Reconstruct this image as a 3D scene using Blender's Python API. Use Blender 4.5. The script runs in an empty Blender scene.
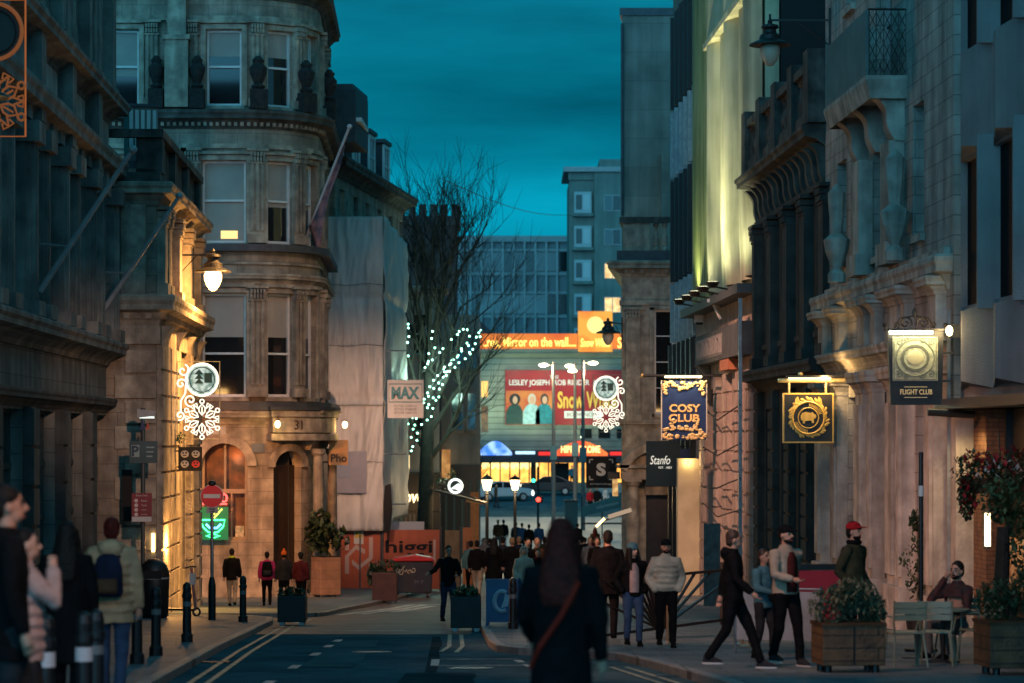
SKY_STRENGTH, K_AMB, K_ROSE, K_FLOOD, K_TH, APERTURE, EXPO, ZEN, GLOW, K_CAT, K_E = .15, .9, 2.3, .75, .3, .05, 0.75, 6.5, 2.4, .78, .6
import bpy, math, random
from mathutils import Vector, Matrix, noise
random.seed(7)
SC = bpy.context.scene
COL = SC.collection
R = math.radians
# ---------------------------------------------------------------- camera numbers
FPX, HC, HY = 2560.0, 1.6, 438.0
def W(px, py, d):                       # a point d metres down the street
    return Vector(((px - 512) * d / FPX, d, HC - (py - HY) * d / FPX))
GP = [(-60, 2.7), (0, 0), (60, -2.7), (76, -3.45), (97, -4.2), (115, -4.6), (145, -4.65), (165, -4.0), (190, -2.95), (210, -2.4), (260, -2.1), (3000, -2.1)]
def gz(d):
    for (a, za), (b, zb) in zip(GP, GP[1:]):
        if d <= b: return za + (zb - za) * (d - a) / (b - a)
    return GP[-1][1]
PAV = 0.11
def G(px, py, pav=True):                # the point of the pavement / road met there
    d = 8.0
    while d < 400:
        z = HC - (py - HY) * d / FPX
        if z <= gz(d) + (PAV if pav else 0): break
        d += 0.1
    return Vector(((px - 512) * d / FPX, d, gz(d) + (PAV if pav else 0)))
def XR(d): return 9.6 - .036 * d
def XL(d): return -7.27 - .036 * d

# ---------------------------------------------------------------- mesh builder
class MB:
    def __init__(self, dz=0.0, fmap=None, step=0.35):
        self.v = []; self.f = []; self.dz = dz; self.map = fmap; self.step = step
    def add(self, vs, fs):
        o = len(self.v)
        self.v += [Vector(p) for p in vs]
        self.f += [tuple(i + o for i in f) for f in fs]
    def box(self, x0, x1, y0, y1, z0, z1):
        if x1 < x0: x0, x1 = x1, x0
        if y1 < y0: y0, y1 = y1, y0
        if z1 < z0: z0, z1 = z1, z0
        n = 1 if not self.map else max(1, int(math.ceil((x1 - x0) / self.step)))
        vs = []; fs = []
        for i in range(n + 1):
            x = x0 + (x1 - x0) * i / n
            vs += [(x, y0, z0), (x, y1, z0), (x, y1, z1), (x, y0, z1)]
        for i in range(n):
            a = 4 * i; b = a + 4
            fs += [(a, b, b + 3, a + 3), (a + 1, a + 2, b + 2, b + 1), (a, a + 1, b + 1, b), (a + 3, b + 3, b + 2, a + 2)]
        fs += [(0, 3, 2, 1), (4 * n, 4 * n + 1, 4 * n + 2, 4 * n + 3)]
        self.add(vs, fs); return self
    def mbox(self, M, sx, sy, sz):      # box of full sizes about a matrix
        vs = [M @ Vector((x * sx / 2, y * sy / 2, z * sz / 2)) for x in (-1, 1) for y in (-1, 1) for z in (-1, 1)]
        self.add(vs, [(0, 1, 3, 2), (4, 6, 7, 5), (0, 4, 5, 1), (2, 3, 7, 6), (0, 2, 6, 4), (1, 5, 7, 3)]); return self
    def bar(self, p, q, w, t=None):     # square bar
        p, q = Vector(p), Vector(q); t = t or w
        d = q - p; L = d.length
        if L < 1e-6: return self
        M = Matrix.Translation((p + q) / 2) @ d.to_track_quat('Z', 'Y').to_matrix().to_4x4()
        return self.mbox(M, w, t, L)
    def tube(self, pts, r, n=8, closed=False, sq=(1, 1)):
        pts = [Vector(p) for p in pts]; m = len(pts)
        rs = r if isinstance(r, (list, tuple)) else [r] * m
        vs = []; up = None
        for i, p in enumerate(pts):
            if closed: t = pts[(i + 1) % m] - pts[i - 1]
            else: t = pts[min(i + 1, m - 1)] - pts[max(i - 1, 0)]
            if t.length < 1e-9: t = Vector((0, 0, 1))
            t.normalize()
            if up is None:
                up = Vector((0, 1, 0)) if abs(t.y) < .9 else Vector((1, 0, 0))
            a = (up - t * up.dot(t))
            if a.length < 1e-4: a = t.orthogonal()
            a.normalize(); up = a; b = t.cross(a)
            for k in range(n):
                an = 2 * math.pi * k / n
                vs.append(p + a * (math.cos(an) * rs[i] * sq[0]) + b * (math.sin(an) * rs[i] * sq[1]))
        fs = []
        for i in range(m if closed else m - 1):
            j = (i + 1) % m
            for k in range(n):
                k2 = (k + 1) % n
                fs.append((i * n + k, i * n + k2, j * n + k2, j * n + k))
        if not closed:
            fs.append(tuple(reversed(range(n)))); fs.append(tuple(range((m - 1) * n, m * n)))
        self.add(vs, fs); return self
    def loft(self, rings, n=16):        # (cx, cy, z, rx, ry)
        vs = []; fs = []
        for (cx, cy, z, rx, ry) in rings:
            for k in range(n):
                a = 2 * math.pi * k / n
                vs.append((cx + rx * math.cos(a), cy + ry * math.sin(a), z))
        for i in range(len(rings) - 1):
            for k in range(n):
                k2 = (k + 1) % n
                fs.append((i * n + k, i * n + k2, (i + 1) * n + k2, (i + 1) * n + k))
        m = len(rings)
        fs.append(tuple(reversed(range(n)))); fs.append(tuple(range((m - 1) * n, m * n)))
        self.add(vs, fs); return self
    def lathe(self, prof, n=16, c=(0, 0, 0)):
        return self.loft([(c[0], c[1], c[2] + z, max(r, .0005), max(r, .0005)) for r, z in prof], n)
    def ell(self, c, rx, ry, rz, n=14, m=9, M=None):
        rings = []
        c = Vector(c); vs = []; fs = []
        for i in range(m + 1):
            t = -math.pi / 2 + math.pi * i / m
            for k in range(n):
                a = 2 * math.pi * k / n
                p = Vector((rx * math.cos(t) * math.cos(a), ry * math.cos(t) * math.sin(a), rz * math.sin(t)))
                vs.append(c + (M @ p if M else p))
        for i in range(m):
            for k in range(n):
                k2 = (k + 1) % n
                fs.append((i * n + k, i * n + k2, (i + 1) * n + k2, (i + 1) * n + k))
        self.add(vs, fs); return self
    def prism(self, poly, a0, a1, plane='xz'):
        n = len(poly)
        def P(p, a):
            if plane == 'xz': return (p[0], a, p[1])
            if plane == 'yz': return (a, p[0], p[1])
            return (p[0], p[1], a)
        vs = [P(p, a0) for p in poly] + [P(p, a1) for p in poly]
        fs = [tuple(range(n)), tuple(reversed(range(n, 2 * n)))]
        fs += [(i, i + n, (i + 1) % n + n, (i + 1) % n) for i in range(n)]
        self.add(vs, fs); return self
    def strip(self, xs, prof):          # a moulding: prof = [(outwards, z)...], run along local x stations; or 2D path of (x, y) with mitres
        path = [Vector(p) for p in xs]; m = len(path); vs = []; k = len(prof)
        for i, p in enumerate(path):
            def nrm(a, b):
                t = (b - a).normalized(); return Vector((t.y, -t.x))
            if i == 0: nn = nrm(path[0], path[1]); s = 1
            elif i == m - 1: nn = nrm(path[-2], path[-1]); s = 1
            else:
                n1 = nrm(path[i - 1], p); n2 = nrm(p, path[i + 1]); nn = (n1 + n2).normalized(); s = 1 / max(.3, nn.dot(n1))
            for (o, z) in prof: vs.append((p.x + nn.x * o * s, p.y + nn.y * o * s, z))
        fs = []
        for i in range(m - 1):
            for j in range(k):
                j2 = (j + 1) % k
                fs.append((i * k + j, (i + 1) * k + j, (i + 1) * k + j2, i * k + j2))
        fs.append(tuple(range(k))); fs.append(tuple(reversed(range((m - 1) * k, m * k))))
        self.add(vs, fs); return self
    def mesh(self, name):
        me = bpy.data.meshes.new(name)
        vs = self.v
        if self.map: vs = [Vector(self.map(p.x, p.y, p.z)) for p in vs]
        if self.dz: vs = [Vector((p.x, p.y, p.z + self.dz)) for p in vs]
        me.from_pydata([tuple(p) for p in vs], [], self.f)
        me.validate(); return me
    def build(self, name, mat, parent=None, smooth=False, loc=None, bevel=0, rot=None):
        me = self.mesh(name)
        import bmesh
        bm = bmesh.new(); bm.from_mesh(me)
        bmesh.ops.recalc_face_normals(bm, faces=bm.faces[:])
        bm.to_mesh(me); bm.free()
        o = link(name, me, mat, parent, smooth)
        if loc is not None: o.location = loc
        if rot is not None: o.rotation_euler = (0, 0, rot)
        if bevel:
            b = o.modifiers.new('soft', 'BEVEL'); b.width = bevel; b.segments = 2; b.limit_method = 'ANGLE'
        return o

def link(name, me, mat, parent=None, smooth=False):
    o = bpy.data.objects.new(name, me); COL.objects.link(o)
    if mat is not None:
        me.materials.clear()
        for m_ in (mat if isinstance(mat, (list, tuple)) else [mat]): me.materials.append(m_)
    if smooth:
        for p in me.polygons: p.use_smooth = True
    if parent is not None: o.parent = parent
    return o
def tag(o, label=None, cat=None, group=None, kind=None):
    if label: o['label'] = label
    if cat: o['category'] = cat
    if group: o['group'] = group
    if kind: o['kind'] = kind
    return o
def thing(name, label, cat, loc=(0, 0, 0), rz=0.0, group=None):
    o = bpy.data.objects.new(name, None); COL.objects.link(o)
    o.empty_display_size = .2
    o.location = loc; o.rotation_euler = (0, 0, rz)
    return tag(o, label, cat, group)
def struct(o): o['kind'] = 'structure'; return o
def copy_tree(o, parent=None):
    c = o.copy(); COL.objects.link(c)
    if parent is not None: c.parent = parent
    for ch in list(o.children): copy_tree(ch, c)
    return c
def text_mesh(s, w=None, h=None, ext=.01, bold=0.0, shear=0.0, spacing=1.0):
    cu = bpy.data.curves.new('t', 'FONT'); cu.body = s; cu.extrude = .02; cu.offset = bold; cu.shear = shear
    cu.align_x = 'CENTER'; cu.space_character = spacing; cu.resolution_u = 3; cu.space_line = .85
    ob = bpy.data.objects.new('t', cu); COL.objects.link(ob)
    dg = bpy.context.evaluated_depsgraph_get(); dg.update()
    me = bpy.data.meshes.new_from_object(ob.evaluated_get(dg))
    bpy.data.objects.remove(ob); bpy.data.curves.remove(cu)
    xs = [v.co.x for v in me.vertices]; ys = [v.co.y for v in me.vertices]
    x0, x1, y0, y1 = min(xs), max(xs), min(ys), max(ys)
    sx = w / (x1 - x0) if w else None; sy = h / (y1 - y0) if h else None
    sx = sx or sy; sy = sy or sx
    for v in me.vertices:
        x, y, z = v.co
        v.co = ((x - (x0 + x1) / 2) * sx, -z / .02 * ext, (y - (y0 + y1) / 2) * sy)
    return me
def letters(s, parent, mat, x, y, z, w=None, h=None, name='lettering', **k):
    o = link(name, text_mesh(s, w, h, **k), mat, parent); o.location = (x, y, z); return o

def remesh(mb, voxel, name, smooth=3, wrinkle=0.0):
    me = mb.mesh(name)
    ob = bpy.data.objects.new('tmp', me); COL.objects.link(ob)
    m = ob.modifiers.new('r', 'REMESH'); m.mode = 'VOXEL'; m.voxel_size = voxel; m.use_smooth_shade = True
    if smooth:
        s = ob.modifiers.new('s', 'SMOOTH'); s.iterations = smooth; s.factor = .5
    dg = bpy.context.evaluated_depsgraph_get(); dg.update()
    out = bpy.data.meshes.new_from_object(ob.evaluated_get(dg)); out.name = name
    bpy.data.objects.remove(ob); bpy.data.meshes.remove(me)
    for p in out.polygons: p.use_smooth = True
    if wrinkle:
        sd = len(out.vertices) * .013
        nrm = [v.normal.copy() for v in out.vertices]; cos = [v.co.copy() for v in out.vertices]; flat = []
        for c, nn in zip(cos, nrm):
            f = noise.noise(Vector((c.x * 7 + sd, c.y * 7, c.z * 5 + 3 * c.x))) + .7 * abs(noise.noise(Vector((c.x * 5 + c.z * 6, c.y * 9, c.z * 14 + sd))))
            flat.extend(c + nn * wrinkle * f)
        out.vertices.foreach_set('co', flat)
    return out

# ---------------------------------------------------------------- materials
MATS = {}
def mat(name, c, c2=None, rough=.8, scale=3.0, bump=0.0, metal=0.0, streak=0.0, joint=None, emit=None, estr=0.0, detail=5.0, coat=0.0, spec=None, alpha=None, trans=0.0, bscale=None):
    if name in MATS: return MATS[name]
    m = bpy.data.materials.new(name); m.use_nodes = True; MATS[name] = m
    N = m.node_tree.nodes; L = m.node_tree.links
    b = N['Principled BSDF']
    b.inputs['Roughness'].default_value = rough; b.inputs['Metallic'].default_value = metal
    if spec is not None: b.inputs['Specular IOR Level'].default_value = spec
    if coat: b.inputs['Coat Weight'].default_value = coat
    if trans: b.inputs['Transmission Weight'].default_value = trans
    c = tuple(c) + (1,)
    b.inputs['Base Color'].default_value = c
    if emit:
        b.inputs['Emission Color'].default_value = tuple(emit) + (1,); b.inputs['Emission Strength'].default_value = estr
    if c2 is None and not bump and not joint: return m
    tc = N.new('ShaderNodeTexCoord')
    nz = N.new('ShaderNodeTexNoise'); nz.inputs['Scale'].default_value = scale; nz.inputs['Detail'].default_value = detail
    L.new(tc.outputs['Object'], nz.inputs['Vector'])
    last = None
    if c2 is not None:
        rp = N.new('ShaderNodeValToRGB'); rp.color_ramp.elements[0].position = .36; rp.color_ramp.elements[1].position = .68
        rp.color_ramp.elements[0].color = tuple(c2) + (1,); rp.color_ramp.elements[1].color = c
        L.new(nz.outputs['Fac'], rp.inputs['Fac']); last = rp.outputs['Color']
    if streak:
        mp = N.new('ShaderNodeMapping'); mp.inputs['Scale'].default_value = (1.6, 1.6, .16)
        L.new(tc.outputs['Object'], mp.inputs['Vector'])
        n2 = N.new('ShaderNodeTexNoise'); n2.inputs['Scale'].default_value = 1.3; n2.inputs['Detail'].default_value = 6
        L.new(mp.outputs['Vector'], n2.inputs['Vector'])
        r2 = N.new('ShaderNodeValToRGB'); r2.color_ramp.elements[0].position = .38; r2.color_ramp.elements[1].position = .62
        k = 1 - streak; r2.color_ramp.elements[0].color = (k, k, k, 1); r2.color_ramp.elements[1].color = (1, 1, 1, 1)
        L.new(n2.outputs['Fac'], r2.inputs['Fac'])
        mx = N.new('ShaderNodeMixRGB'); mx.blend_type = 'MULTIPLY'; mx.inputs['Fac'].default_value = 1
        if last: L.new(last, mx.inputs['Color1'])
        else: mx.inputs['Color1'].default_value = c
        L.new(r2.outputs['Color'], mx.inputs['Color2']); last = mx.outputs['Color']
    hsrc = nz.outputs['Fac']
    if bscale:
        n3 = N.new('ShaderNodeTexNoise'); n3.inputs['Scale'].default_value = bscale; n3.inputs['Detail'].default_value = 4
        L.new(tc.outputs['Object'], n3.inputs['Vector']); hsrc = n3.outputs['Fac']
    jf = None
    if joint:
        jw, jh, jt, jd = joint           # block width, height, mortar thickness, darkening
        sp = N.new('ShaderNodeSeparateXYZ'); L.new(tc.outputs['Object'], sp.inputs['Vector'])
        ad = N.new('ShaderNodeMath'); ad.operation = 'ADD'; L.new(sp.outputs['X'], ad.inputs[0]); L.new(sp.outputs['Y'], ad.inputs[1])
        cb = N.new('ShaderNodeCombineXYZ'); L.new(ad.outputs[0], cb.inputs['X']); L.new(sp.outputs['Z'], cb.inputs['Y'])
        if jh < 0:
            jh = -jh; L.new(tc.outputs['Object'], cb.inputs['X']) if False else None
        bk = N.new('ShaderNodeTexBrick'); bk.inputs['Scale'].default_value = 1; bk.inputs['Brick Width'].default_value = jw
        bk.inputs['Row Height'].default_value = jh; bk.inputs['Mortar Size'].default_value = jt; bk.inputs['Mortar Smooth'].default_value = .2
        bk.inputs['Color1'].default_value = (1, 1, 1, 1); bk.inputs['Color2'].default_value = (.82, .82, .82, 1); bk.inputs['Mortar'].default_value = (jd, jd, jd, 1)
        L.new(cb.outputs['Vector'], bk.inputs['Vector'])
        mx = N.new('ShaderNodeMixRGB'); mx.blend_type = 'MULTIPLY'; mx.inputs['Fac'].default_value = 1
        if last: L.new(last, mx.inputs['Color1'])
        else: mx.inputs['Color1'].default_value = c
        L.new(bk.outputs['Color'], mx.inputs['Color2']); last = mx.outputs['Color']
    if last: L.new(last, b.inputs['Base Color'])
    if bump:
        bp = N.new('ShaderNodeBump'); bp.inputs['Strength'].default_value = bump; bp.inputs['Distance'].default_value = .05
        L.new(hsrc, bp.inputs['Height']); L.new(bp.outputs['Normal'], b.inputs['Normal'])
    return m
def emis(name, c, s, c2=None, scale=2.0):
    if name in MATS: return MATS[name]
    m = bpy.data.materials.new(name); m.use_nodes = True; MATS[name] = m
    N = m.node_tree.nodes; L = m.node_tree.links
    b = N['Principled BSDF']; b.inputs['Base Color'].default_value = (c[0] * .3, c[1] * .3, c[2] * .3, 1); b.inputs['Roughness'].default_value = .5
    b.inputs['Emission Color'].default_value = tuple(c) + (1,); b.inputs['Emission Strength'].default_value = s * K_E
    if c2:
        tc = N.new('ShaderNodeTexCoord'); nz = N.new('ShaderNodeTexNoise'); nz.inputs['Scale'].default_value = scale; nz.inputs['Detail'].default_value = 3
        L.new(tc.outputs['Object'], nz.inputs['Vector'])
        rp = N.new('ShaderNodeValToRGB'); rp.color_ramp.elements[0].position = .4; rp.color_ramp.elements[1].position = .62
        rp.color_ramp.elements[0].color = tuple(c2) + (1,); rp.color_ramp.elements[1].color = tuple(c) + (1,)
        L.new(nz.outputs['Fac'], rp.inputs['Fac']); L.new(rp.outputs['Color'], b.inputs['Emission Color'])
    return m

BATH = mat('bath_stone', (.48, .41, .32), (.25, .21, .165), .85, 1.9, .3, streak=.42, joint=(.95, .42, .012, .55), bscale=14)
BATHP = mat('bath_stone_plain', (.51, .435, .335), (.26, .22, .175), .85, 2.8, .4, streak=.42, bscale=16)
SOOT = mat('sooty_stone', (.075, .07, .064), (.035, .033, .03), .9, 1.7, .35, streak=.5, bscale=12)
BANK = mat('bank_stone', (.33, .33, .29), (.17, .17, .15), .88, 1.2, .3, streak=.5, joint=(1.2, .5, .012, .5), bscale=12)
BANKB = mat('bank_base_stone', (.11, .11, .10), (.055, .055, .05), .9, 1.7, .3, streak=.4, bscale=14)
BANKP = mat('bank_stone_plain', (.30, .30, .265), (.15, .15, .135), .88, 1.7, .3, streak=.45, bscale=14)
PALE = mat('pale_ashlar', (.60, .56, .51), (.36, .335, .30), .85, 1.6, .3, streak=.45, joint=(.8, .36, .013, .5), bscale=15)
PALEP = mat('pale_stone', (.60, .55, .48), (.36, .33, .285), .85, 2.4, .35, streak=.45, bscale=15)
CREAM = mat('cream_panel', (.60, .56, .38), (.44, .43, .27), .75, .8, .12, streak=.4, bscale=8)
ALGAE = mat('algae_concrete', (.42, .43, .20), (.22, .27, .09), .85, .5, .2, streak=.6, bscale=8)
FINC = mat('fin_concrete', (.33, .31, .31), (.25, .235, .235), .85, 1.0, .5, streak=.2, bscale=40)
CONC = mat('board_concrete', (.27, .26, .23), (.15, .15, .13), .9, .5, .3, streak=.25, joint=(60, 1.35, .02, .7), bscale=6)
BLOCK = mat('block_render', (.34, .33, .30), (.25, .25, .23), .9, .6, .1, streak=.3)
SLATE = mat('slate', (.05, .052, .06), (.03, .03, .036), .6, 3, .3, joint=(.3, .22, .01, .6))
LEAD = mat('lead', (.06, .065, .075), (.035, .04, .05), .55, 4, .15)
BLACK = mat('black_paint', (.010, .010, .011), (.006, .006, .007), .45, 8)
BLACKM = mat('matt_black', (.006, .006, .007), rough=.8)
IRON = mat('cast_iron', (.012, .012, .013), (.02, .017, .015), .5, 9, .15)
STEEL = mat('galvanised', (.35, .36, .37), (.25, .26, .27), .4, 6, metal=.7)
WHITEP = mat('white_paint', (.72, .72, .70), (.6, .6, .58), .5, 4)
GREYP = mat('grey_paint', (.35, .36, .36), (.26, .27, .27), .5, 4)
GLASS = mat('dark_glass', (.012, .014, .016), rough=.06, spec=.7)
GLASSB = mat('dark_glass_rough', (.02, .022, .024), (.012, .013, .014), .18, 1.2)
BLIND = mat('window_blind', (.36, .35, .31), (.29, .28, .25), .7, 1.0)
GOLD = mat('gilt', (.75, .50, .16), (.5, .32, .09), .35, 20, .2, metal=.6)
NAVY = mat('navy_sign', (.012, .03, .11), (.009, .02, .08), .4, 3)
WOOD = mat('planter_wood', (.17, .075, .03), (.085, .037, .016), .6, 5, .3, joint=(2.5, .16, .012, .3), bscale=20)
REDP = mat('red_paint', (.42, .012, .014), (.3, .01, .01), .4, 5)
# ================================================================ ground, road, pavements
ASPH = mat('asphalt', (.085, .16, .185), (.055, .11, .13), .7, .45, .35, bscale=40, spec=.0, streak=.25)  # blue tint puts the teal sky sheen into the colour; specular is off
PAVE = mat('paving', (.16, .20, .215), (.09, .115, .125), .6, 1.1, .2, spec=.15, joint=(.9, .6, .014, .45), bscale=25)  # bluish base colour stands in for the teal dusk cast
def flat_joint(m):                      # paving pattern lies in the ground plane
    for n in m.node_tree.nodes:
        if n.type == 'COMBXYZ':
            sp = [k for k in m.node_tree.nodes if k.type == 'SEPXYZ'][0]
            m.node_tree.links.new(sp.outputs['X'], n.inputs['X']); m.node_tree.links.new(sp.outputs['Y'], n.inputs['Y'])
flat_joint(PAVE)
SETT = mat('road_setts', (.15, .115, .09), (.085, .065, .052), .6, .9, .4, joint=(.22, .11, .012, .45), bscale=25); flat_joint(SETT)
KERB = mat('kerb_granite', (.26, .25, .235), (.16, .155, .15), .6, 6, .2, joint=(.9, 5, .02, .3)); flat_joint(KERB)
SQUARE = mat('square_paving', (.40, .38, .34), (.28, .27, .25), .6, .25, .2)
LINEW = mat('worn_white_line', (.55, .57, .55), (.13, .16, .17), .6, 5, .1, detail=10)
LINEY = mat('worn_yellow_line', (.50, .45, .26), (.13, .15, .13), .6, 5, .1, detail=10)
def sheet(name, ds, xl, xr, dz, m, extra=0):
    mb = MB(); n = len(ds); vs = []
    for d in ds: vs += [(xl(d), d, gz(d) + dz), (xr(d), d, gz(d) + dz)]
    mb.add(vs, [(2 * i, 2 * i + 1, 2 * i + 3, 2 * i + 2) for i in range(n - 1)])
    return struct(mb.build(name, m))
GD = sorted(set([a for a, _ in GP] + list(range(-20, 270, 5))))
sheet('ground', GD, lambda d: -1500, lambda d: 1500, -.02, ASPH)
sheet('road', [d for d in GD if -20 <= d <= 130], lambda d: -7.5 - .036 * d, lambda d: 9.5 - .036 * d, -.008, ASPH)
sheet('road_setts', [d for d in [50.5, 55, 60, 65, 70, 76, 80, 90, 97, 105, 115, 125]], lambda d: -7.2 - .03 * d if d < 66 else -14, lambda d: -.2 - .012 * d if d < 97 else 4, 0, SETT)
sheet('square', [125, 130, 135, 140, 145, 150, 155, 160, 165, 170, 180, 190, 200, 210, 222], lambda d: -30, lambda d: 30, 0, SQUARE)
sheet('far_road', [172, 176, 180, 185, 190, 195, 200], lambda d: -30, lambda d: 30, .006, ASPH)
def pavement(name, kerb, outer):        # kerb: (d, X) points; outer: function of d
    pts = []
    for (a, xa), (b, xb) in zip(kerb, kerb[1:]):
        n = max(1, int(abs(b - a) / 3))
        for i in range(n): pts.append((a + (b - a) * i / n, xa + (xb - xa) * i / n))
    pts.append(kerb[-1])
    s = 1 if outer(pts[0][0]) > pts[0][1] else -1
    mb = MB(); kb = MB(); vs = []; kv = []
    for d, x in pts:
        z = gz(d) + PAV
        vs += [(x + s * .15, d, z), (outer(d), d, z)]
        kv += [(x, d, z - .25), (x, d, z - .012), (x + s * .012, d, z), (x + s * .15, d, z), (x + s * .15, d, z - .25)]
    n = len(pts)
    mb.add(vs, [(2 * i, 2 * i + 1, 2 * i + 3, 2 * i + 2) for i in range(n - 1)])
    kb.add(kv, [(5 * i + j, 5 * i + (j + 1) % 5, 5 * i + 5 + (j + 1) % 5, 5 * i + 5 + j) for i in range(n - 1) for j in range(5)] + [(0, 1, 2, 3, 4), tuple(5 * (n - 1) + j for j in (4, 3, 2, 1, 0))])
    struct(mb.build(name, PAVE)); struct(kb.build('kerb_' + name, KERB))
KR = [(-15, 4.4), (12, 3.6), (30, 2.5), (36, 1.9), (38.4, 1.55), (39.6, .9), (40.5, .1), (41.6, -.25), (44, -.4), (52, -.62), (60, -.9), (80, -1.3), (97, -1.5), (118, -1.2)]
KL = [(-15, -2.4), (30, -4.2), (42, -4.78), (57, -5.35), (60, -5.6), (62, -6.4), (63, -8)]
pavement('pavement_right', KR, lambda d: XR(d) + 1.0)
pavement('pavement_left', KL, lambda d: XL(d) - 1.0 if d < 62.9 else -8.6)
KL2 = [(63.6, -9), (64.0, -5.3), (64.6, -4.9), (66, -4.75), (70, -4.7), (74, -4.55), (84, -3.9), (90, -3.4), (97, -3.2)]
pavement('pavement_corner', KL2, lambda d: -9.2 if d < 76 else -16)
# painted lines: double yellow each side, dashes, ramp marks
def line(name, pts, w, m, dz=.002):
    mb = MB()
    for (p, q) in pts:
        (d0, x0), (d1, x1) = p, q
        n = max(1, int(abs(d1 - d0) / 3)); vs = []
        t = Vector((x1 - x0, d1 - d0)); t.normalize(); nx, ny = t.y * w / 2, -t.x * w / 2
        for i in range(n + 1):
            d = d0 + (d1 - d0) * i / n; x = x0 + (x1 - x0) * i / n
            vs += [(x - nx, d - ny, gz(d - ny) + dz), (x + nx, d + ny, gz(d + ny) + dz)]
        mb.add(vs, [(2 * i, 2 * i + 1, 2 * i + 3, 2 * i + 2) for i in range(n)])
    return struct(mb.build(name, m))
def off(k, o): return [((a[0], a[1] + o), (b[0], b[1] + o)) for a, b in zip(k, k[1:])]
line('road_marking_yellow', off(KL[:4], .30) + off(KL[:4], .52) + off(KR[:4], -.30) + off(KR[:4], -.52)
     + [((41.3, -.9), (44, -.85)), ((44, -.85), (50.3, -1.0)), ((41.6, -1.15), (44, -1.08)), ((44, -1.08), (50.3, -1.22))], .075, LINEY)
dash = []
for px, py in ((131, 683), (190, 658)): pass
for d in (31, 35.5, 40, 43.5, 46.3): dash.append(((d, -3.0 - .012 * (d - 31)), (d + 1.1, -3.0 - .012 * (d - 30))))
line('road_marking_dash', dash, .14, LINEW)
d2 = []
for d in (28, 29.6, 31.2, 32.8, 34.4, 36.0, 37.5): d2.append(((d, .95 - .085 * (d - 28)), (d + .8, .95 - .085 * (d - 27.2))))
line('road_marking_bay', d2 + [((36.4, -1.1), (36.5, .2)), ((38.6, -1.1), (38.7, .1)), ((36.4, -1.1), (38.6, -1.15)), ((40.4, .35), (40.5, 1.9))], .12, LINEW)
line('road_marking_ramp', [((66.5, -4.5), (79, -3.1)), ((67.5, -4.0), (79, -2.7)), ((70, -3.3), (78, -2.4)), ((79, -3.1), (80.5, -.6))], .28, LINEW, .008)
line('road_marking_give_way', [((52.4, -3.9), (52.6, -2.2))] + [((86, -2.6 + .0), (88, -.8)), ((88, -2.9), (90.5, -.6)), ((58, -4.9), (61.5, -4.9))], .2, LINEW, .008)
def manhole(px, py):
    p = G(px, py, False); o = struct(MB().loft([(0, 0, 0, .33, .33), (0, 0, .004, .33, .33)], 24).build('road_manhole', mat('manhole_iron', (.05, .05, .05), (.03, .03, .03), .4, 30, .5), loc=(p.x, p.y, p.z - .002)))
    o.rotation_euler = (math.atan2(-.045, 1), 0, 0)
manhole(470, 668); manhole(372, 652)
def patch(name, px0, px1, d0, d1, m, dz=.001, sk=0):
    x0, x1 = (px0 - 512) * d0 / FPX, (px1 - 512) * d0 / FPX; mb = MB(); n = 4; vs = []
    for i in range(n + 1): d = d0 + (d1 - d0) * i / n; vs += [(x0 + sk * i / n, d, gz(d) + dz), (x1 + sk * i / n + .05 * (i % 2), d, gz(d) + dz)]
    mb.add(vs, [(2 * i, 2 * i + 1, 2 * i + 3, 2 * i + 2) for i in range(n)]); struct(mb.build(name, m))
TARD = mat('tar_patch', (.035, .065, .075), (.022, .042, .05), .7, 1.2, .3, bscale=40, spec=0)
TARL = mat('pale_patch', (.10, .165, .18), (.06, .11, .125), .75, .9, .3, bscale=35, spec=0)
patch('road_patch', 395, 470, 31.0, 34.2, TARD); patch('road_patch', 300, 352, 36, 47, TARL, .0012, -.2); patch('road_patch', 425, 436, 34.5, 49, TARD, .0014, -.35); patch('road_patch', 520, 640, 29, 31, TARL)
for (px, py) in ((196, 662), (272, 628), (690, 676)):
    p = G(px, py, False); p.x += .25 if px < 400 else -.2
    g = MB(); 
    for i in range(6): g.box(-.2, .2, -.2 + i * .07, -.16 + i * .07, 0, .006)
    g.box(-.24, -.2, -.24, .24, 0, .007).box(.2, .24, -.24, .24, 0, .007); o = struct(g.build('road_drain_grate', mat('grate_iron', (.02, .02, .02), None, .5), loc=(p.x, p.y, p.z))); o.rotation_euler = (math.atan2(-.045, 1), 0, 0)

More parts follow.
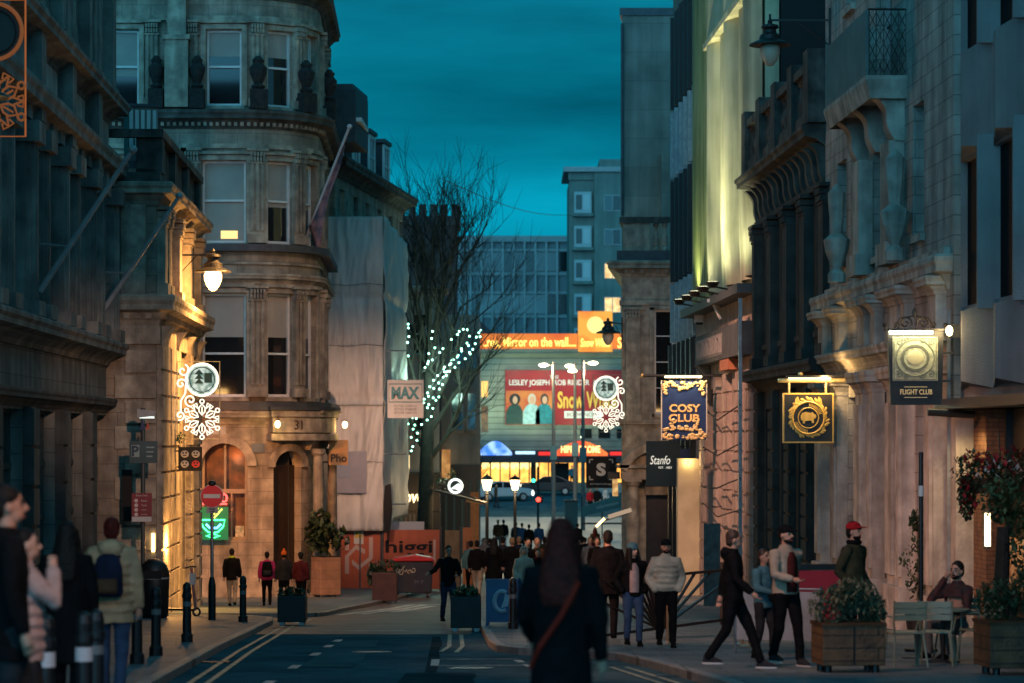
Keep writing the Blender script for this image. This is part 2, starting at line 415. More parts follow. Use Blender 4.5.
# ================================================================ facade helpers
class Facade:                           # a thing at its base; builders take absolute heights
    def __init__(s, name, label, cat, loc, rz, group=None, fmap=None):
        s.e = thing(name, label, cat, loc, rz, group); s.B = loc[2]; s.map = fmap
    def mb(s): return MB(-s.B, s.map)
    def put(s, mb, name, m, parent=None, **k): return mb.build(name, m, parent or s.e, **k)
    def wall(s, name, m, x0, x1, z0, z1, opens, t=.4, y=0.0):
        xs = sorted(set([x0, x1] + [min(max(v, x0), x1) for o in opens for v in o[:2]])); zs = sorted(set([z0, z1] + [min(max(v, z0), z1) for o in opens for v in o[2:4]]))
        mb = s.mb()
        for za, zb in zip(zs, zs[1:]):
            run = None
            for xa, xb in zip(xs, xs[1:]):
                xm, zm = (xa + xb) / 2, (za + zb) / 2
                hole = any(o[0] < xm < o[1] and o[2] < zm < o[3] for o in opens)
                if hole:
                    if run is not None: mb.box(run, xa, y, y + t, za, zb); run = None
                elif run is None: run = xa
            if run is not None: mb.box(run, xs[-1], y, y + t, za, zb)
        return s.put(mb, name, m)
    def window(s, x0, x1, z0, z1, y=.2, kind='sash', fm=None, gm=None, blind=0.0, fr=.07, nx=1, sill=True, sillm=None, rail=None, bm=None):
        fm = fm or GREYP; f = s.mb()
        f.box(x0, x0 + fr, y - .03, y + .05, z0, z1); f.box(x1 - fr, x1, y - .03, y + .05, z0, z1)
        f.box(x0 + fr, x1 - fr, y - .03, y + .05, z0, z0 + fr * 1.3); f.box(x0 + fr, x1 - fr, y - .03, y + .05, z1 - fr, z1)
        if kind == 'sash': zm = z0 + (z1 - z0) * (rail or .5); f.box(x0 + fr, x1 - fr, y - .05, y + .04, zm - .035, zm + .035)
        for i in range(1, nx): xm = x0 + (x1 - x0) * i / nx; f.box(xm - .025, xm + .025, y - .028, y + .04, z0 + fr * 1.3, z1 - fr)
        if kind == 'grid':
            for i in range(1, 4): zm = z0 + (z1 - z0) * i / 4; f.box(x0 + fr, x1 - fr, y - .026, y + .03, zm - .02, zm + .02)
        w = s.put(f, 'window', fm)
        s.put(s.mb().box(x0 + .02, x1 - .02, y + .056, y + .075, z0 + .02, z1 - .02), 'pane', gm or GLASS, w)
        if blind: s.put(s.mb().box(x0 + fr, x1 - fr, y + .048, y + .054, z1 - (z1 - z0) * blind, z1 - fr), 'blind', bm or BLIND, w)
        if sill: s.put(s.mb().box(x0 - .1, x1 + .1, -.1, y - .035, z0 - .14, z0 - .003), 'sill', sillm or BATHP, w)
        return w
    def mould(s, name, m, path, prof, step=None):
        mb = s.mb()
        if s.map:                       # straight in s, bent by the map
            (xa, ya), (xb, yb) = path[0], path[-1]; n = max(2, int((xb - xa) / .3))
            path = [(xa + (xb - xa) * i / n, ya) for i in range(n + 1)]
        mb.strip(path, prof); return s.put(mb, name, m)
def cornice(z, h, o, n=1):              # classical profile, z bottom, h height, o projection
    return [(-.06, z), (.12 * o, z), (.2 * o, z + .18 * h), (.42 * o, z + .34 * h), (.5 * o, z + .42 * h), (.9 * o, z + .5 * h), (.9 * o, z + .68 * h), (o, z + .8 * h), (o, z + .93 * h), (.92 * o, z + h), (-.06, z + h)]
def band(z0, z1, o): return [(-.05, z0), (o, z0), (o, z1), (-.05, z1)]
def dentils(f, name, m, x0, x1, z0, z1, o, w=.12, gap=.13, y=0):
    mb = f.mb(); x = x0
    while x < x1 - w: mb.box(x, x + w, y - o, y + .02, z0, z1); x += w + gap
    return f.put(mb, name, m)
def pilaster(f, m, x, w, z0, z1, o=.14, cap=True, name='pilaster', fl=0, y=0):
    mb = f.mb()
    mb.box(x - w / 2 - .07, x + w / 2 + .07, y - o - .07, y + .02, z0, z0 + .28)
    if fl:
        k = w / fl
        mb.box(x - w / 2, x + w / 2, y - o + .05, y + .02, z0 + .28, z1 - .4)
        for i in range(fl): mb.box(x - w / 2 + k * (i + .2), x - w / 2 + k * (i + .8), y - o, y - o + .06, z0 + .4, z1 - .5)
    else:
        mb.box(x - w / 2, x + w / 2, y - o, y + .02, z0 + .28, z1 - .4)
    if cap:
        mb.box(x - w / 2 - .03, x + w / 2 + .03, y - o - .03, y + .02, z1 - .5, z1 - .44)
        for r in range(2):              # carved leaves
            for i in range(5):
                a = x - w / 2 + w * (i + .5) / 5
                mb.box(a - w * .07, a + w * .07, y - o - .07 - .03 * r, y, z1 - .42 + .16 * r, z1 - .28 + .16 * r)
        mb.box(x - w / 2 - .1, x + w / 2 + .1, y - o - .1, y + .02, z1 - .09, z1)
    return f.put(mb, name, m)
def rusticated(f, m, x0, x1, z0, z1, h=.62, o=.10, y=0, name='rusticated_pier', g=.035):
    mb = f.mb(); n = max(1, round((z1 - z0) / h)); k = (z1 - z0) / n
    for i in range(n): mb.box(x0, x1, y - o, y + .02, z0 + i * k + g, z0 + (i + 1) * k - g)
    mb.box(x0 + .03, x1 - .03, y - o + .05, y + .01, z0, z1)
    return f.put(mb, name, m)
def scroll_bracket(f, m, x, w, z0, z1, o, y=0, name='console'):
    pr = []; n = 14
    for i in range(n + 1):
        t = i / n; pr.append((y - o * (.25 + .75 * t * t + .12 * math.sin(t * 6.0)), z0 + (z1 - z0) * t))
    mb = f.mb().prism([(y + .02, z0), *pr, (y + .02, z1)], x - w / 2, x + w / 2, 'yz')
    return f.put(mb, name, m)
def baluster(mb, x, y, z0, z1, r=.11):
    h = z1 - z0
    mb.lathe([(r * .9, 0), (r * .9, .08 * h), (r * .5, .14 * h), (r, .35 * h), (r * .85, .48 * h), (r * .4, .72 * h), (r * .45, .85 * h), (r * .85, .9 * h), (r * .85, h)], 10, (x, y, z0))

# ================================================================ B1: dark bank, on the left near us
dn, df = 16.0, 62.2
b = Facade('bank_building', 'dark soot-stained bank with barred ground windows and fluted upper columns', 'building', (XL(dn) - .35, dn, gz(df) - .4), math.atan2(1, -.036))
L = (df - dn) * 1.00065
us = [L - 4.4 * (i + 1) + .9 for i in range(10)]
op = []
for u in us:
    op += [(u, u + 3.5, -2.2, 2.15), (u + .9, u + 2.6, 4.3, 7.3), (u + .9, u + 2.6, 10.3, 13.6)]
b.wall('wall', BANK, 0, L, b.B - 1, 16, op, .5)
b.put(b.mb().box(0, L, .9, 9, b.B, 15.8), 'core', BLACKM)
rf = b.put(b.mb().box(-.1, L + .1, 0, 9.2, 16, 16.4), 'roof', LEAD)
b.put(b.mb().box(L - .35, L, .5, 9, b.B, 16), 'end_wall', BANK)
GRN = mat('grille_green', (.05, .075, .07), (.03, .045, .042), .5, 8, .1)
for k, u in enumerate(us[:5]):
    g = b.mb()
    for i in range(15): x = u + 3.5 * i / 14; g.box(x - .03, x + .03, .22, .28, -2.2, 2.15)
    for i in range(5): z = -2.2 + 4.35 * i / 4; g.box(u, u + 3.5, .2, .26, z - .06, z + .06)
    gr = b.put(g, 'window_grille', GRN)
    lt = b.mb()
    for i in range(7):
        for j in range(4):
            x0 = u + .5 * i; z0 = -2.2 + 1.0875 * j
            lt.bar((x0 + .05, .25, z0 + .1), (x0 + .45, .25, z0 + .98), .035); lt.bar((x0 + .45, .25, z0 + .1), (x0 + .05, .25, z0 + .98), .035)
    b.put(lt, 'lattice', GRN, gr)
    b.put(b.mb().box(u, u + 3.5, .40, .43, -2.2, 2.15), 'pane', GLASSB, gr)
    b.window(u + .9, u + 2.6, 4.3, 7.3, .3, 'sash', GREYP, sill=False)
    b.window(u + .9, u + 2.6, 10.3, 13.6, .3, 'sash', GREYP, sill=False)
for k, u in enumerate(us[:6]):
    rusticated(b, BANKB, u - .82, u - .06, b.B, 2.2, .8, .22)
    for xx in (u + .35, u + 3.15):
        mb = b.mb()                     # fluted half column
        for i in range(9):
            a = math.pi * i / 8; mb.box(xx - .055 - .3 * math.cos(a), xx + .055 - .3 * math.cos(a), -.3 * math.sin(a) - .06, .02, 4.2, 7.2)
        mb.box(xx - .42, xx + .42, -.45, .02, 3.92, 4.2); mb.box(xx - .42, xx + .42, -.45, .02, 7.2, 7.6)
        b.put(mb, 'column', BANKP)
    pilaster(b, BANKP, u - .45, .8, 3.92, 7.6, .2)
    for xx in (u - .45, u + .35, u + 3.15): pilaster(b, BANKP, xx, .55, 9.75, 15.2, .25, cap=False)
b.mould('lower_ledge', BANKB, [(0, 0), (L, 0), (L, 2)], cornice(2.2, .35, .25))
b.mould('ledge', BANKP, [(0, 0), (L, 0), (L, 2)], cornice(3.35, .55, .5))
b.mould('entablature', BANKP, [(0, 0), (L, 0), (L, 2)], cornice(7.6, .75, .5))
for u in us[:6]:
    b.put(b.mb().box(u - .75, u - .15, -.36, .02, 7.7, 9.5), 'pedestal', BANKP)
    b.put(b.mb().box(u + .15, u + 3.35, -.08, .02, 8.38, 9.18), 'carved_panel', PALEP)
    for q in (0.6, 1.75, 2.9): b.put(b.mb().box(u + q - .3, u + q + .3, -.26, .02, 7.65, 8.15), 'modillion', BANKP)
b.mould('cornice', BANKP, [(0, 0), (L, 0), (L, 2)], cornice(9.2, .55, .55))
b.mould('top_cornice', BANKP, [(0, 0), (L, 0), (L, 2)], cornice(15.2, .8, .9))

# ================================================================ B2: small lamp-lit pavilion with balustraded parapet
d0, d1 = 62.7, 74.0
X2 = lambda d: -6.45 - .036 * d
b = Facade('corner_pavilion', 'two-storey golden stone pavilion with dentil cornice lit by a hanging lamp', 'building', (X2(d0), d0, gz(d1) - .3), math.atan2(1, -.036))
L = (d1 - d0) * 1.00065
op = [(5.0, 6.2, -2.0, 2.4), (6.9, 7.6, -2.0, 2.4), (8.8, 10.0, -2.9, 2.4), (2.2, 3.4, 5.5, 7.1), (5.2, 6.4, 5.5, 7.1), (8.2, 9.4, 5.5, 7.1)]
b.wall('wall', BATH, 0, L, b.B - 1, 8.2, op, .45)
b.put(b.mb().box(0.45, L, .5, 6, b.B, 8.2), 'core', BLACKM)
b.put(b.mb().box(0, .45, .45, 5, b.B - 1, 8.2), 'side_wall', BATH)
b.put(b.mb().box(L - .45, L, .45, 6, b.B - 1, 8.2), 'rear_wall', BATH)
b.put(b.mb().box(.1, L - .1, .1, 6, 8.2, 8.4), 'roof', LEAD)
for (x0, x1, z0, z1) in op[:3]: b.window(x0, x1, z0, z1, .3, 'grid', BLACK, sill=False)
for (x0, x1, z0, z1) in op[3:]: b.window(x0, x1, z0, z1, .22, 'sash', GREYP, sill=True)
for x0, x1 in ((.02, 1.9), (2.3, 4.8), (7.8, 8.6), (10.2, L - .02)): rusticated(b, BATHP, x0, x1, b.B, 3.9, .62, .16)
# front face (towards the camera) in the same courses: local x = 0 plane, so built as boxes along y
for q in (0, 1):
    mb = b.mb(); z = b.B; k = .62; i = 0
    while z < 3.7:
        if q == 0: mb.box(-.10, .02, .0, 1.0 - (.25 if i % 2 else 0), z + .035, z + k - .035)
        else: mb.box(-.10, .02, 2.3 + (.2 if i % 2 else 0), 4.2, z + .035, z + k - .035)
        z += k; i += 1
    b.put(mb, 'quoin', BATHP)
PTH = [(0, 4.5), (0, 0), (L, 0), (L, 3)]
b.mould('frieze', BATHP, PTH, band(3.9, 4.35, .1))
b.mould('cornice', BATHP, PTH, cornice(4.35, .75, .5))
dentils(b, 'dentil_row', BATHP, .1, L - .1, 4.52, 4.68, .24, .14, .13)
mb = b.mb(); y = .1
while y < 4: mb.box(-.24, .02, y, y + .14, 4.52, 4.68); y += .27
b.put(mb, 'dentil_row', BATHP)
for x in (.5, 1.15, 4.3, 7.4, L - .6): scroll_bracket(b, BATHP, x, .34, 3.2, 4.36, .36)
for x in (.5, 1.5, 4.3, 7.3, L - .6): pilaster(b, BATHP, x, .6, 5.12, 7.3, .2)
for y in (.25, 3.0): b.put(b.mb().box(-.2, .02, y, y + .6, 5.12, 7.3), 'corner_pilaster', BATHP)
b.mould('upper_cornice', BATHP, PTH, cornice(7.3, .55, .45))
DKST = mat('weathered_parapet', (.13, .125, .11), (.045, .045, .042), .9, 2.5, .4, streak=.5)
b.mould('parapet_base', DKST, PTH, band(7.85, 8.1, .1))
mb = b.mb(); mb.strip(PTH, band(8.95, 9.15, .18)); b.put(mb, 'coping', DKST)
for x in (.3, 3.6, 7.2, L - .3): b.put(b.mb().box(x - .3, x + .3, -.14, .5, 8.1, 8.98), 'parapet_pier', DKST)
mb = b.mb()
for x0, x1 in ((.6, 3.3), (3.9, 6.9), (7.5, L - .6)): mb.box(x0, x1, .02, .3, 8.1, 8.96)
b.put(mb, 'parapet_panel', DKST)
w = thing('wall_light', 'small upright glowing light low on the pavilion corner', 'wall light', tuple(W(153.5, 552, 62.6)))
MB().box(-.05, .05, 0, .06, -.04, .50).build('backplate', BLACK, w); MB().tube([(0, -.05, 0), (0, -.05, .46)], .045, 8).build('tube', emis('pavilion_tube', (1.0, .66, .22), 5), w)
# roof housing behind the parapet
p = W(146, 152, 64.2)
v = Facade('roof_vent_housing', 'pale louvred metal housing on the roof of the lamp-lit pavilion', 'vent housing', (p.x, p.y, 8.4), .25)
v.put(v.mb().box(-.45, .3, 0, 1.0, 8.4, 9.9), 'casing', BLOCK)
mb = v.mb()
for i in range(5): mb.box(-.42 + i * .145, -.33 + i * .145, -.05, .0, 8.75, 9.82)
v.put(mb, 'louvre', WHITEP)
v.put(v.mb().box(-.5, .35, -.08, 1.06, 9.9, 9.97), 'lid', LEAD)

# ================================================================ B3: tall stone corner building with rounded bay
A0, DD, RR = -15.0, 84.0, 2.5
CX = -9.0
S1 = CX - A0; S2 = S1 + RR * math.pi / 2
OX, OY = CX, DD
def map3(s, y, z):                      # run, depth into the wall, height -> local about (CX, DD)
    if s <= S1: return (s - S1, y, z)
    if s <= S2:
        a = (s - S1) / RR; r = RR - y
        return (r * math.sin(a), RR - r * math.cos(a), z)
    t = s - S2
    return (RR - y - .036 * t, RR + t, z)
b = Facade('corner_building', 'tall Victorian stone building with rounded corner bay and arched shop window', 'building', (OX, OY, gz(90) - .4), 0, fmap=map3)
LT = S2 + 8.2
wn = []
a_of = lambda X: math.asin(min(1, (X - CX) / RR))
sX = lambda X: X - A0 if X < CX else S1 + RR * a_of(X)
w1 = sX(-9.45); w2 = sX(-7.62); w3 = sX(-6.75); w0 = sX(-12.75)
cols = [(w0, 1.0), (w1, 1.15), (w2, .95), (w3, .95), (S2 + 2.2, 1.0), (S2 + 5.2, 1.0)]
op = []
for x, w in cols:
    op += [(x - w / 2, x + w / 2, 2.95, 6.35), (x - w / 2, x + w / 2, 8.0, 10.7), (x - w / 2, x + w / 2, 12.5, 15.0)]
op[3] = (w1 - .72, w1 + .72, 2.95, 6.35); op[4] = (w1 - .72, w1 + .72, 8.0, 10.7)
arch = (sX(-10.2), sX(-8.68), -1.75, 1.55); door = (sX(-7.85), sX(-7.0), -3.7, 1.3)
op += [arch, door]
b.wall('wall', BATH, 0, LT, b.B - 1, 18.2, op, .4)
mb = MB(-b.B); mb.box(A0 - CX, 1.6, .95, 10, b.B, 18); b.put(mb, 'core', BLACKM)
mb = MB(-b.B)
pts = [map3(LT * i / 60, -.1, 0)[:2] for i in range(61)] + [(-6, 11)]
mb.prism(pts, 18.2, 18.5, 'xy'); rf = b.put(mb, 'roof', SLATE)
LITW = emis('lit_desk_window', (1.0, .62, .22), 1.6)
for i, (x0, x1, z0, z1) in enumerate(op[:-2]):
    c, fl = divmod(i, 3)
    bl = [(.42), (1.0 if c in (0, 1) else .55), (.34 if c else .6)][fl]
    w = b.window(x0, x1, z0, z1, .2, 'sash', WHITEP, blind=bl, nx=1, rail=(.52 if fl else .42), sillm=BATHP)
    if c == 1 and fl == 1:
        b.put(b.mb().box(x1 - .85, x1 - .3, .04 + .2, .045 + .2, z0 + .16, z0 + .42), 'lit_lampshade', LITW, w)
    if (c, fl) in ((2, 0), (3, 0), (2, 1), (4, 1), (3, 2), (1, 2)):
        cu = b.mb()
        for q in range(4):
            cu.box(x0 + .08 + q * .05, x0 + .125 + q * .05, .262 + .01 * (q % 2), .272 + .01 * (q % 2), z0 + .1, z1 - .08); cu.box(x1 - .125 - q * .05, x1 - .08 - q * .05, .262 + .01 * (q % 2), .272 + .01 * (q % 2), z0 + .1, z1 - .08)
        b.put(cu, 'curtain_pleat', mat('net_curtain', (.30, .29, .26), (.2, .19, .17), .8, 4), w)
    # architrave and keystone
    mb = b.mb(); mb.box(x0 - .18, x0 - .02, -.08, .02, z0, z1 + .16); mb.box(x1 + .02, x1 + .18, -.08, .02, z0, z1 + .16); mb.box(x0 - .02, x1 + .02, -.08, .02, z1 + .02, z1 + .18)
    mb.box(x0 - .25, x1 + .25, -.18, .02, z1 + .2, z1 + .3); b.put(mb, 'architrave', BATHP, w)
# pilasters between the bays
px3 = [w0 - .95, w0 + .95, (w0 + w1) / 2 + .1, w1 - 1.05, (w1 + w2) / 2 + .12, (w2 + w3) / 2 + .02, (w3 + S2 + 2.2) / 2 - .3, S2 + 3.7]
for x in px3:
    pilaster(b, BATHP, x, .48, 2.95, 6.6, .16, fl=3); pilaster(b, BATHP, x, .48, 8.0, 11.1, .16, fl=3); pilaster(b, BATHP, x, .42, 12.45, 15.3, .16, fl=3)
LTp = [(0, 0), (LT, 0)]
b.mould('plinth', BATHP, LTp, band(b.B - 1, gz(84) + .75, .12))
b.mould('shop_cornice', BATHP, LTp, cornice(2.05, .45, .4)); b.mould('lead_ledge', LEAD, LTp, band(2.51, 2.78, .42))
b.mould('storey_band', BATHP, LTp, cornice(6.65, .35, .25)); b.mould('frieze_line', BATHP, LTp, band(7.3, 7.38, .08)); b.mould('lead_sill', LEAD, LTp, band(7.72, 7.95, .35))
b.mould('architrave_band', BATHP, LTp, band(11.1, 11.25, .1)); b.mould('main_cornice', DKST, LTp, cornice(11.75, .6, .5))
dentils(b, 'dentil_row', BATHP, .1, LT, 11.83, 11.98, .2, .1, .1)
b.mould('upper_band', BATHP, LTp, band(15.3, 15.45, .1)); b.mould('upper_cornice', DKST, LTp, cornice(16.0, .55, .45))
mb = b.mb()
for x in (w1 - .2, w2 + .3, S2 + 2.2): mb.prism([(x - 1.3, 16.55), (x + 1.3, 16.55), (x, 17.7)], -.25, .1)
b.put(mb, 'pediment', BATHP)
# buttress with scrolls and dark urns at the third storey
xb = (w0 + w1) / 2 + .15
mb = b.mb(); mb.box(xb - .38, xb + .38, -.55, .02, 12.4, 14.6); mb.box(xb - .45, xb + .45, -.62, .02, 14.6, 14.75); mb.box(xb - .3, xb + .3, -.4, .02, 14.75, 18)
b.put(mb, 'buttress', BATHP)
for x in (xb - .68, xb + .66, (w1 + w2) / 2 + .12, (w2 + w3) / 2 + .1, S2 + .3):
    mb = b.mb()
    mb.box(x - .24, x + .24, -.55, -.1, 12.36, 13.0); mb.lathe([(.13, 0), (.22, .1), (.12, .2), (.24, .5), (.27, .7), (.15, .85), (.19, .95), (.06, 1.1)], 10, (x, -.32, 13.0))
    b.put(mb, 'urn', mat('black_crusted_stone', (.03, .03, .028), (.012, .012, .012), .95, 8, .5))
# ground floor: arch surround over the shop window
def arch_fill(f, m, x0, x1, zs, z1, name, y0=0.0, y1=.4, ring=.28):
    r = (x1 - x0) / 2; cx = (x0 + x1) / 2
    mb = f.mb(); n = 16
    for i in range(n):                  # spandrels between arch and square head
        a, c = math.pi * i / n, math.pi * (i + 1) / n
        xa, za = cx - r * math.cos(a), zs + r * math.sin(a); xc, zc = cx - r * math.cos(c), zs + r * math.sin(c)
        mb.prism([(xa, za), (xc, zc), (xc, z1), (xa, z1)], y0 + .012, y1)
    f.put(mb, name, m)
    mb = f.mb()
    for i in range(n):
        a, c = math.pi * i / n, math.pi * (i + 1) / n
        q = [(cx - k * math.cos(t), zs + k * math.sin(t)) for t, k in ((a, r - .02), (c, r - .02), (c, r + ring), (a, r + ring))]
        mb.prism(q, y0 - .12, y0 + .1)
    f.put(mb, 'archivolt', m)
r = (arch[1] - arch[0]) / 2; arch_fill(b, BATHP, arch[0], arch[1], arch[3] - r - .1, arch[3] - .0, 'arch_head')
r = (door[1] - door[0]) / 2; arch_fill(b, BATHP, door[0], door[1], door[3] - r - .1, door[3], 'door_arch', ring=.22)
wf = b.mb(); x0, x1 = arch[0], arch[1]
wf.box(x0, x1, .22, .3, -.22, -.08); wf.box(x0, x0 + .09, .22, .3, -1.75, 1.5); wf.box(x1 - .09, x1, .22, .3, -1.75, 1.5); wf.box((x0 + x1) / 2 - .03, (x0 + x1) / 2 + .03, .22, .3, -.08, 1.5); wf.box(x0, x1, .2, .32, -1.78, -1.66)
wf.box(x0 + .95, x0 + 1.0, .22, .3, -1.66, -.1)
shopw = b.put(wf, 'window', mat('shop_frame', (.30, .24, .17), (.22, .17, .12), .5, 5))
INT = mat('cafe_interior', (.22, .10, .05), (.035, .03, .028), .7, 1.7)
b.put(b.mb().box(x0, x1, .62, .66, -1.75, 1.5), 'interior', INT, shopw)
mb = b.mb()
for i in range(4): mb.box(x0 + .12 + i * .2, x0 + .24 + i * .2, .40, .5, -1.66, -1.4 + .06 * (i % 2))
mb.box(x0 + .75, x0 + .84, .4, .5, -1.66, -1.28); mb.box(x0 + 1.08, x0 + 1.4, .4, .5, -1.66, -1.3)
b.put(mb, 'window_display', mat('display_goods', (.6, .55, .45), (.2, .25, .2), .5, 9), shopw)
dr = b.put(b.mb().box(door[0], door[1], .3, .36, -3.7, .7), 'door', mat('dark_door', (.03, .018, .012), (.02, .012, .008), .4, 4))
b.put(b.mb().box(door[0] - .1, door[1] + .1, -.7, .3, b.B - .3, gz(86) + .28), 'doorstep', BATHP, dr)
# projecting door canopy on two columns, at the right of the bay
cxs = S2 - .35
mb = b.mb(); mb.box(door[0] - .25, S2 + .4, -.62, .02, 2.3, 2.5); mb.box(door[0] - .2, S2 + .35, -.55, .02, 1.78, 2.28); mb.box(door[0] - .25, S2 + .4, -.62, .02, 1.52, 1.74); b.put(mb, 'door_canopy', BATHP)
o_ = b.put(b.mb().box(door[0] - .3, S2 + .45, -.7, .0, 2.52, 2.62), 'canopy_lead', LEAD)
for x in (door[1] + .35, S2 + .25):
    mb = b.mb(); mb.lathe([(.24, 0), (.24, .2), (.18, .25), (.17, 2.4), (.15, 4.7), (.22, 4.8), (.22, 4.95)], 12, (x, -.42, gz(86) + .1)); b.put(mb, 'door_column', BATHP)
    scroll_bracket(b, BATHP, x, .26, 1.2, 2.5, .8, 0)
b.put(b.mb().box(sX(-8.55), sX(-8.15), -.06, .0, 1.12, 1.42), 'name_plate', mat('slate_plate', (.12, .14, .16), None, .4))
for x in (sX(-9.6),): b.put(b.mb().box(x - .22, x + .22, -.05, 0, 1.72, 1.98), 'vent_grille', GREYP)
p3 = map3((door[0] + door[1]) / 2, -.57, 0); bang = (((door[0] + door[1]) / 2) - S1) / RR
o = letters('31', b.e, mat('cut_letters', (.05, .03, .02), None, .6), p3[0], p3[1], 2.03 - b.B, h=.3); o.rotation_euler = (0, 0, bang)
LAMPW = emis("warm_lamp", (1.0, .62, .24), 14)
CORN = dict(s=door, b=b)

# ================================================================ B4: mansard building behind the scaffold
A = Vector((-6.75, 97.4)); Bp = Vector((-4.85, 114.0))
t4 = (Bp - A); ang = math.atan2(t4.y, t4.x); L = t4.length
b = Facade('mansard_building', 'stone town building with slate mansard roof and three tall dormers', 'building', (A.x, A.y, gz(110) - .3), ang)
op = []
for i in range(6): op += [(1.1 + i * 2.9, 2.2 + i * 2.9, 9.4, 11.2), (1.1 + i * 2.9, 2.2 + i * 2.9, 5.4, 8.2)]
b.wall('wall', BATH, 0, L, b.B - 1, 12.0, op, .4)
b.put(b.mb().box(.1, L, .5, 9, b.B, 12), 'core', BLACKM)
b.put(b.mb().box(0, .4, .4, 9, b.B, 12.0), 'side_wall', LEAD)
for o_ in op: b.window(*o_, .2, 'sash', GREYP, sill=True)
b.mould('cornice', DKST, [(0, 3), (0, 0), (L, 0), (L, 3)], cornice(11.6, .7, .6))
mb = b.mb(); mb.prism([(.3, 12.3), (1.9, 14.9), (8, 14.9), (8, 12.3)], -6, L - .1, 'yz'); mans = b.put(mb, 'roof', SLATE)
b.put(b.mb().box(-6.1, L - .6, 1.75, 8, 14.9, 15.05), 'roof_flat', LEAD, mans)
for i in range(4):
    x = 1.6 + i * 3.7
    mb = b.mb(); mb.box(x - .75, x + .75, .15, 2.2, 12.3, 14.2); dm = b.put(mb, 'dormer', SLATE)
    b.put(b.mb().box(x - .9, x + .9, .0, 2.3, 14.2, 14.36), 'dormer_cap', LEAD, dm)
    mb = b.mb(); mb.box(x - .72, x - .58, .06, .2, 12.35, 14.15); mb.box(x + .58, x + .72, .06, .2, 12.35, 14.15); mb.box(x - .58, x + .58, .06, .2, 14.0, 14.15); mb.box(x - .04, x + .04, .08, .2, 12.4, 14.0); mb.box(x - .58, x + .58, .08, .2, 13.2, 13.28); b.put(mb, 'frame', WHITEP, dm)
    b.put(b.mb().box(x - .58, x + .58, .12, .14, 12.4, 14.0), 'pane', GLASS, dm)
# stepped front block above L3's shoulder
p0 = W(326, 96, 93.0); p1 = W(357, 96, 93.0)
mb = b.mb()
rotm = Matrix.Rotation(-ang, 4, 'Z')
def loc4(x, d): v = rotm @ Vector((x - A.x, d - A.y, 0)); return v
a1, a2, a3, a4 = loc4(-8.4, 92.5), loc4(-5.65, 92.5), loc4(-5.4, 96), loc4(-8.4, 96)
mb.prism([(a1.x, a1.y), (a2.x, a2.y), (a3.x, a3.y), (a4.x, a4.y)], 12.3, 14.2, 'xy'); blk = b.put(mb, 'attic_block', SLATE)
mb = b.mb(); mb.prism([(a1.x - .1, a1.y - .2), (a2.x + .15, a2.y - .2), (a3.x + .1, a3.y), (a4.x, a4.y)], 13.05, 13.2, 'xy'); b.put(mb, 'attic_gutter', WHITEP, blk)
mb = b.mb(); mb.prism([(a1.x + .1, a1.y + .1), (a2.x - .0, a2.y + .1), (a3.x - .1, a3.y), (a4.x, a4.y)], 14.2, 14.4, 'xy'); b.put(mb, 'attic_cap', LEAD, blk)
b.put(b.mb().box(L - 2.2, L - .8, 2.6, 3.8, 14.9, 15.6), 'chimney', SOOT)

# scaffold wrapped in white sheeting in front of it
SHEET = mat('white_sheeting', (.62, .60, .57), (.50, .49, .47), .55, .8, .15, streak=.12, bscale=3)
sc = thing('wrapped_scaffold', 'tall scaffold wrapped in creased white sheeting above the orange hoarding', 'scaffold', (-6.7, 96.6, gz(97)))
B0 = gz(97)
def sheeting(P, Q, z0, z1, name, amp, seed, skew=0):
    mb = MB(); nu, nv = 44, 90; vs = []
    t = (Q - P); n = Vector((t.y, -t.x, 0)).normalized()
    for j in range(nv + 1):
        for i in range(nu + 1):
            u, v = i / nu, j / nv; p = P + t * u
            zz = z0 + (z1 - z0) * v
            f = noise.noise(Vector((u * 3 + seed, v * 2.2, seed))) * 1.2 + noise.noise(Vector((u * 9 + v * 3, v * 5, seed + 5))) * .5 + .7 * abs(noise.noise(Vector((u * 6 - v * 7, v * 2 + u * 3, seed + 9))))
            f += -.6 * math.exp(-((v - .42) / .012) ** 2) - .5 * math.exp(-((v - .74) / .012) ** 2) + .5 * abs(noise.noise(Vector((u * 14 + v * 4, v * 12 - u * 5, seed + 2))))
            e = skew * (1 - v) * .25
            p2 = p + n * (amp * f - e)
            vs.append((p2.x + 6.7, p2.y - 96.6, zz - B0))
    fs = [(j * (nu + 1) + i, j * (nu + 1) + i + 1, (j + 1) * (nu + 1) + i + 1, (j + 1) * (nu + 1) + i) for j in range(nv) for i in range(nu)]
    mb.add(vs, fs); o = mb.build(name, SHEET, sc, smooth=True)
    so = o.modifiers.new('t', 'SOLIDIFY'); so.thickness = .015; return o
sheeting(Vector((-7.1, 96.5, 0)), Vector((-4.86, 96.5, 0)), -1.9, 9.95, 'front_sheet', .17, 1.0, .3)
sheeting(Vector((-4.84, 96.5, 0)), Vector((-4.55, 111.0, 0)), -1.7, 9.95, 'side_sheet', .16, 4.0)
mb = MB()
for x in (0.0, .95, 1.8):
    for y in (.25, 1.4, 6, 10): mb.tube([(x + .02 * y, y, 0), (x + .02 * y, y, 14.1)], .03, 6)
sc_p = mb.build('scaffold_pole', STEEL, sc)
for z, x in ((9.1, 1.95), (7.2, 1.95), (5.2, 1.95), (3.3, 1.95)):
    MB().tube([(x - 1.2, .15, z), (x + .75, .15, z)], .028, 6).build('putlog', STEEL, sc)
for zz in (4.9, 9.3, 11.6): MB().tube([(-.2, -.22, zz), (.5, -.30, zz - .06), (1.2, -.26, zz + .02), (1.9, -.2, zz - .03)], .014, 5).build('rope', mat('rope', (.2, .19, .16)), sc)
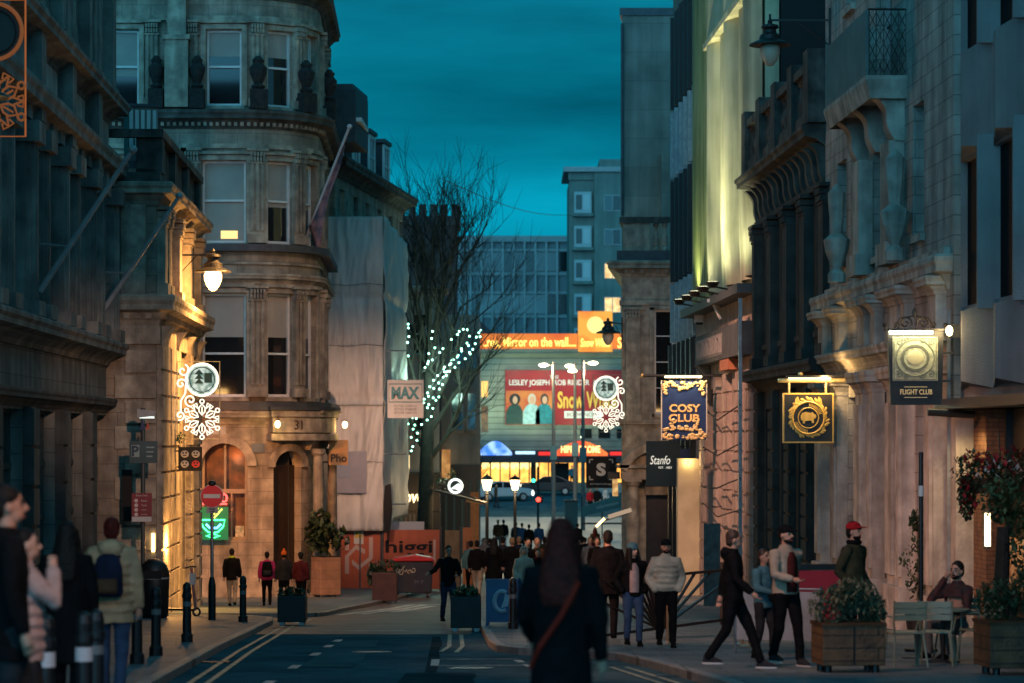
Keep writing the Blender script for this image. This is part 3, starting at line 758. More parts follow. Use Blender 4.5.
MB().box(-.1, 1.95, -.24, -.17, 7.0, 7.05).build('strap', mat('strap', (.25, .24, .2)), sc)
mb = MB()
MB().box(.10, 1.22, -.30, -.26, 3.72, 5.3).build('grey_patch', mat('grey_tarp', (.25, .26, .31), (.20, .21, .26), .6, 2), sc)
MB().box(.14, .62, -.33, -.305, 4.3, 5.25).build('blue_patch', mat('blue_tarp', (.14, .18, .26), None, .5), sc)
# graffiti-marked chimney flank strip between B3 and the sheet is part of B3's end

# ================================================================ B5: pub and shops beyond the hoarding
b = Facade('corner_pub', 'pale rendered building with black pub front and glowing script sign', 'building', (-7.5, 123.0, gz(123)), 0)
op = [(1.4, 2.4, 5.6, 7.6), (2.7, 3.4, 5.6, 7.6), (1.4, 2.4, 1.9, 4.0), (2.7, 3.5, 1.9, 4.0)]
b.wall('wall', BLOCK, -3, 4.0, b.B - .5, 8.8, op, .3); b.put(b.mb().box(-3, 3.9, .4, 8, b.B, 8.7), 'core', BLACKM)
for o_ in op: b.window(*o_, .15, 'sash', GREYP)
b.mould('cornice', BLOCK, [(-3, 0), (4.0, 0), (4, 3)], cornice(8.4, .5, .4))
b.put(b.mb().box(1.95, 4.05, -.3, -.003, -1.9, -.05), 'fascia', BLACK)
fs = b.put(b.mb().box(1.95, 4.05, -.22, -.003, b.B, -1.93), 'shopfront', BLACK)
for i in range(3): b.put(b.mb().box(2.2 + i * .42, 2.5 + i * .42, -.25, -.222, -3.2, -2.55), 'lit_pane', emis('orange_pane', (1.0, .45, .12), .8, (.4, .16, .05), 6), fs)
mb = b.mb()
for i in range(7): mb.box(2.15 + i * .2, 2.28 + i * .2, -.26, -.222, -2.5, -2.05)
b.put(mb, 'awning_valance', mat('valance', (.14, .12, .11)), fs)
letters('sauvage'[:0] or 'love', b.e, emis('sign_glow', (1.0, .72, .35), 3.2), 2.72, -.33, -1.2 - b.B, w=1.05, h=.62, bold=.02, shear=.15)
b2 = Facade('terrace_shop', 'narrow stone shop with dark front, beside the black pub', 'building', (-3.4, 133.0, gz(133)), 0)
op = [(.2, .9, 2.0, 4.0), (1.05, 1.55, 2.0, 4.0), (.2, .9, 5.2, 7.0), (1.05, 1.55, 5.2, 7.0)]
b2.wall('wall', BLOCK, -.6, 1.72, b2.B - .5, 8.0, op, .3); b2.put(b2.mb().box(-.6, 1.65, .4, 9, b2.B, 7.9), 'core', BLACKM)
for o_ in op: b2.window(*o_, .15, 'sash', GREYP)
sf = b2.put(b2.mb().box(-.6, 1.72, -.25, -.003, b2.B, .2), 'shopfront', BLACK)
mb = b2.mb()
for i in range(6): mb.box(-.5 + i * .42, -.38 + i * .42, -.32, -.252, b2.B, -.6)
b2.put(mb, 'shopfront_post', mat('teal_post', (.05, .09, .10)), sf)
b2.put(b2.mb().box(-.55, .2, -.6, -.26, -.5, 1.0), 'lit_lightbox', emis('amber_box', (1.0, .5, .15), .55, (.5, .2, .06), 3), sf)
b2.put(b2.mb().box(1.25, 1.68, -.4, -.26, b2.B, -1.2), 'timber_panel', mat('orange_timber', (.42, .16, .05), (.3, .1, .03), .6, 5), sf)
# ================================================================ right side, local x runs towards the camera, y into the building
RZ = math.atan2(-1, .036)
def rfac(name, label, df, dn, off=0.0, B=None):
    f = Facade(name, label, 'building', (XR(df) + off, df, (gz(df) if B is None else B) - .3), RZ)
    f.df = df; f.L = (df - dn) * 1.00065
    f.u = lambda d: (df - d) * 1.00065
    return f
# ---- R1 modern fin-fronted building
b = rfac('fin_fronted_building', 'modern concrete building with folded panels and dark slit windows over a bar', 46.0, 18.0)
L = b.L
b.wall('wall', FINC, 0, L, 2.3, 15, [(0.02, L, 3.95, 6.55), (.02, L, 8.45, 12)], .5, .12)
for z0, z1 in ((3.95, 6.55), (8.45, 12)):
    g = b.put(b.mb().box(0, L, .36, .5, z0, z1), 'window', BLACKM)
    b.put(b.mb().box(0, L, .24, .35, z0, z1), 'pane', mat('black_glass', (.004, .004, .005), None, .6, spec=.1), g)
k = 2.62; n = int(L / k) + 1
for i in range(n):
    x = .18 + i * k
    for j, (z0, z1, s) in enumerate(((2.45, 3.95, 0), (3.95, 6.55, 1), (6.55, 8.45, 0), (8.45, 12, 1), (12, 15, 0))):
        if s: continue
        mb = b.mb()                     # folded panel: shallow V in plan, skewed foot
        vs = []
        for z, sk in ((z0, 0), (z1, 0)):
            vs += [(x - .15, .115, z), (x + 1.2, -.16, z + (.14 if z == z0 else -.14)), (x + k - .17, .115, z), (x + k - .17, .4, z), (x - .15, .4, z)]
        mb.add(vs, [(0, 1, 6, 5), (1, 2, 7, 6), (2, 3, 8, 7), (3, 4, 9, 8), (4, 0, 5, 9), (0, 4, 3, 2, 1), (5, 6, 7, 8, 9)]); b.put(mb, 'panel', FINC)
    for z0, z1 in ((3.8, 6.75), (8.3, 12.1)):
        mb = b.mb(); mb.prism([(x + k - .40, .235), (x + k - .36, .05), (x + k - .26, -.15), (x + k - .18, -.15), (x + k - .15, .235)], z0, z1, 'xy'); b.put(mb, 'fin', FINC)
b.put(b.mb().box(0, L, .8, 9, b.B, 15), 'core', BLACKM); b.put(b.mb().box(0, L, .1, 9, 15, 15.3), 'roof', LEAD)
b.put(b.mb().box(0, L, -.35, .5, 2.12, 2.29), 'soffit_ledge', mat('dark_soffit', (.05, .05, .055), None, .4))
b.put(b.mb().box(0, .45, -.06, .6, b.B - 1, 2.1), 'pier', PALEP)
BRK = mat('brown_brick', (.22, .11, .055), (.12, .06, .035), .8, 5, .3, joint=(.22, .08, .01, .5))
b.put(b.mb().box(.47, 1.5, .25, .7, b.B - 1, 2.1), 'brick_pier', BRK)
sf = b.put(b.mb().box(1.5, L, .6, .65, b.B, 2.1), 'shopfront', mat('bar_front', (.02, .016, .013), (.012, .01, .008), .3, 3))
for i in range(6): b.put(b.mb().box(1.8 + i * 2.4, 1.9 + i * 2.4, .5, .6, b.B, 2.1), 'mullion', BLACK, sf)
b.put(b.mb().box(1.95, 4.0, .54, .58, -1.0, -.1), 'lit_pane', emis('bar_pane', (1.0, .5, .22), .25, (.15, .05, .02), 5), sf)
TUBE = emis('tube_lamp', (1.0, .74, .40), 7)
w = thing('wall_light', 'upright glowing tube light on the bar front behind the flower baskets', 'wall light', tuple(W(987, 546, 43.6)))
MB().box(-.06, .06, -.02, .06, -.05, .62).build('backplate', BLACK, w); MB().tube([(0, -.06, 0), (0, -.06, .56)], .05, 10).build('tube', TUBE, w)
w = thing('wall_light', 'small round bulb light on the pier beside the bar doorway', 'wall light', tuple(W(951, 331, 45.2)))
MB().box(-.05, .14, -.04, .04, -.12, .12).build('backplate', BLACK, w); MB().ell((-.04, -.06, 0), .06, .06, .09).build('bulb', emis('bright_bulb', (1.0, .80, .42), 16), w)
# brick-pier lamp (hidden behind the flower baskets' cornice)
w = thing('spot_fitting', 'slim black spotlight under the ledge above the bar doorway', 'wall light', tuple(W(962, 412, 45.0)))
MB().tube([(-.62, -.1, .0), (.2, -.1, -.05)], .07, 10).build('housing', BLACK, w)

# ---- R2 pale club building
b = rfac('club_building', 'pale ashlar building with corner balcony and deep moulded entrance pilasters', 60.6, 46.02)
L = b.L; u = b.u
ws = [(u(49.3) - .55, u(49.3) + .55, 5.5, 8.05), (u(58.2) - .7, u(58.2) + .6, 5.6, 7.9), (u(53.6) - .5, u(53.6) + .5, 5.4, 8.0), (u(57) - .6, u(57) + .5, 11.2, 13.2), (u(53) - .9, u(53) + .9, 8.9, 11.6), (u(49) - .5, u(49) + .5, 11.4, 13.4)]
gr = [(u(48.6) - .8, u(48.6) + .8, -2, 2.3), (u(52.6) - .9, u(52.6) + .8, -2, 2.6), (u(57.4), u(57.4) + 1.1, -2, 2.5)]
b.wall('wall', PALE, 0, L, b.B - 1, 16, ws + gr, .45)
b.put(b.mb().box(.2, L, .7, 9, b.B, 15.9), 'core', BLACKM); b.put(b.mb().box(0, .2, .5, 9, b.B, 16), 'side_wall', PALE); b.put(b.mb().box(0, L, .1, 9, 16, 16.3), 'roof', LEAD)
for o_ in ws: b.window(*o_, .25, 'sash', GREYP, sill=True, sillm=PALEP, gm=GLASSB)
for o_ in gr:
    d_ = b.put(b.mb().box(o_[0], o_[1], .33, .4, b.B, o_[3]), 'door', mat('club_door', (.10, .07, .05), (.05, .035, .026), .4, 3))
    b.put(b.mb().box(o_[0] + .15, o_[1] - .15, .30, .325, -1.4, o_[3] - .8), 'door_panel', mat('club_door_panel', (.14, .10, .075), None, .35), d_)
TR = [(0, 2), (0, 0), (L - .42, 0), (L - .42, .3)]
b.mould('main_cornice', PALEP, TR, cornice(4.3, .62, .34)); b.mould('sub_cornice', PALEP, TR, cornice(3.15, .4, .24)); b.mould('string_band', PALEP, TR, band(4.92, 5.06, .12))
b.mould('top_cornice', PALEP, TR, cornice(15.2, .8, .8))
for x, w in ((.5, .75), (u(57.9) + .1, .7), (u(54.6), .9), (u(53.5) + .3, .5), (u(50.9), .95), (u(49.9), .45), (L - 1.0, .7)):
    mb = b.mb(); mb.box(x - w / 2 - .14, x + w / 2 + .14, -.34, .02, b.B - 1, -1.3); mb.box(x - w / 2, x + w / 2, -.24, .02, -1.3, 2.55); mb.box(x - w / 2 + .1, x + w / 2 - .1, -.30, -.24, -1.1, 2.3)
    mb.strip([(x - w / 2, .1), (x - w / 2, -.24), (x + w / 2, -.24), (x + w / 2, .1)], cornice(2.55, .45, .2)); b.put(mb, 'pilaster', PALEP)
    mb = b.mb(); mb.box(x - w / 2, x + w / 2, -.2, .02, 3.55, 4.3); mb.strip([(x - w / 2, .1), (x - w / 2, -.2), (x + w / 2, -.2), (x + w / 2, .1)], cornice(4.22, .34, .24)); b.put(mb, 'impost_block', PALEP)
b.put(b.mb().box(u(51.6) - .3, u(51.6) + .3, -.12, .02, 3.62, 3.92), 'bronze_plate', mat('bronze', (.06, .045, .03), None, .4, metal=.5))
# balcony: slab, consoles, solid front, near-end railing
x0, x1 = u(55.6), u(50.5)
mb = b.mb(); mb.box(x0, x1, -.75, .02, 8.45, 8.72); mb.strip([(x0, 0), (x0, -.72), (x1, -.72), (x1, 0)], [(-.02, 8.3), (.0, 8.3), (.1, 8.66), (.1, 8.74), (-.02, 8.74)]); bal = b.put(mb, 'balcony', PALEP)
b.put(b.mb().box(x0, x1 - .05, -.80, -.72, 8.75, 10.05), 'balcony_front', mat('balcony_panel', (.10, .155, .155), (.06, .10, .10), .45, 2), bal)
mb = b.mb()
for i in range(6): y = -.74 + i * .147; mb.tube([(x1 - .04, y, 8.74), (x1 - .04, y, 10.05)], .012, 5)
for i in range(5):
    for j in range(4):
        y0 = -.74 + i * .147; z0 = 8.8 + j * .3; mb.tube([(x1 - .04, y0, z0), (x1 - .04, y0 + .147, z0 + .3)], .008, 4); mb.tube([(x1 - .04, y0 + .147, z0), (x1 - .04, y0, z0 + .3)], .008, 4)
mb.tube([(x1 - .04, -.76, 10.06), (x1 - .04, 0, 10.06)], .022, 6); b.put(mb, 'railing', IRON, bal)
for x in (x0 + .5, x1 - .45, (x0 + x1) / 2): scroll_bracket(b, PALEP, x, .5, 7.5, 8.46, .78, name='balcony_console')
for x in (x0 + .8, x1 - .75):
    mb = b.mb(); mb.box(x - .5, x + .5, -.3, .02, 5.1, 7.5); mb.box(x - .58, x + .58, -.38, .02, 5.06, 5.5); b.put(mb, 'balcony_pier', PALEP)
for x in (u(57.0), u(50.2) + .2):       # stone urn finials on the band
    mb = b.mb(); mb.lathe([(.2, 0), (.2, .2), (.1, .3), (.26, .7), (.3, .95), (.12, 1.1), (.18, 1.6), (.2, 2.0), (.1, 2.1), (.02, 2.2)], 10, (x, -.32, 5.06)); b.put(mb, 'stone_urn', PALEP)
b.put(b.mb().box(L - .05, L + .0, -.12, -.06, b.B, 3.9), 'downpipe', STEEL)

# ---- R3 dark building with balustrade
b = rfac('balustraded_building', 'blackened stone building with heavy bracketed cornice and roof balustrade', 73.0, 60.62, .1)
L = b.L; u = b.u
op = [(1.2 + i * 3.1, 2.9 + i * 3.1, 4.2, 7.2) for i in range(4)] + [(1.2 + i * 3.1, 2.9 + i * 3.1, -3, 2.4) for i in range(4)]
b.wall('wall', SOOT, 0, L, b.B - 1, 8.6, op, .45); b.put(b.mb().box(0.1, L, .6, 6, b.B, 8.6), 'core', BLACKM); b.put(b.mb().box(0, .1, .46, 6, b.B, 8.6), 'side_wall', SOOT)
for o_ in op[:4]: b.window(*o_, .3, 'grid', BLACK, gm=GLASSB, sillm=SOOT)
for o_ in op[4:]: b.window(*o_, .35, 'grid', BLACK, gm=GLASSB, sill=False)
T3 = [(0, 3), (0, 0), (L, 0), (L, .3)]
b.mould('main_cornice', DKST, [(0, 3), (0, 0), (L, 0)], cornice(8.45, .6, .66)); b.mould('frieze', SOOT, [(0, 3), (0, 0), (L, 0)], band(7.6, 7.75, .15)); b.mould('shop_band', SOOT, [(0, 3), (0, 0), (L, 0)], cornice(2.9, .6, .5))
for i in range(13): scroll_bracket(b, DKST, .3 + i * .98, .3, 7.7, 8.6, .5, name='bracket')
for i in range(5): rusticated(b, SOOT, .05 + i * 3.02, .95 + i * 3.02, b.B, 2.9, .55, .2)
for i in range(5): pilaster(b, SOOT, .5 + i * 3.02, .8, 3.55, 7.6, .25)
for i in range(5): pilaster(b, SOOT, .5 + i * 3.02 + (.42 if i == 0 else 0), .12, 3.55, 7.6, .3, cap=False) if i == 0 else None
mb = b.mb()
for i in range(36):
    x = .5 + i * .33
    if i % 9 != 0: baluster(mb, x, -.3, 9.4, 10.35, .12)
b.put(mb, 'balustrade_lattice', DKST)
b.put(b.mb().box(0, L, -.45, -.1, 9.06, 9.4), 'balustrade_plinth', DKST); b.put(b.mb().box(0, L, -.5, -.08, 10.35, 10.55), 'coping', DKST)
for x in (.15, 3.2, 6.2, 9.2, L - .5): b.put(b.mb().box(x - .05, x + .7, -.55, -.03, 9.06, 10.8), 'parapet_pier', DKST)
TILE = mat('brick_gable', (.35, .28, .17), (.22, .17, .10), .85, 4, .2, joint=(.3, .1, .012, .5))
b.put(b.mb().box(2, L - 4.5, 2.2, 6, 9.2, 13.6), 'roof_storey', BLOCK)
stk = b.put(b.mb().box(L - 4.45, L - 3.2, 2.3, 6, 9.2, 14.5), 'chimney_gable', TILE)
p3w = b.put(b.mb().box(L - 3.95, L - 3.45, 2.2, 2.29, 11.4, 13.0), 'attic_window', WHITEP); b.put(b.mb().box(L - 3.87, L - 3.53, 2.17, 2.195, 11.5, 12.9), 'pane', GLASS, p3w)
b.put(b.mb().box(L - 3.19, L - 1.2, 2.4, 6, 9.2, 15), 'roof_screen', IRON)

# ---- R4 cream fluted building, floodlit from its ledge
b = rfac('floodlit_building', 'tall cream building with scalloped vertical panels floodlit from a ledge', 89.0, 73.02)
L = b.L; u = b.u
b.wall('wall', CREAM, 0, L, 6.0, 20, [], .4, .25); b.put(b.mb().box(0, L, .7, 9, b.B, 20), 'core', BLACKM); b.put(b.mb().box(0, L, .2, 9, 20, 20.3), 'roof', LEAD)
b.put(b.mb().box(0, 4.3, -.12, .24, 6.0, 20.1), 'algae_panel', ALGAE)
k = (L - 4.35) / 5
for i in range(5):
    mb = b.mb(); vs = []; n = 8; xa = 4.35 + i * k
    zs = [6.3, 6.6, 7.0, 7.6, 8.6, 12, 16, 20]
    for z in zs:
        fl = .22 * max(0, 1 - (z - 6.3) / 2.6) ** 2
        for j in range(n + 1):
            t = j / n; vs.append((xa + k * t, .2 - .42 * (1 - abs(2 * t - 1) ** 1.7) * (.55 if i % 2 else 1) + fl * .35 - .03, z))
    fs = [(r * (n + 1) + j, r * (n + 1) + j + 1, (r + 1) * (n + 1) + j + 1, (r + 1) * (n + 1) + j) for r in range(len(zs) - 1) for j in range(n)]
    mb.add(vs, fs); b.put(mb, 'scalloped_panel', CREAM, smooth=True)
b.put(b.mb().box(4.35, L, -.25, .3, 14.4, 14.6), 'panel_joint', CREAM)
LOW = mat('ground_floor_stone', (.46, .36, .31), (.32, .245, .21), .85, 2, .25, streak=.3, bscale=14)
op = [(1.0, 2.6, -4, 2.6), (4.4, 6.6, -4, 3.2), (7.6, 9.0, -4, 3.2), (10.6, 11.6, -3, 3.6), (13.0, 14.4, -3, 3.6)]
b.wall('ground_wall', LOW, 0, L, b.B - 1, 6.0, op, .5, 0)
for o_ in op[1:]: b.window(*o_, .35, 'grid', BLACK, gm=GLASSB, sill=False)
for x0, x1 in ((2.7, 3.4), (3.6, 4.3), (6.75, 7.5), (9.1, 9.8), (9.95, 10.5), (11.75, 12.4), (12.5, 12.95), (14.5, 15.1), (15.25, L - .02)): rusticated(b, LOW, x0, x1, b.B, 3.6, .62, .18)
b.put(b.mb().box(0, L, -.55, .02, 5.75, 6.02), 'floodlight_ledge', mat('ledge_dark', (.06, .065, .07), None, .6))
b.put(b.mb().box(3.6, L, -.42, .02, 4.0, 4.95), 'lintel', mat('dark_lintel', (.09, .10, .105), (.05, .055, .06), .8, 2, .2, streak=.4))
mb = b.mb(); mb.box(4.2, 11.2, -.425, -.41, 4.15, 4.8)
for i in range(11):                     # weathered raised capitals along the lintel, too worn to read
    x = 4.6 + i * .62; q = i % 4
    mb.box(x - .2, x - .12, -.47, -.42, 4.22, 4.74)
    if q in (0, 2): mb.box(x + .1, x + .18, -.47, -.42, 4.22, 4.74)
    if q in (0, 1): mb.box(x - .12, x + .1, -.47, -.42, 4.66, 4.74)
    if q in (1, 3): mb.box(x - .12, x + .14, -.47, -.42, 4.22, 4.3)
    if q == 2: mb.box(x - .12, x + .1, -.47, -.42, 4.44, 4.52)
b.put(mb, 'worn_lettering', mat('worn_letter', (.22, .21, .20), None, .8))
mb = b.mb()
for q in range(3): scroll_bracket(b, DKST, 3.9 + q * .3, .26, 3.0 - q * .1, 4.0, .5)
b.put(b.mb().box(10.4, 12.6, -.40, .0, 3.65, 3.98), 'tiled_soffit', mat('terracotta', (.40, .14, .06), (.3, .1, .05), .7, 6))
# lit shop doorway at the far end
DOORG = emis('doorway_glow', (1.0, .66, .26), .75, (.8, .45, .14), 1.5)
dw = b.put(b.mb().box(1.0, 2.6, .25, .3, b.B, 2.5), 'lit_doorway', BLACK)
mb = b.mb(); mb.box(.7, .98, -.75, .0, b.B, .9); mb.box(2.5, 2.62, -.9, .0, b.B, .9); b.put(mb, 'lit_reveal', mat('cream_reveal', (.62, .52, .32), (.5, .42, .25), .6, 2), dw)
FL = thing
FLOODPTS = []
for i in range(5):
    x = 5.6 + i * 2.35
    p = Matrix.Rotation(RZ, 3, 'Z') @ Vector((x, -1.15, 0)); q = (b.e.location.x + p.x, b.e.location.y + p.y, 6.1)
    t = thing('floodlight', ['dark floodlight nearest the tower end of the cream building ledge', 'second dark floodlight along the cream building ledge', 'middle dark floodlight on the cream building ledge', 'fourth dark floodlight along the cream building ledge', 'dark floodlight closest to the balustraded roof on the cream ledge'][i], 'floodlight', q, RZ, 'floodlights along the ledge')
    MB().tube([(0, .45, -.2), (0, 0, -.12)], .03, 6).build('arm', BLACK, t)
    MB().loft([(0, 0, -.16, .22, .12), (0, 0, -.02, .36, .2), (0, 0, .0, .38, .22)], 14).build('housing', BLACK, t)
    MB().loft([(0, 0, .004, .3, .16), (0, 0, .012, .3, .16)], 14).build('lens', emis('flood_lens', (1.0, .98, .62), 3), t)
    FLOODPTS.append(q)

b.put(b.mb().box(L - .16, L - .06, -.5, -.4, b.B, 5.6), 'downpipe', STEEL)
mb = b.mb()
for z, s in ((2.3, .3), (1.2, .1), (.2, -.2), (-.7, .2)): mb.tube([(6.0, -.42, z + s), (9.5, -.36, z - .15), (12.5, -.40, z + .05), (L, -.46, z + .25)], .022, 5)
b.put(mb, 'cable_lattice', BLACKM)
# ---- R5 dark glass strip building
b = rfac('glass_strip_building', 'dark office building with narrow glass strips between steel mullions', 97.0, 89.02)
L = b.L
b.put(b.mb().box(0, L, .3, 9, b.B, 19), 'wall', BLACKM); b.put(b.mb().box(0, L, .2, 9, 19, 19.4), 'roof', CONC)
for z0, z1, m_ in ((15.2, 19, CONC),): b.put(b.mb().box(0, L, .0, .29, 17.6, 19.3), 'fascia', CONC)
for i, (z0, z1) in enumerate(((5.2, 7.4), (7.5, 11.3), (11.4, 13.9), (14.0, 17.5))):
    light = i in (1 - 1, 2)
    for j in range(6):
        x = .1 + j * (L - .2) / 5
        b.put(b.mb().box(x - .09, x + .09, -.12, .28, z0, z1), 'mullion', (STEEL if light else BLACK))
    b.put(b.mb().box(0, L, .12, .28, z0, z1), 'spandrel_glass', (mat('blue_spandrel', (.10, .14, .16), None, .2) if light else GLASS))
for j in range(6):
    x = .1 + j * (L - .2) / 5; b.put(b.mb().box(x - .09, x + .09, -.2, .28, b.B, 5.1), 'mullion', BLACK)
b.put(b.mb().box(0, L, .12, .28, b.B, 5.15), 'ground_glass', GLASS)

# ---- R6 concrete tower, R7 stone corner building in front of it
b = Facade('concrete_tower', 'blank board-marked concrete tower rising above the stone corner building', 'building', (5.16, 120.0, gz(120)), 0)
mb = b.mb(); mb.prism([(0, 0), (9, 0), (9, 14), (1.3, 14)], b.B, 21.4, 'xy'); b.put(mb, 'wall', CONC)
mb = b.mb(); mb.prism([(-.12, -.1), (9.1, -.1), (9.1, 14.1), (1.2, 14.1)], 21.4, 21.75, 'xy'); b.put(mb, 'roof', LEAD)
mb = b.mb(); mb.tube([(.0, -.12, 12), (.0, -.12, 21)], .08, 6); b.put(mb, 'downpipe', LEAD)
b.put(b.mb().box(1.75, 3.2, -1.6, -.0, 10.2, 14.8), 'side_stack', CONC)
b = Facade('portal_building', 'stone corner building with balustrade, deep cornice and arched entrance portal', 'building', (4.55, 106.0, gz(106) - .3), 0)
op = [(1.35, 2.15, 2.6, 6.9), (3.3, 4.1, 2.6, 6.9)]
b.wall('wall', BATHP, 0, 6, b.B - .5, 8.4, op + [(1.0, 2.6, -5, .4)], .4); mb = b.mb(); mb.prism([(.05, .5), (6, .5), (6, 14), (1.1, 14)], b.B, 8.4, 'xy'); b.put(mb, 'core', BATH)
for o_ in op: b.window(*o_, .2, 'grid', WHITEP, sill=True)
PT = [(1.0, 12), (0, 0), (6, 0)]
b.mould('main_cornice', BATHP, PT, cornice(8.3, .62, .62)); dentils(b, 'dentil_row', BATHP, .05, 6, 8.42, 8.6, .34, .16, .18)
b.mould('plinth_course', LEAD, PT, band(8.92, 9.35, .2)); b.mould('coping', DKST, PT, band(10.5, 10.75, .1)); b.put(b.mb().box(.05, 1.15, .0, .4, 9.35, 10.5), 'parapet_pier', BATHP)
mb = b.mb()
for i in range(7): baluster(mb, 1.42 + i * .36, .2, 9.35, 10.5, .15)
b.put(mb, 'balustrade_lattice', BATHP)
b.mould('architrave', BATHP, PT, band(7.1, 7.3, .1)); b.mould('belt', BATHP, PT, cornice(2.0, .35, .2))
pilaster(b, BATHP, .45, .6, 2.3, 7.0, .15); pilaster(b, BATHP, 2.75, .6, 2.3, 7.0, .15); mb = b.mb(); mb.box(1.15, 1.33, -.1, .02, 2.4, 7.0); mb.box(2.17, 2.35, -.1, .02, 2.4, 7.0); mb.box(1.15, 2.35, -.1, .02, 6.9, 7.08); b.put(mb, 'architrave_frame', BATHP)
# portal: two columns, entablature, segmental pediment
for x in (.42, 2.85):
    mb = b.mb(); mb.box(x - .38, x + .38, -1.1, .02, b.B, gz(106) + 1.0); mb.lathe([(.33, 0), (.33, .12), (.27, .2), (.27, 1.5), (.23, 3.0), (.3, 3.08), (.34, 3.2)], 14, (x, -.7, gz(106) + 1.0)); mb.box(x - .36, x + .36, -1.06, .02, gz(106) + 4.2, gz(106) + 4.36); b.put(mb, 'portal_column', BATHP)
b.put(b.mb().box(-.05, 3.3, -1.08, .02, -.1, .36), 'portal_entablature', BATHP)
mb = b.mb(); n = 14; pr = []; pr2 = []
for i in range(n + 1):
    a = math.pi * (.13 + .74 * i / n); pr.append((1.62 - 1.95 * math.cos(a), -.35 + 1.85 * math.sin(a))); pr2.append((1.62 - 1.62 * math.cos(a), -.35 + 1.5 * math.sin(a)))
for i in range(n): mb.prism([pr[i], pr[i + 1], pr2[i + 1], pr2[i]], -1.25, .02)
mb.prism(pr2 + [], -.5, .01); mb.box(-.25, 3.5, -1.25, .02, .37, .5); b.put(mb, 'pediment', BATHP)
b.put(b.mb().box(1.0, 2.6, .3, .36, b.B, .38), 'door', mat('panelled_door', (.025, .016, .014), (.015, .01, .009), .4, 3)); mb = b.mb()
for i in range(2):
    for j in range(3): mb.box(1.15 + i * .75, 1.7 + i * .75, .27, .30, -3.9 + j * 1.3, -2.9 + j * 1.3)
b.put(mb, 'door_panel', mat('panelled_door', (0, 0, 0)))
b.put(b.mb().box(.95, 2.65, -.2, .25, -.75, -.12), 'door_frieze', BATHP)

# ================================================================ beyond: theatre, offices, flats, castellated tower
b = Facade('theatre', 'green-lit theatre with red show banner, glowing roof sign and canopy lettering', 'theatre', (-4, 225.0, gz(225)), 0)
TH = mat('theatre_stone', (.32, .33, .26), (.23, .24, .19), .85, .6, .2, joint=(60, .52, .05, .5))
b.wall('wall', TH, -4, 16, b.B - .5, 9.6, [(-4, 16, -3, .15), (1.3, 1.9, 5.2, 6.6), (1.3, 1.9, 2.1, 4.4)], .6); b.put(b.mb().box(-4, 16, 1.2, 20, b.B, 9.4), 'core', BLACKM)
b.mould('cornice', TH, [(-4, 0), (16, 0)], cornice(8.6, .8, .7))
w_ = b.put(b.mb().box(1.3, 1.9, .25, .35, 5.2, 6.6), 'window', emis('amber_window', (1.0, .55, .15), 1.3)); b.put(b.mb().box(1.3, 1.9, .25, .35, 2.1, 4.4), 'window', mat('brown_poster', (.30, .10, .05), (.1, .04, .02), .5, 3))
for i in range(3): b.put(b.mb().box(10 + i * 1.6, 11 + i * 1.6, -.1, .02, 1.6, 2.4), 'window', GLASS)
# roof sign
SG = emis('sign_orange', (1.0, .26, .03), .85, (.85, .07, .012), .22)
sg = b.put(b.mb().box(1.1, 9.75, -.6, -.1, 9.15, 10.75), 'roof_sign', SG); b.put(b.mb().box(12.85, 16, -.6, -.1, 9.15, 10.75), 'roof_sign', SG)
YL = emis('sign_yellow', (1.0, .72, .14), 2.4)
letters('...ree, Mirror on the wall....', sg, YL, 5.45, -.66, 9.95 - b.B, w=8.3, h=.95, bold=.015)
pk = b.put(b.mb().box(9.8, 12.8, -.8, -.1, 9.15, 12.7), 'title_panel', emis('title_orange', (1.0, .42, .05), 1.0, (1.0, .22, .02), .6))
b.put(b.mb().ell((11.3, -.82, 11.5), .75, .05, .75, 16, 6), 'sun_disc', emis('title_disc', (1.0, .72, .22), 1.4), pk)
letters('Snow White', pk, YL, 11.3, -.86, 9.95 - b.B, w=2.6, h=.75, bold=.02, shear=.15)
letters('Snow', sg, YL, 14.2, -.66, 9.95 - b.B, w=1.9, h=.95, bold=.015)
# banner
BAN = mat('banner_red', (.34, .006, .010), (.22, .004, .008), .5, .4)
bn = b.put(b.mb().box(3.4, 14.2, -.25, -.12, 2.75, 7.55), 'show_banner', BAN)
b.put(b.mb().box(3.45, 7.6, -.275, -.252, 2.8, 5.75), 'picture_ground', mat('banner_orange', (.60, .20, .04), (.45, .05, .02), .5, .5), bn)
WH = mat('banner_white', (.75, .74, .70), None, .5)
letters('LESLEY JOSEPH  ROB RINDER  ANDY', bn, WH, 8.2, -.29, 6.4 - b.B, w=8.9, h=.62, bold=.012)
letters('THE', bn, WH, 7.7, -.29, 6.95 - b.B, h=.3)
letters('Snow White', bn, mat('banner_gold', (.75, .42, .06), None, .4), 10.6, -.29, 4.95 - b.B, w=5.2, h=1.5, bold=.03)
b.put(b.mb().box(8.6, 11.9, -.28, -.252, 3.35, 3.95), 'white_strip', WH, bn); letters('BOOK NOW', bn, BAN, 10.2, -.30, 3.65 - b.B, h=.34)
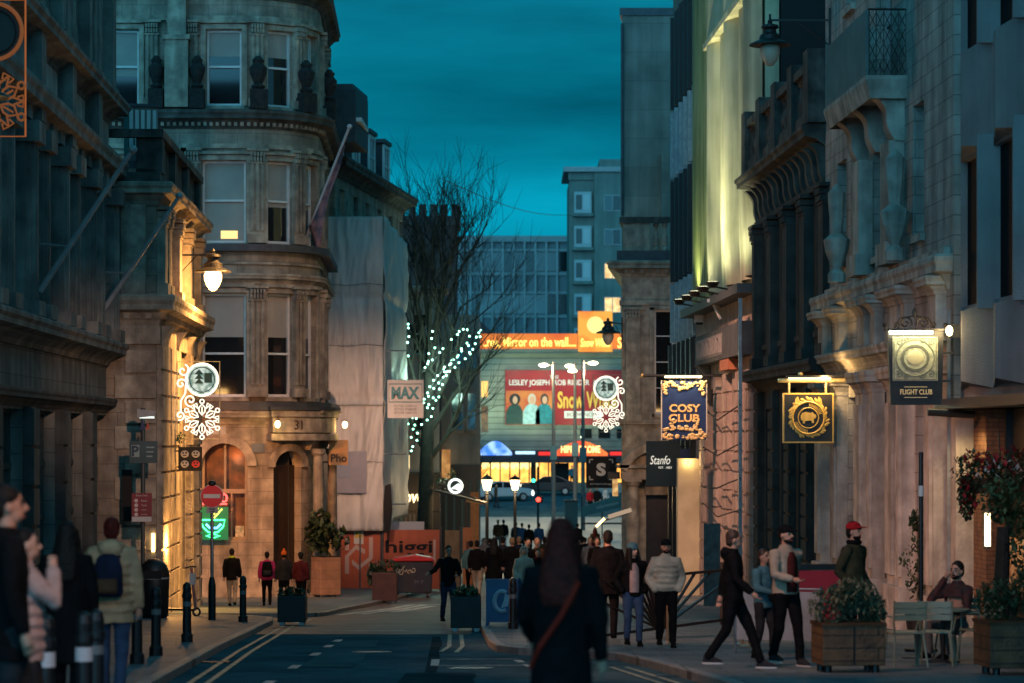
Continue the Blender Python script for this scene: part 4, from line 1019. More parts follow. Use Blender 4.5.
for i, (x, hc, cc) in enumerate(((4.25, (.012, .012, .012), (.012, .05, .04)), (5.75, (.5, .42, .34), (.40, .60, .62)), (6.85, (.04, .025, .02), (.015, .22, .26)))):
    mb = b.mb(); mb.prism([(x - .8, 2.82), (x + .72, 2.82), (x + .68, 4.0), (x + .45, 4.45), (x + .15, 4.6), (x - .2, 4.6), (x - .5, 4.4), (x - .78, 3.9)], -.29, -.276); b.put(mb, 'printed_figure', mat('print_body_%s' % 'abc'[i], cc, tuple(k * .6 for k in cc), .5, 3), bn)
    b.put(b.mb().ell((x, -.291, 5.0), .36 if i else .5, .012, .5, 14, 7), 'printed_hair', mat('print_hair_%s' % 'abc'[i], hc, None, .6), bn)
    b.put(b.mb().ell((x + .02, -.296, 4.95), .24, .012, .36, 14, 7), 'printed_face', mat('print_face', (.55, .30, .2), None, .6), bn)
# canopy and entrance
CY = .15
b.put(b.mb().box(-4, 16, -3.0, .3, -.55, .55), 'canopy', mat('canopy_dark', (.03, .012, .02), None, .5))
b.put(b.mb().box(4.3, 6.0, -3.1, -3.0, .2, .45), 'canopy_light_strip', emis('strip_white', (.5, .8, 1.0), 1.6)); b.put(b.mb().box(6.3, 7.5, -3.1, -3.0, .1, .4), 'canopy_light_strip', emis('strip_red', (1.0, .03, .02), 1.1)); b.put(b.mb().box(12.5, 13.6, -3.1, -3.0, .1, .4), 'canopy_light_strip', MATS['strip_red'])
def archsign(x0, x1, z0, h, m_, nm):
    pr = [(x0, z0)] + [(x0 + (x1 - x0) * i / 12, z0 + .25 + h * math.sin(math.pi * i / 12)) for i in range(13)] + [(x1, z0)]
    mb = b.mb(); mb.prism(pr, -3.25, -3.02); return b.put(mb, nm, m_)
s1 = archsign(1.1, 4.0, .1, 1.0, emis('blue_sign', (.06, .22, 1.0), 1.3, (.4, .65, 1.0), 1.2), 'blue_sign')
s2 = archsign(7.6, 12.3, .05, 1.05, emis('red_sign', (1.0, .06, .02), 1.2, (1.0, .22, .04), .8), 'red_sign')
letters('HIPPODROME', s2, emis('sign_pale', (1.0, .62, .2), 3.0), 9.95, -3.29, .62 - b.B, w=3.4, h=.62, bold=.02)
FOY = emis('foyer_gold', (1.0, .52, .10), 2.2, (.75, .28, .05), 1.2)
fy = b.put(b.mb().box(-4, 16, .6, .7, b.B, -.3), 'foyer', FOY)
for i in range(24): b.put(b.mb().box(-3.9 + i * .85, -3.78 + i * .85, -.3, -.1, b.B, -.56), 'foyer_post', mat('foyer_post', (.10, .03, .02), None, .5))
mb = b.mb()
for i in range(9): mb.lathe([(.1, 0), (.34, .25), (.38, .5), (.1, .62)], 8, (1 + i * .62, .2, -1.15))
b.put(mb, 'foyer_lattice', emis('foyer_globe', (1.0, .75, .25), 2.2)); b.put(b.mb().box(7.4, 9.0, -.5, -.35, b.B, -.6), 'dark_doors', BLACKM)

b = Facade('office_block', 'long pale office block with three rows of dark windows behind the theatre', 'building', (-7.5, 300.0, gz(300)), 0)
OFF = mat('office_panel', (.30, .33, .33), (.24, .265, .265), .7, .5, .0); OFB = mat('office_spandrel', (.12, .16, .175), None, .5); OFM = mat('office_mullion', (.30, .33, .33), None, .6)
b.put(b.mb().box(-9, 18, .6, 14, b.B, 25.1), 'wall', OFB); b.put(b.mb().box(-9, 18, .0, 14.2, 24.6, 25.3), 'roof', OFF)
k = 1.27
for i in range(21): x = -8.8 + i * k; b.put(b.mb().box(x - .12, x + .12, .1, .6, b.B, 24.6), 'mullion', OFM)
rr = random.Random(11)
for fl, z0 in enumerate((10.2, 15.2, 20.2)):
    for i in range(20):
        x = -8.8 + i * k + .13
        ww = b.put(b.mb().box(x, x + k - .26, .45, .585, z0 + 1.0, z0 + 3.2), 'window', (GLASS if rr.random() < .75 else GLASSB))
    b.put(b.mb().box(-9, 18, .3, .59, z0 + 3.3, z0 + 3.6), 'floor_band', OFF); b.put(b.mb().box(-9, 18, .3, .59, z0 + .5, z0 + .85), 'floor_band', OFF)

b = Facade('apartment_block', 'stepped grey apartment block with bay windows and two lit rooms', 'building', (6.0, 268.0, gz(268)), 0)
APT = mat('apartment_render', (.21, .25, .22), (.16, .19, .17), .85, .5, .1, streak=.2)
b.put(b.mb().box(0, 2.6, 0, 12, b.B, 28.6), 'wall', APT); b.put(b.mb().box(2.6, 16, -.6, 12, b.B, 29.4), 'tower_wall', APT); b.put(b.mb().box(-.6, 16.5, -1.0, 12.3, 29.4, 29.9), 'roof', GREYP); b.put(b.mb().box(3.2, 14, 1, 10, 29.9, 30.9), 'penthouse', APT)
b.put(b.mb().box(-.1, 2.59, -.3, 0, 28.6, 29.38), 'parapet', APT)
for fl in range(7):
    z = 3.8 + fl * 3.55
    wb = b.put(b.mb().box(.5, 2.3, -.75, -.003, z, z + 2.2), 'bay_window', mat('bay_pale', (.34, .40, .40), None, .4)); b.put(b.mb().box(.68, 1.3, -.8, -.752, z + .35, z + 1.9), 'pane', GLASSB, wb); b.put(b.mb().box(1.45, 2.15, -.8, -.752, z + .35, z + 1.9), 'pane', mat('curtained', (.42, .48, .48), None, .3), wb)
    b.put(b.mb().box(.3, 2.5, -.9, -.003, z - .35, z - .01), 'bay_sill', APT, wb)
    for j in range(3):
        lit = (fl, j) in ((3, 0), (4, 0), (3, 1))
        ww = b.put(b.mb().box(3.6 + j * 3.4, 5.4 + j * 3.4, -.68, -.603, z + .2, z + 1.9), 'window', GREYP)
        b.put(b.mb().box(3.7 + j * 3.4, 4.45 + j * 3.4, -.72, -.682, z + .3, z + 1.8), 'pane', (emis('lit_room', (1.0, .66, .28), 1.5, (.6, .34, .12), 1.2) if lit else GLASS), ww)
        b.put(b.mb().box(4.55 + j * 3.4, 5.3 + j * 3.4, -.72, -.682, z + .3, z + 1.8), 'pane', (MATS['lit_room'] if lit else GLASSB), ww)
b = Facade('castle_tower', 'dark castellated tower standing behind the bare tree', 'tower', (-8.1, 188.0, gz(188)), 0)
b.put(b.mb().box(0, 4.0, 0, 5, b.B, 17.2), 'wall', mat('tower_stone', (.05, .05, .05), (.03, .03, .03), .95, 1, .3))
mb = b.mb(); mb.box(-.25, 4.25, -.25, 5.25, 17.2, 17.9)
for i in range(6): x = -.25 + i * .78; mb.box(x, x + .5, -.25, .2, 17.9, 18.75)
for i in range(5): y = .6 + i * .95; mb.box(3.8, 4.25, y, y + .5, 17.9, 18.75)
b.put(mb, 'battlement', MATS['tower_stone'])
for z in (13, 8): b.put(b.mb().box(1.6, 2.4, -.05, .1, z, z + 2), 'window', BLACKM)
b = Facade('dark_hall', 'low dark hall with sloping roof behind the bare tree', 'building', (-13, 240.0, gz(240)), 0)
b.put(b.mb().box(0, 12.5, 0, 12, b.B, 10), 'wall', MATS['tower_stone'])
mb = b.mb(); mb.prism([(-.5, 10), (12.8, 10), (10, 12.6), (3, 13.6)], -.4, 12.4); b.put(mb, 'roof', SLATE)
# ================================================================ people
SKIN = mat('skin', (.50, .27, .18), (.42, .21, .14), .5, 9)
SKIN2 = mat('skin_pale', (.60, .36, .26), (.52, .29, .2), .5, 9)
SKIN3 = mat('skin_dark', (.20, .10, .06), (.15, .075, .045), .5, 9)
EYE = mat('eye_dark', (.012, .009, .008), None, .25)
LIP = mat('lip', (.30, .09, .07), None, .5)
def cloth(c, name=None, k=.62, rough=.85, b=.35, sc=6):
    return mat(name or 'cloth_%d_%d_%d' % tuple(int(v * 1000) for v in c), c, tuple(v * k for v in c), rough, sc, b, bscale=9, spec=.12)
BK = cloth((.006, .006, .007), 'cloth_black'); CHAR = cloth((.03, .03, .034)); DENIM = cloth((.05, .09, .17)); DENIMD = cloth((.025, .04, .08)); TAN = cloth((.56, .38, .22)); CREAMC = cloth((.50, .44, .34)); BROWNC = cloth((.10, .055, .03)); NAVYC = cloth((.015, .022, .05)); GREYC = cloth((.16, .16, .165)); PINKC = cloth((.55, .04, .16)); TEALC = cloth((.08, .20, .24)); REDC = cloth((.42, .015, .02)); WHITEC = cloth((.55, .52, .50)); ORANGEC = cloth((.85, .16, .03)); MAROON = cloth((.12, .02, .025)); OLIVE = cloth((.05, .05, .028)); HIVIS = cloth((.62, .75, .04)); KHAKI = cloth((.42, .34, .26)); BLUEC = cloth((.03, .10, .24)); ROSE = cloth((.50, .36, .33))
HDARK = mat('hair_dark', (.014, .010, .008), (.006, .005, .004), .55, 30, .5, spec=.2); HBROWN = mat('hair_brown', (.06, .03, .016), (.03, .015, .008), .45, 30, .5); HRED = mat('hair_auburn', (.13, .013, .008), (.05, .006, .004), .6, 30, .5, spec=.15); HFAIR = mat('hair_fair', (.36, .24, .12), (.22, .14, .07), .45, 30, .5)
SOLEW = mat('shoe_sole', (.55, .5, .46), None, .6)
ARMS = {  # elbow, wrist for the right-hand (+x) arm, standing 1.75 m; front is -y
    'down': ((.245, .03, 1.14), (.25, -.05, .88)), 'pocket': ((.285, .07, 1.13), (.2, -.10, .95)),
    'fwd': ((.235, -.06, 1.15), (.21, -.25, .98)), 'back': ((.24, .15, 1.17), (.24, .2, .92)),
    'phone': ((.235, -.14, 1.16), (.09, -.3, 1.26)), 'mouth': ((.26, -.2, 1.22), (.06, -.20, 1.46)),
    'ear': ((.31, -.17, 1.24), (.13, -.07, 1.55)), 'hold': ((.25, -.1, 1.15), (.12, -.30, 1.10)), 'out': ((.36, -.10, 1.2), (.52, -.26, 1.16)),
}
PEOPLE = {}
def person(label, px, d, yh=None, face=0, pav=True, h=None, jacket=BK, trousers=BK, shoes=BK, skin=SKIN, hair=('short', HDARK), hat=None, hood=None, arms=('down', 'down'), stride=.12, hem=.84, puffer=False, flare=0.0, look=0, lean=0.0, detail=1, seat=None, group=None, X=None, beard=None, scarf=None, top=None, wide=1.0, dz=0.0, key=None, lead=1):
    g = gz(d) + (PAV if pav else 0) + dz
    if X is None: X = (px - 512) * d / FPX
    if h is None: h = HC - (yh - HY) * d / FPX - g
    h = min(max(h, 1.5), 1.95); k = h / 1.75
    t = thing('person', label, 'person', (X, d, g), R(face), group)
    vx = {0: .026, 1: .018, 2: .0115}[detail]; nr = {0: 8, 1: 12, 2: 16}[detail]
    sd = 0.0 if seat is None else seat
    def P(x, y, z, up=True):            # scale + lean + seated drop
        if up and z > .85: y -= lean * (z - .85); z -= sd
        return Vector((x * k, y * k, z * k))
    Hm = Matrix.Rotation(R(look), 3, 'Z')
    hc0 = Vector((0, -.012 - lean * .8, 0))
    def Hd(x, y, z): v = Hm @ Vector((x, y, 0)); return P(v.x + hc0.x, v.y + hc0.y, z)
    body = MB()
    # head, face, neck
    body.ell(Hd(0, .012, 1.65), .074 * k, .093 * k, .105 * k, 14, 10, Hm); body.ell(Hd(0, -.018, 1.592), .056 * k, .066 * k, .062 * k, 12, 8, Hm)
    body.tube([Hd(0, -.08, 1.655), Hd(0, -.106, 1.622), Hd(0, -.09, 1.612)], [.009 * k, .015 * k, .012 * k], 8)
    for s in (-1, 1): body.ell(Hd(.076 * s, .01, 1.63), .012 * k, .022 * k, .032 * k, 8, 6, Hm)
    body.tube([P(0, .02, 1.42), P(0, .008, 1.5), Hd(0, .012, 1.58)], [.062 * k, .055 * k, .052 * k], 12)
    body.loft([(0, P(0, 0, z).y, P(0, 0, z).z, rx * k, ry * k) for z, rx, ry in ((.9, .09, .07), (1.1, .11, .075), (1.32, .13, .08), (1.43, .07, .06))], nr)
    # legs
    legs = []
    for s in (-1, 1):
        if seat is not None:
            ht = .93 - seat; legs.append([Vector((.09 * s, .02, ht)), Vector((.12 * s, -.42, ht + .02)), Vector((.12 * s, -.40 + stride * s, .10))])
        else:
            st = stride * (1 if s * lead > 0 else -1); zz = .08 if st >= 0 else .10 + abs(st) * .12
            legs.append([Vector((.092 * s, 0, .92)), Vector((.098 * s, -.5 * st - .035 - (.04 if st < 0 else 0), .49)), Vector((.095 * s, -st + (.0), zz))])
    legs = [[p * k for p in l] for l in legs]
    for l in legs: body.tube(l, [.05 * k, .036 * k, .03 * k], 8)
    # arms and hands
    AR = []
    for s, nm in zip((-1, 1), arms):
        e, w = ARMS[nm] if isinstance(nm, str) else nm
        sh = P(.175 * s, .0, 1.405); el = P(e[0] * s, e[1], e[2]); wr = P(w[0] * s, w[1], w[2]); AR.append((sh, el, wr, s, nm))
        body.tube([P(0, 0, 1.38), sh, el, wr], [.05 * k, .035 * k, .03 * k, .026 * k], 8)
        dr = (wr - el).normalized(); side = Vector((-dr.y, dr.x, 0)); side = side.normalized() if side.length > .1 else Vector((0, 1, 0))
        if abs(dr.z) > .8: side = Vector((0, 1, 0))
        pn = dr.cross(side).normalized()
        if nm == 'pocket': continue
        pe = wr + dr * .085 * k
        body.tube([wr, wr + dr * .04 * k, pe], [.026 * k, .036 * k, .038 * k], 10, sq=(1.0, .62) if False else (1, 1))
        cur = -pn if pn.x * s > 0 else pn
        for q, ln in ((-1.5, .062), (-.5, .074), (.5, .078), (1.5, .07)):
            a = pe + side * q * .019 * k; m_ = a + dr * ln * .55 * k + cur * .010 * k; e_ = a + dr * ln * .88 * k + cur * .036 * k
            body.tube([a - dr * .02 * k, a, m_, e_], [.0095 * k, .0095 * k, .0088 * k, .007 * k], 7)
        th = wr + dr * .03 * k + side * -.03 * k
        body.tube([wr + dr * .025 * k, th + dr * .012 * k, th + dr * .055 * k + cur * .018 * k], [.014 * k, .012 * k, .009 * k], 7)
    link('body', remesh(body, vx * .9 * (1 if detail < 2 else .85), 'body', 2), skin, t)
    # trousers
    tr = MB()
    hp = P(0, 0, .93) if seat is None else Vector((0, 0, (.93 - seat) * k))
    tr.ell(hp, .155 * k, .115 * k, .13 * k, 14, 8)
    tr.loft([(0, 0, hp.z - .02, .15 * k, .11 * k), (0, 0, hp.z + .14 * k, .145 * k, .105 * k)], 14)
    for l in legs:
        m1 = l[0].lerp(l[1], .5); m2 = l[1].lerp(l[2], .45); l2 = l[2] + Vector((0, 0, .0))
        tr.tube([l[0], m1, l[1], m2, l2], [.098 * k, .085 * k, .066 * k, .062 * k, .056 * k], 12)
    link('trousers', remesh(tr, max(vx, .016), 'trousers', 2, .012 if detail else .006), trousers, t)
    for l in legs:
        a = l[2]; fz = a.z - .075 * k
        sm = MB(); M = Matrix.Rotation(R(8 if a.z < .09 else -18), 3, 'X') if False else Matrix.Identity(3)
        sm.loft([(a.x, a.y - .07 * k, fz, .046 * k, .135 * k), (a.x, a.y - .07 * k, fz + .03 * k, .047 * k, .135 * k), (a.x, a.y - .055 * k, fz + .06 * k, .042 * k, .11 * k), (a.x, a.y - .01 * k, fz + .10 * k, .045 * k, .06 * k)], 14)
        so = sm.build('shoe', shoes, t, smooth=True)
        if detail: MB().loft([(a.x, a.y - .07 * k, fz - .001, .05 * k, .14 * k), (a.x, a.y - .07 * k, fz + .022 * k, .05 * k, .14 * k)], 14).build('sole', SOLEW if shoes is not BK or detail == 2 else BK, so)
    # jacket or coat
    jk = MB(); rings = []
    def rg(z, rx, ry): p = P(0, .01, z); rings.append((p.x, p.y, p.z, rx * k * wide, ry * k * wide))
    hz = hem
    if hz < .8:
        rg(hz, .20 + flare, .15 + flare); rg((hz + .95) / 2, .185 + flare * .5, .14 + flare * .5); rg(.95, .175, .135)
    else: rg(hz, .18, .135)
    if puffer:
        z = max(hz, .8) + .02; i = 0
        while z < 1.38:
            q = .018 if i % 2 else -.012
            rg(z, .195 + q + .02 * max(0, z - 1.0), .15 + q); z += .045; i += 1
    else:
        for z, rx, ry in ((1.05, .17, .125), (1.2, .182, .13), (1.32, .192, .13)):
            if z > hz + .04: rg(z, rx, ry)
    rg(1.405, .175, .112); rg(1.45, .12, .092); rg(1.49, .075, .072); rg(1.53 if (scarf or hood is not None or puffer) else 1.51, .07, .07)
    jk.loft(rings, nr + 4)
    for sh, el, wr, s, nm in AR:
        f = 1.18 if puffer else 1.0
        e2 = sh.lerp(el, .5)
        wr2 = wr if nm != 'pocket' else wr
        jk.tube([P(.1 * s, .0, 1.40), sh, e2, el, el.lerp(wr, .55), wr2], [.075 * k * f, .078 * k * f, .066 * k * f, .057 * k * f, .052 * k * f, .043 * k * f], 12)
        if nm == 'pocket': jk.ell(wr, .055 * k, .05 * k, .06 * k, 10, 6)
    if hood == 'back': jk.ell(P(0, .11, 1.47), .12 * k, .075 * k, .085 * k, 12, 7); jk.tube([P(-.09, -.03, 1.47), P(-.1, .06, 1.5), P(0, .1, 1.5), P(.1, .06, 1.5), P(.09, -.03, 1.47)], .035 * k, 8)
    if hood == 'up':
        for a in range(9):
            an = math.pi * (a / 8); jk.ell(Hd(.095 * math.cos(an), .02, 1.635 + .12 * math.sin(an)), .03 * k, .075 * k, .03 * k, 8, 5)
        jk.ell(Hd(0, .045, 1.645), .10 * k, .085 * k, .125 * k, 12, 8); jk.loft([(0, P(0, .03, 1.45).y, P(0, 0, 1.45).z, .12 * k, .1 * k), (0, P(0, .04, 1.58).y, P(0, 0, 1.58).z, .1 * k, .085 * k)], 12)
    link('coat' if hz < .75 else 'jacket', remesh(jk, max(vx, .015), 'jacket', 2, .014 if detail else .007), jacket, t)
    if top:                              # shirt front showing between open jacket edges
        mb = MB(); zs = (.93, 1.05, 1.2, 1.34, 1.43); xs = (.075, .08, .08, .07, .035)
        vs = []
        for z, x in zip(zs, xs):
            for q in (-1, 0, 1): p = P(x * q, -.136 - (.012 if q == 0 else 0) + (.03 if z > 1.4 else 0), z); vs.append(p)
        vs2 = [v + Vector((0, .03, 0)) for v in vs]; n = len(vs)
        fs = [(r * 3 + c, r * 3 + c + 1, r * 3 + c + 4, r * 3 + c + 3) for r in range(4) for c in range(2)]
        mb.add(vs + vs2, fs + [tuple(i + n for i in reversed(f)) for f in fs] + [(0, 3, 3 + n, n), (3, 6, 6 + n, 3 + n), (6, 9, 9 + n, 6 + n), (9, 12, 12 + n, 9 + n), (2, 2 + n, 5 + n, 5), (5, 5 + n, 8 + n, 8), (8, 8 + n, 11 + n, 11), (11, 11 + n, 14 + n, 14)])
        mb.build('shirt', top, t, smooth=True)
    if scarf: MB().tube([P(.075 * math.cos(a * math.pi / 5), .0 + .075 * math.sin(a * math.pi / 5), 1.505) for a in range(10)], .032 * k, 9, closed=True).build('scarf', scarf, t, smooth=True)
    # hair, hat, face
    if hair:
        kd, hm = hair; hr = MB()
        if kd != 'bald':
            hr.ell(Hd(0, .030, 1.678), .083 * k, .092 * k, .098 * k, 14, 9, Hm); hr.ell(Hd(0, .06, 1.63), .075 * k, .06 * k, .085 * k, 12, 8, Hm)
            if kd == 'curly':
                rr = random.Random(int(px)); 
                for i in range(34):
                    a = rr.uniform(0, 6.28); b_ = rr.uniform(.1, 1.3); hr.ell(Hd(.088 * math.cos(a) * math.cos(b_), .035 + .092 * math.sin(a) * math.cos(b_), 1.675 + .1 * math.sin(b_)), .026 * k, .026 * k, .026 * k, 7, 5)
            if kd == 'long':
                hr.loft([(Hd(0, .06, z).x, Hd(0, .06, z).y + o * k, Hd(0, 0, z).z, rx * k, ry * k) for z, o, rx, ry in ((1.22, .09, .10, .035), (1.3, .085, .125, .05), (1.42, .06, .125, .065), (1.54, .012, .102, .08), (1.66, -.02, .09, .09), (1.73, -.03, .065, .07))], 16)
                for s in (-1, 1): hr.tube([Hd(.072 * s, -.02, 1.69), Hd(.088 * s, -.02, 1.6), Hd(.105 * s, -.05, 1.45), Hd(.11 * s, -.08, 1.3)], [.025 * k, .03 * k, .034 * k, .02 * k], 8)
            if kd == 'bun': hr.ell(Hd(0, .13, 1.71), .05 * k, .05 * k, .05 * k, 10, 7)
            if kd == 'tail': hr.tube([Hd(0, .11, 1.68), Hd(0, .16, 1.62), Hd(0, .15, 1.45)], [.03 * k, .036 * k, .014 * k], 8)
            link('hair', remesh(hr, vx * .8, 'hair', 1, .008 if detail else 0), hm, t)
    if hat:
        kd, hm = hat; ht = MB()
        if kd == 'beanie':
            ht.ell(Hd(0, .02, 1.69), .094 * k, .108 * k, .098 * k, 14, 9, Hm); ht.ell(Hd(0, .016, 1.675), .1 * k, .114 * k, .035 * k, 14, 6, Hm)
        elif kd == 'bobble':
            ht.ell(Hd(0, .02, 1.69), .096 * k, .11 * k, .105 * k, 14, 9, Hm); ht.ell(Hd(0, .02, 1.82), .045 * k, .045 * k, .045 * k, 10, 6)
        else:
            ht.ell(Hd(0, .02, 1.70), .09 * k, .104 * k, .075 * k, 14, 9, Hm); ht.ell(Hd(0, .018, 1.685), .092 * k, .106 * k, .03 * k, 14, 6, Hm)
            ht.tube([Hd(0, -.06, 1.705), Hd(0, -.12, 1.70), Hd(0, -.165, 1.688)], [.07 * k, .066 * k, .045 * k], 12, sq=(.14, 1.0)) if False else ht.ell(Hd(0, -.115, 1.698), .068 * k, .072 * k, .010 * k, 14, 6, Hm)
        link({'beanie': 'beanie', 'bobble': 'bobble_hat'}.get(kd, 'cap'), remesh(ht, vx * .7, 'hat', 1), hm, t)
    if beard: link('beard', remesh(MB().ell(Hd(0, -.024, 1.566), .059 * k, .064 * k, .042 * k, 12, 8, Hm).ell(Hd(0, -.076, 1.594), .028 * k, .014 * k, .008 * k, 10, 6, Hm), vx * .7, 'beard', 1), beard, t)
    if detail:
        for s in (-1, 1): MB().ell(Hd(.031 * s, -.074, 1.65), .013 * k, .010 * k, .008 * k, 8, 6).build('eye', EYE, t, smooth=True)
        for s in (-1, 1): MB().tube([Hd(.014 * s, -.083, 1.672), Hd(.034 * s, -.080, 1.678), Hd(.052 * s, -.062, 1.67)], .006 * k, 6).build('eyebrow', hair[1] if hair else HDARK, t)
        MB().ell(Hd(0, -.083, 1.572), .024 * k, .010 * k, .008 * k, 8, 6).build('mouth', LIP, t, smooth=True)
    if key: PEOPLE[key] = (t, k, P, AR)
    return t
def backpack(key, label, m, m2, z=1.2, s=1.0):
    t, k, P, AR = PEOPLE[key]; c = P(0, .0, z)
    o = thing('backpack', label, 'backpack', t.location + Matrix.Rotation(t.rotation_euler.z, 3, 'Z') @ (Vector((0, .245 * k, c.z - .22 * s))), t.rotation_euler.z)
    MB().loft([(0, 0, 0, .14 * s, .085 * s), (0, 0, .05 * s, .165 * s, .11 * s), (0, 0, .3 * s, .155 * s, .105 * s), (0, -.01, .42 * s, .12 * s, .08 * s), (0, -.02, .46 * s, .06 * s, .05 * s)], 16).build('bag_body', m, o, smooth=True)
    MB().loft([(0, .1 * s, .04 * s, .11 * s, .03 * s), (0, .105 * s, .1 * s, .12 * s, .045 * s), (0, .1 * s, .2 * s, .11 * s, .03 * s)], 14).build('pocket', m2, o, smooth=True)
    for q in (-1, 1):
        MB().tube([(.09 * q * s, -.06, .42 * s), (.10 * q, -.15 * k, .43 * s), (.115 * q, -.26 * k, .36 * s), (.12 * q, -.36 * k, .2 * s)], .02, 6).build('strap', m, o)
    return o
# --- nearest, out of focus
person('woman in long black hooded coat with auburn hair walking down the road centre', 561, 16.7, 521, 172, False, jacket=BK, trousers=BK, hair=('long', HRED), hem=.34, flare=.03, arms=('down', 'fwd'), stride=.2, detail=2, lean=.02, wide=1.04, key='fw')
o = tag(MB().tube([(-.13, .12, 1.42), (-.02, .165, 1.2), (.12, .15, 1.0), (.19, .06, .86)], .018, 8, sq=(1, 1)).build('bag_strap', mat('rust_strap', (.30, .018, .010), None, .7, spec=.1), None, loc=PEOPLE['fw'][0].location, rot=R(172)), 'rust-red shoulder strap worn across the long black coat', 'bag strap')
person('tall dark-coated man in profile raising his hand to his mouth', 8, 17.2, 488, 112, True, jacket=BK, trousers=CHAR, hair=('short', HDARK), arms=('down', 'pocket'), stride=.18, detail=2, skin=SKIN, hem=.7, look=-10)
person('person in pale rose puffer coat half hidden by the tall dark-coated man', 26, 18.6, 531, 104, True, jacket=ROSE, trousers=CHAR, hair=('short', HDARK), arms=('mouth', 'mouth'), stride=.12, detail=2, hem=.75, puffer=True, skin=SKIN2)
person('long-haired person dressed all in black seen from behind', 67, 24.0, 523, 176, True, jacket=BK, trousers=BK, hair=('long', HDARK), hem=.45, flare=.02, arms=('down', 'down'), detail=1)
person('auburn-haired person in sand hooded parka and blue jeans walking away', 112, 26.5, 519, 180, True, jacket=TAN, trousers=DENIM, shoes=GREYC, hair=('short', HRED), hood='back', arms=('down', 'out'), hem=.74, stride=.12, detail=2, puffer=True, key='bp', wide=1.08)
backpack('bp', 'dark blue backpack with leather tabs worn over the sand parka', NAVYC, BROWNC, 1.2, .95)
# --- middle distance, right pavement
person('man in cream puffer jacket and dark cap walking towards us', 666, 40.5, 540, 4, True, jacket=CREAMC, trousers=BK, hair=('short', HDARK), hat=('cap', BK), beard=HDARK, arms=('pocket', 'pocket'), puffer=True, hem=.92, stride=.14, detail=1, skin=SKIN)
person('woman in pale blue beanie and open black jacket with blue jeans', 633, 41.0, 544, 8, True, jacket=BK, trousers=DENIM, shoes=BK, hair=('long', HDARK), hat=('beanie', TEALC), arms=('pocket', 'pocket'), hem=.86, stride=.08, detail=1, skin=SKIN2, top=ROSE, look=30)
person('man in black hooded jacket, slim trousers and tan-soled trainers striding along', 734, 33.0, 531, 78, True, jacket=BK, trousers=BK, shoes=CHAR, hair=('short', HBROWN), hood='back', arms=('fwd', 'back'), hem=.86, stride=.33, detail=2, look=8)
person('bearded man in black cap and beige jacket over a red print shirt', 786, 33.8, 526, 32, True, jacket=KHAKI, trousers=BK, shoes=CHAR, hair=('short', HDARK), hat=('cap', BK), beard=HDARK, arms=('hold', 'back'), hem=.9, stride=.16, detail=2, top=cloth((.10, .018, .016)), look=10, wide=1.05)
person('person in blue sleeve walking behind the man in the black cap', 764, 35.5, 550, 40, True, jacket=TEALC, trousers=CHAR, hair=('short', HBROWN), arms=('hold', 'down'), detail=1)
person('man in bright red cap and black mask standing behind wooden planter', 854, 36.0, 523, 52, True, jacket=OLIVE, trousers=BK, hair=('short', HDARK), hat=('cap', REDC), arms=('pocket', 'pocket'), hem=.74, detail=2, scarf=BK, beard=BK, look=6, wide=1.06)
person('dark-haired man in tartan shirt sitting at cafe table holding his phone to his face', 957, 35.6, None, -50, True, h=1.86, jacket=mat('tartan_shirt', (.10, .02, .015), (.012, .010, .012), .85, 9), trousers=GREYC, hair=('short', HDARK), arms=('ear', 'hold'), seat=.47, stride=.03, detail=2, beard=HDARK, look=10)
person('broad man in black seen behind the woman with the auburn hair', 608, 44.0, 531, 176, True, jacket=BK, trousers=BK, hair=('short', HDARK), detail=1, wide=1.1, hem=.74)
person('man in black jumper and jeans crossing the road holding out a hand', 448, 58.5, 546, 18, False, jacket=BK, trousers=DENIMD, hair=('short', HDARK), arms=('out', 'hold'), stride=.16, detail=1, lean=.02)
# --- left, by the corner shop
person('person in black coat with lime collar walking towards corner shop', 232, 73.0, 549, 178, True, jacket=BK, trousers=KHAKI, hair=('short', HDARK), scarf=HIVIS, stride=.14, detail=0, hem=.8)
person('person in bright pink top carrying a black backpack by corner building', 267, 73.5, 552, 186, True, jacket=PINKC, trousers=BK, hair=('short', HDARK), detail=0, stride=.16, key='pk'); backpack('pk', 'black backpack worn over the bright pink top', BK, CHAR, 1.2, .95)
person('small person in fluorescent orange bobble hat behind square black planter', 284, 72.0, 556, 184, True, h=1.56, jacket=CHAR, trousers=BK, hair=('short', HDARK), hat=('bobble', ORANGEC), detail=0, wide=1.1)
person('round-haired person in maroon jacket behind square black planter', 301, 71.5, 553, 165, True, jacket=MAROON, trousers=BK, hair=('curly', HDARK), detail=0)
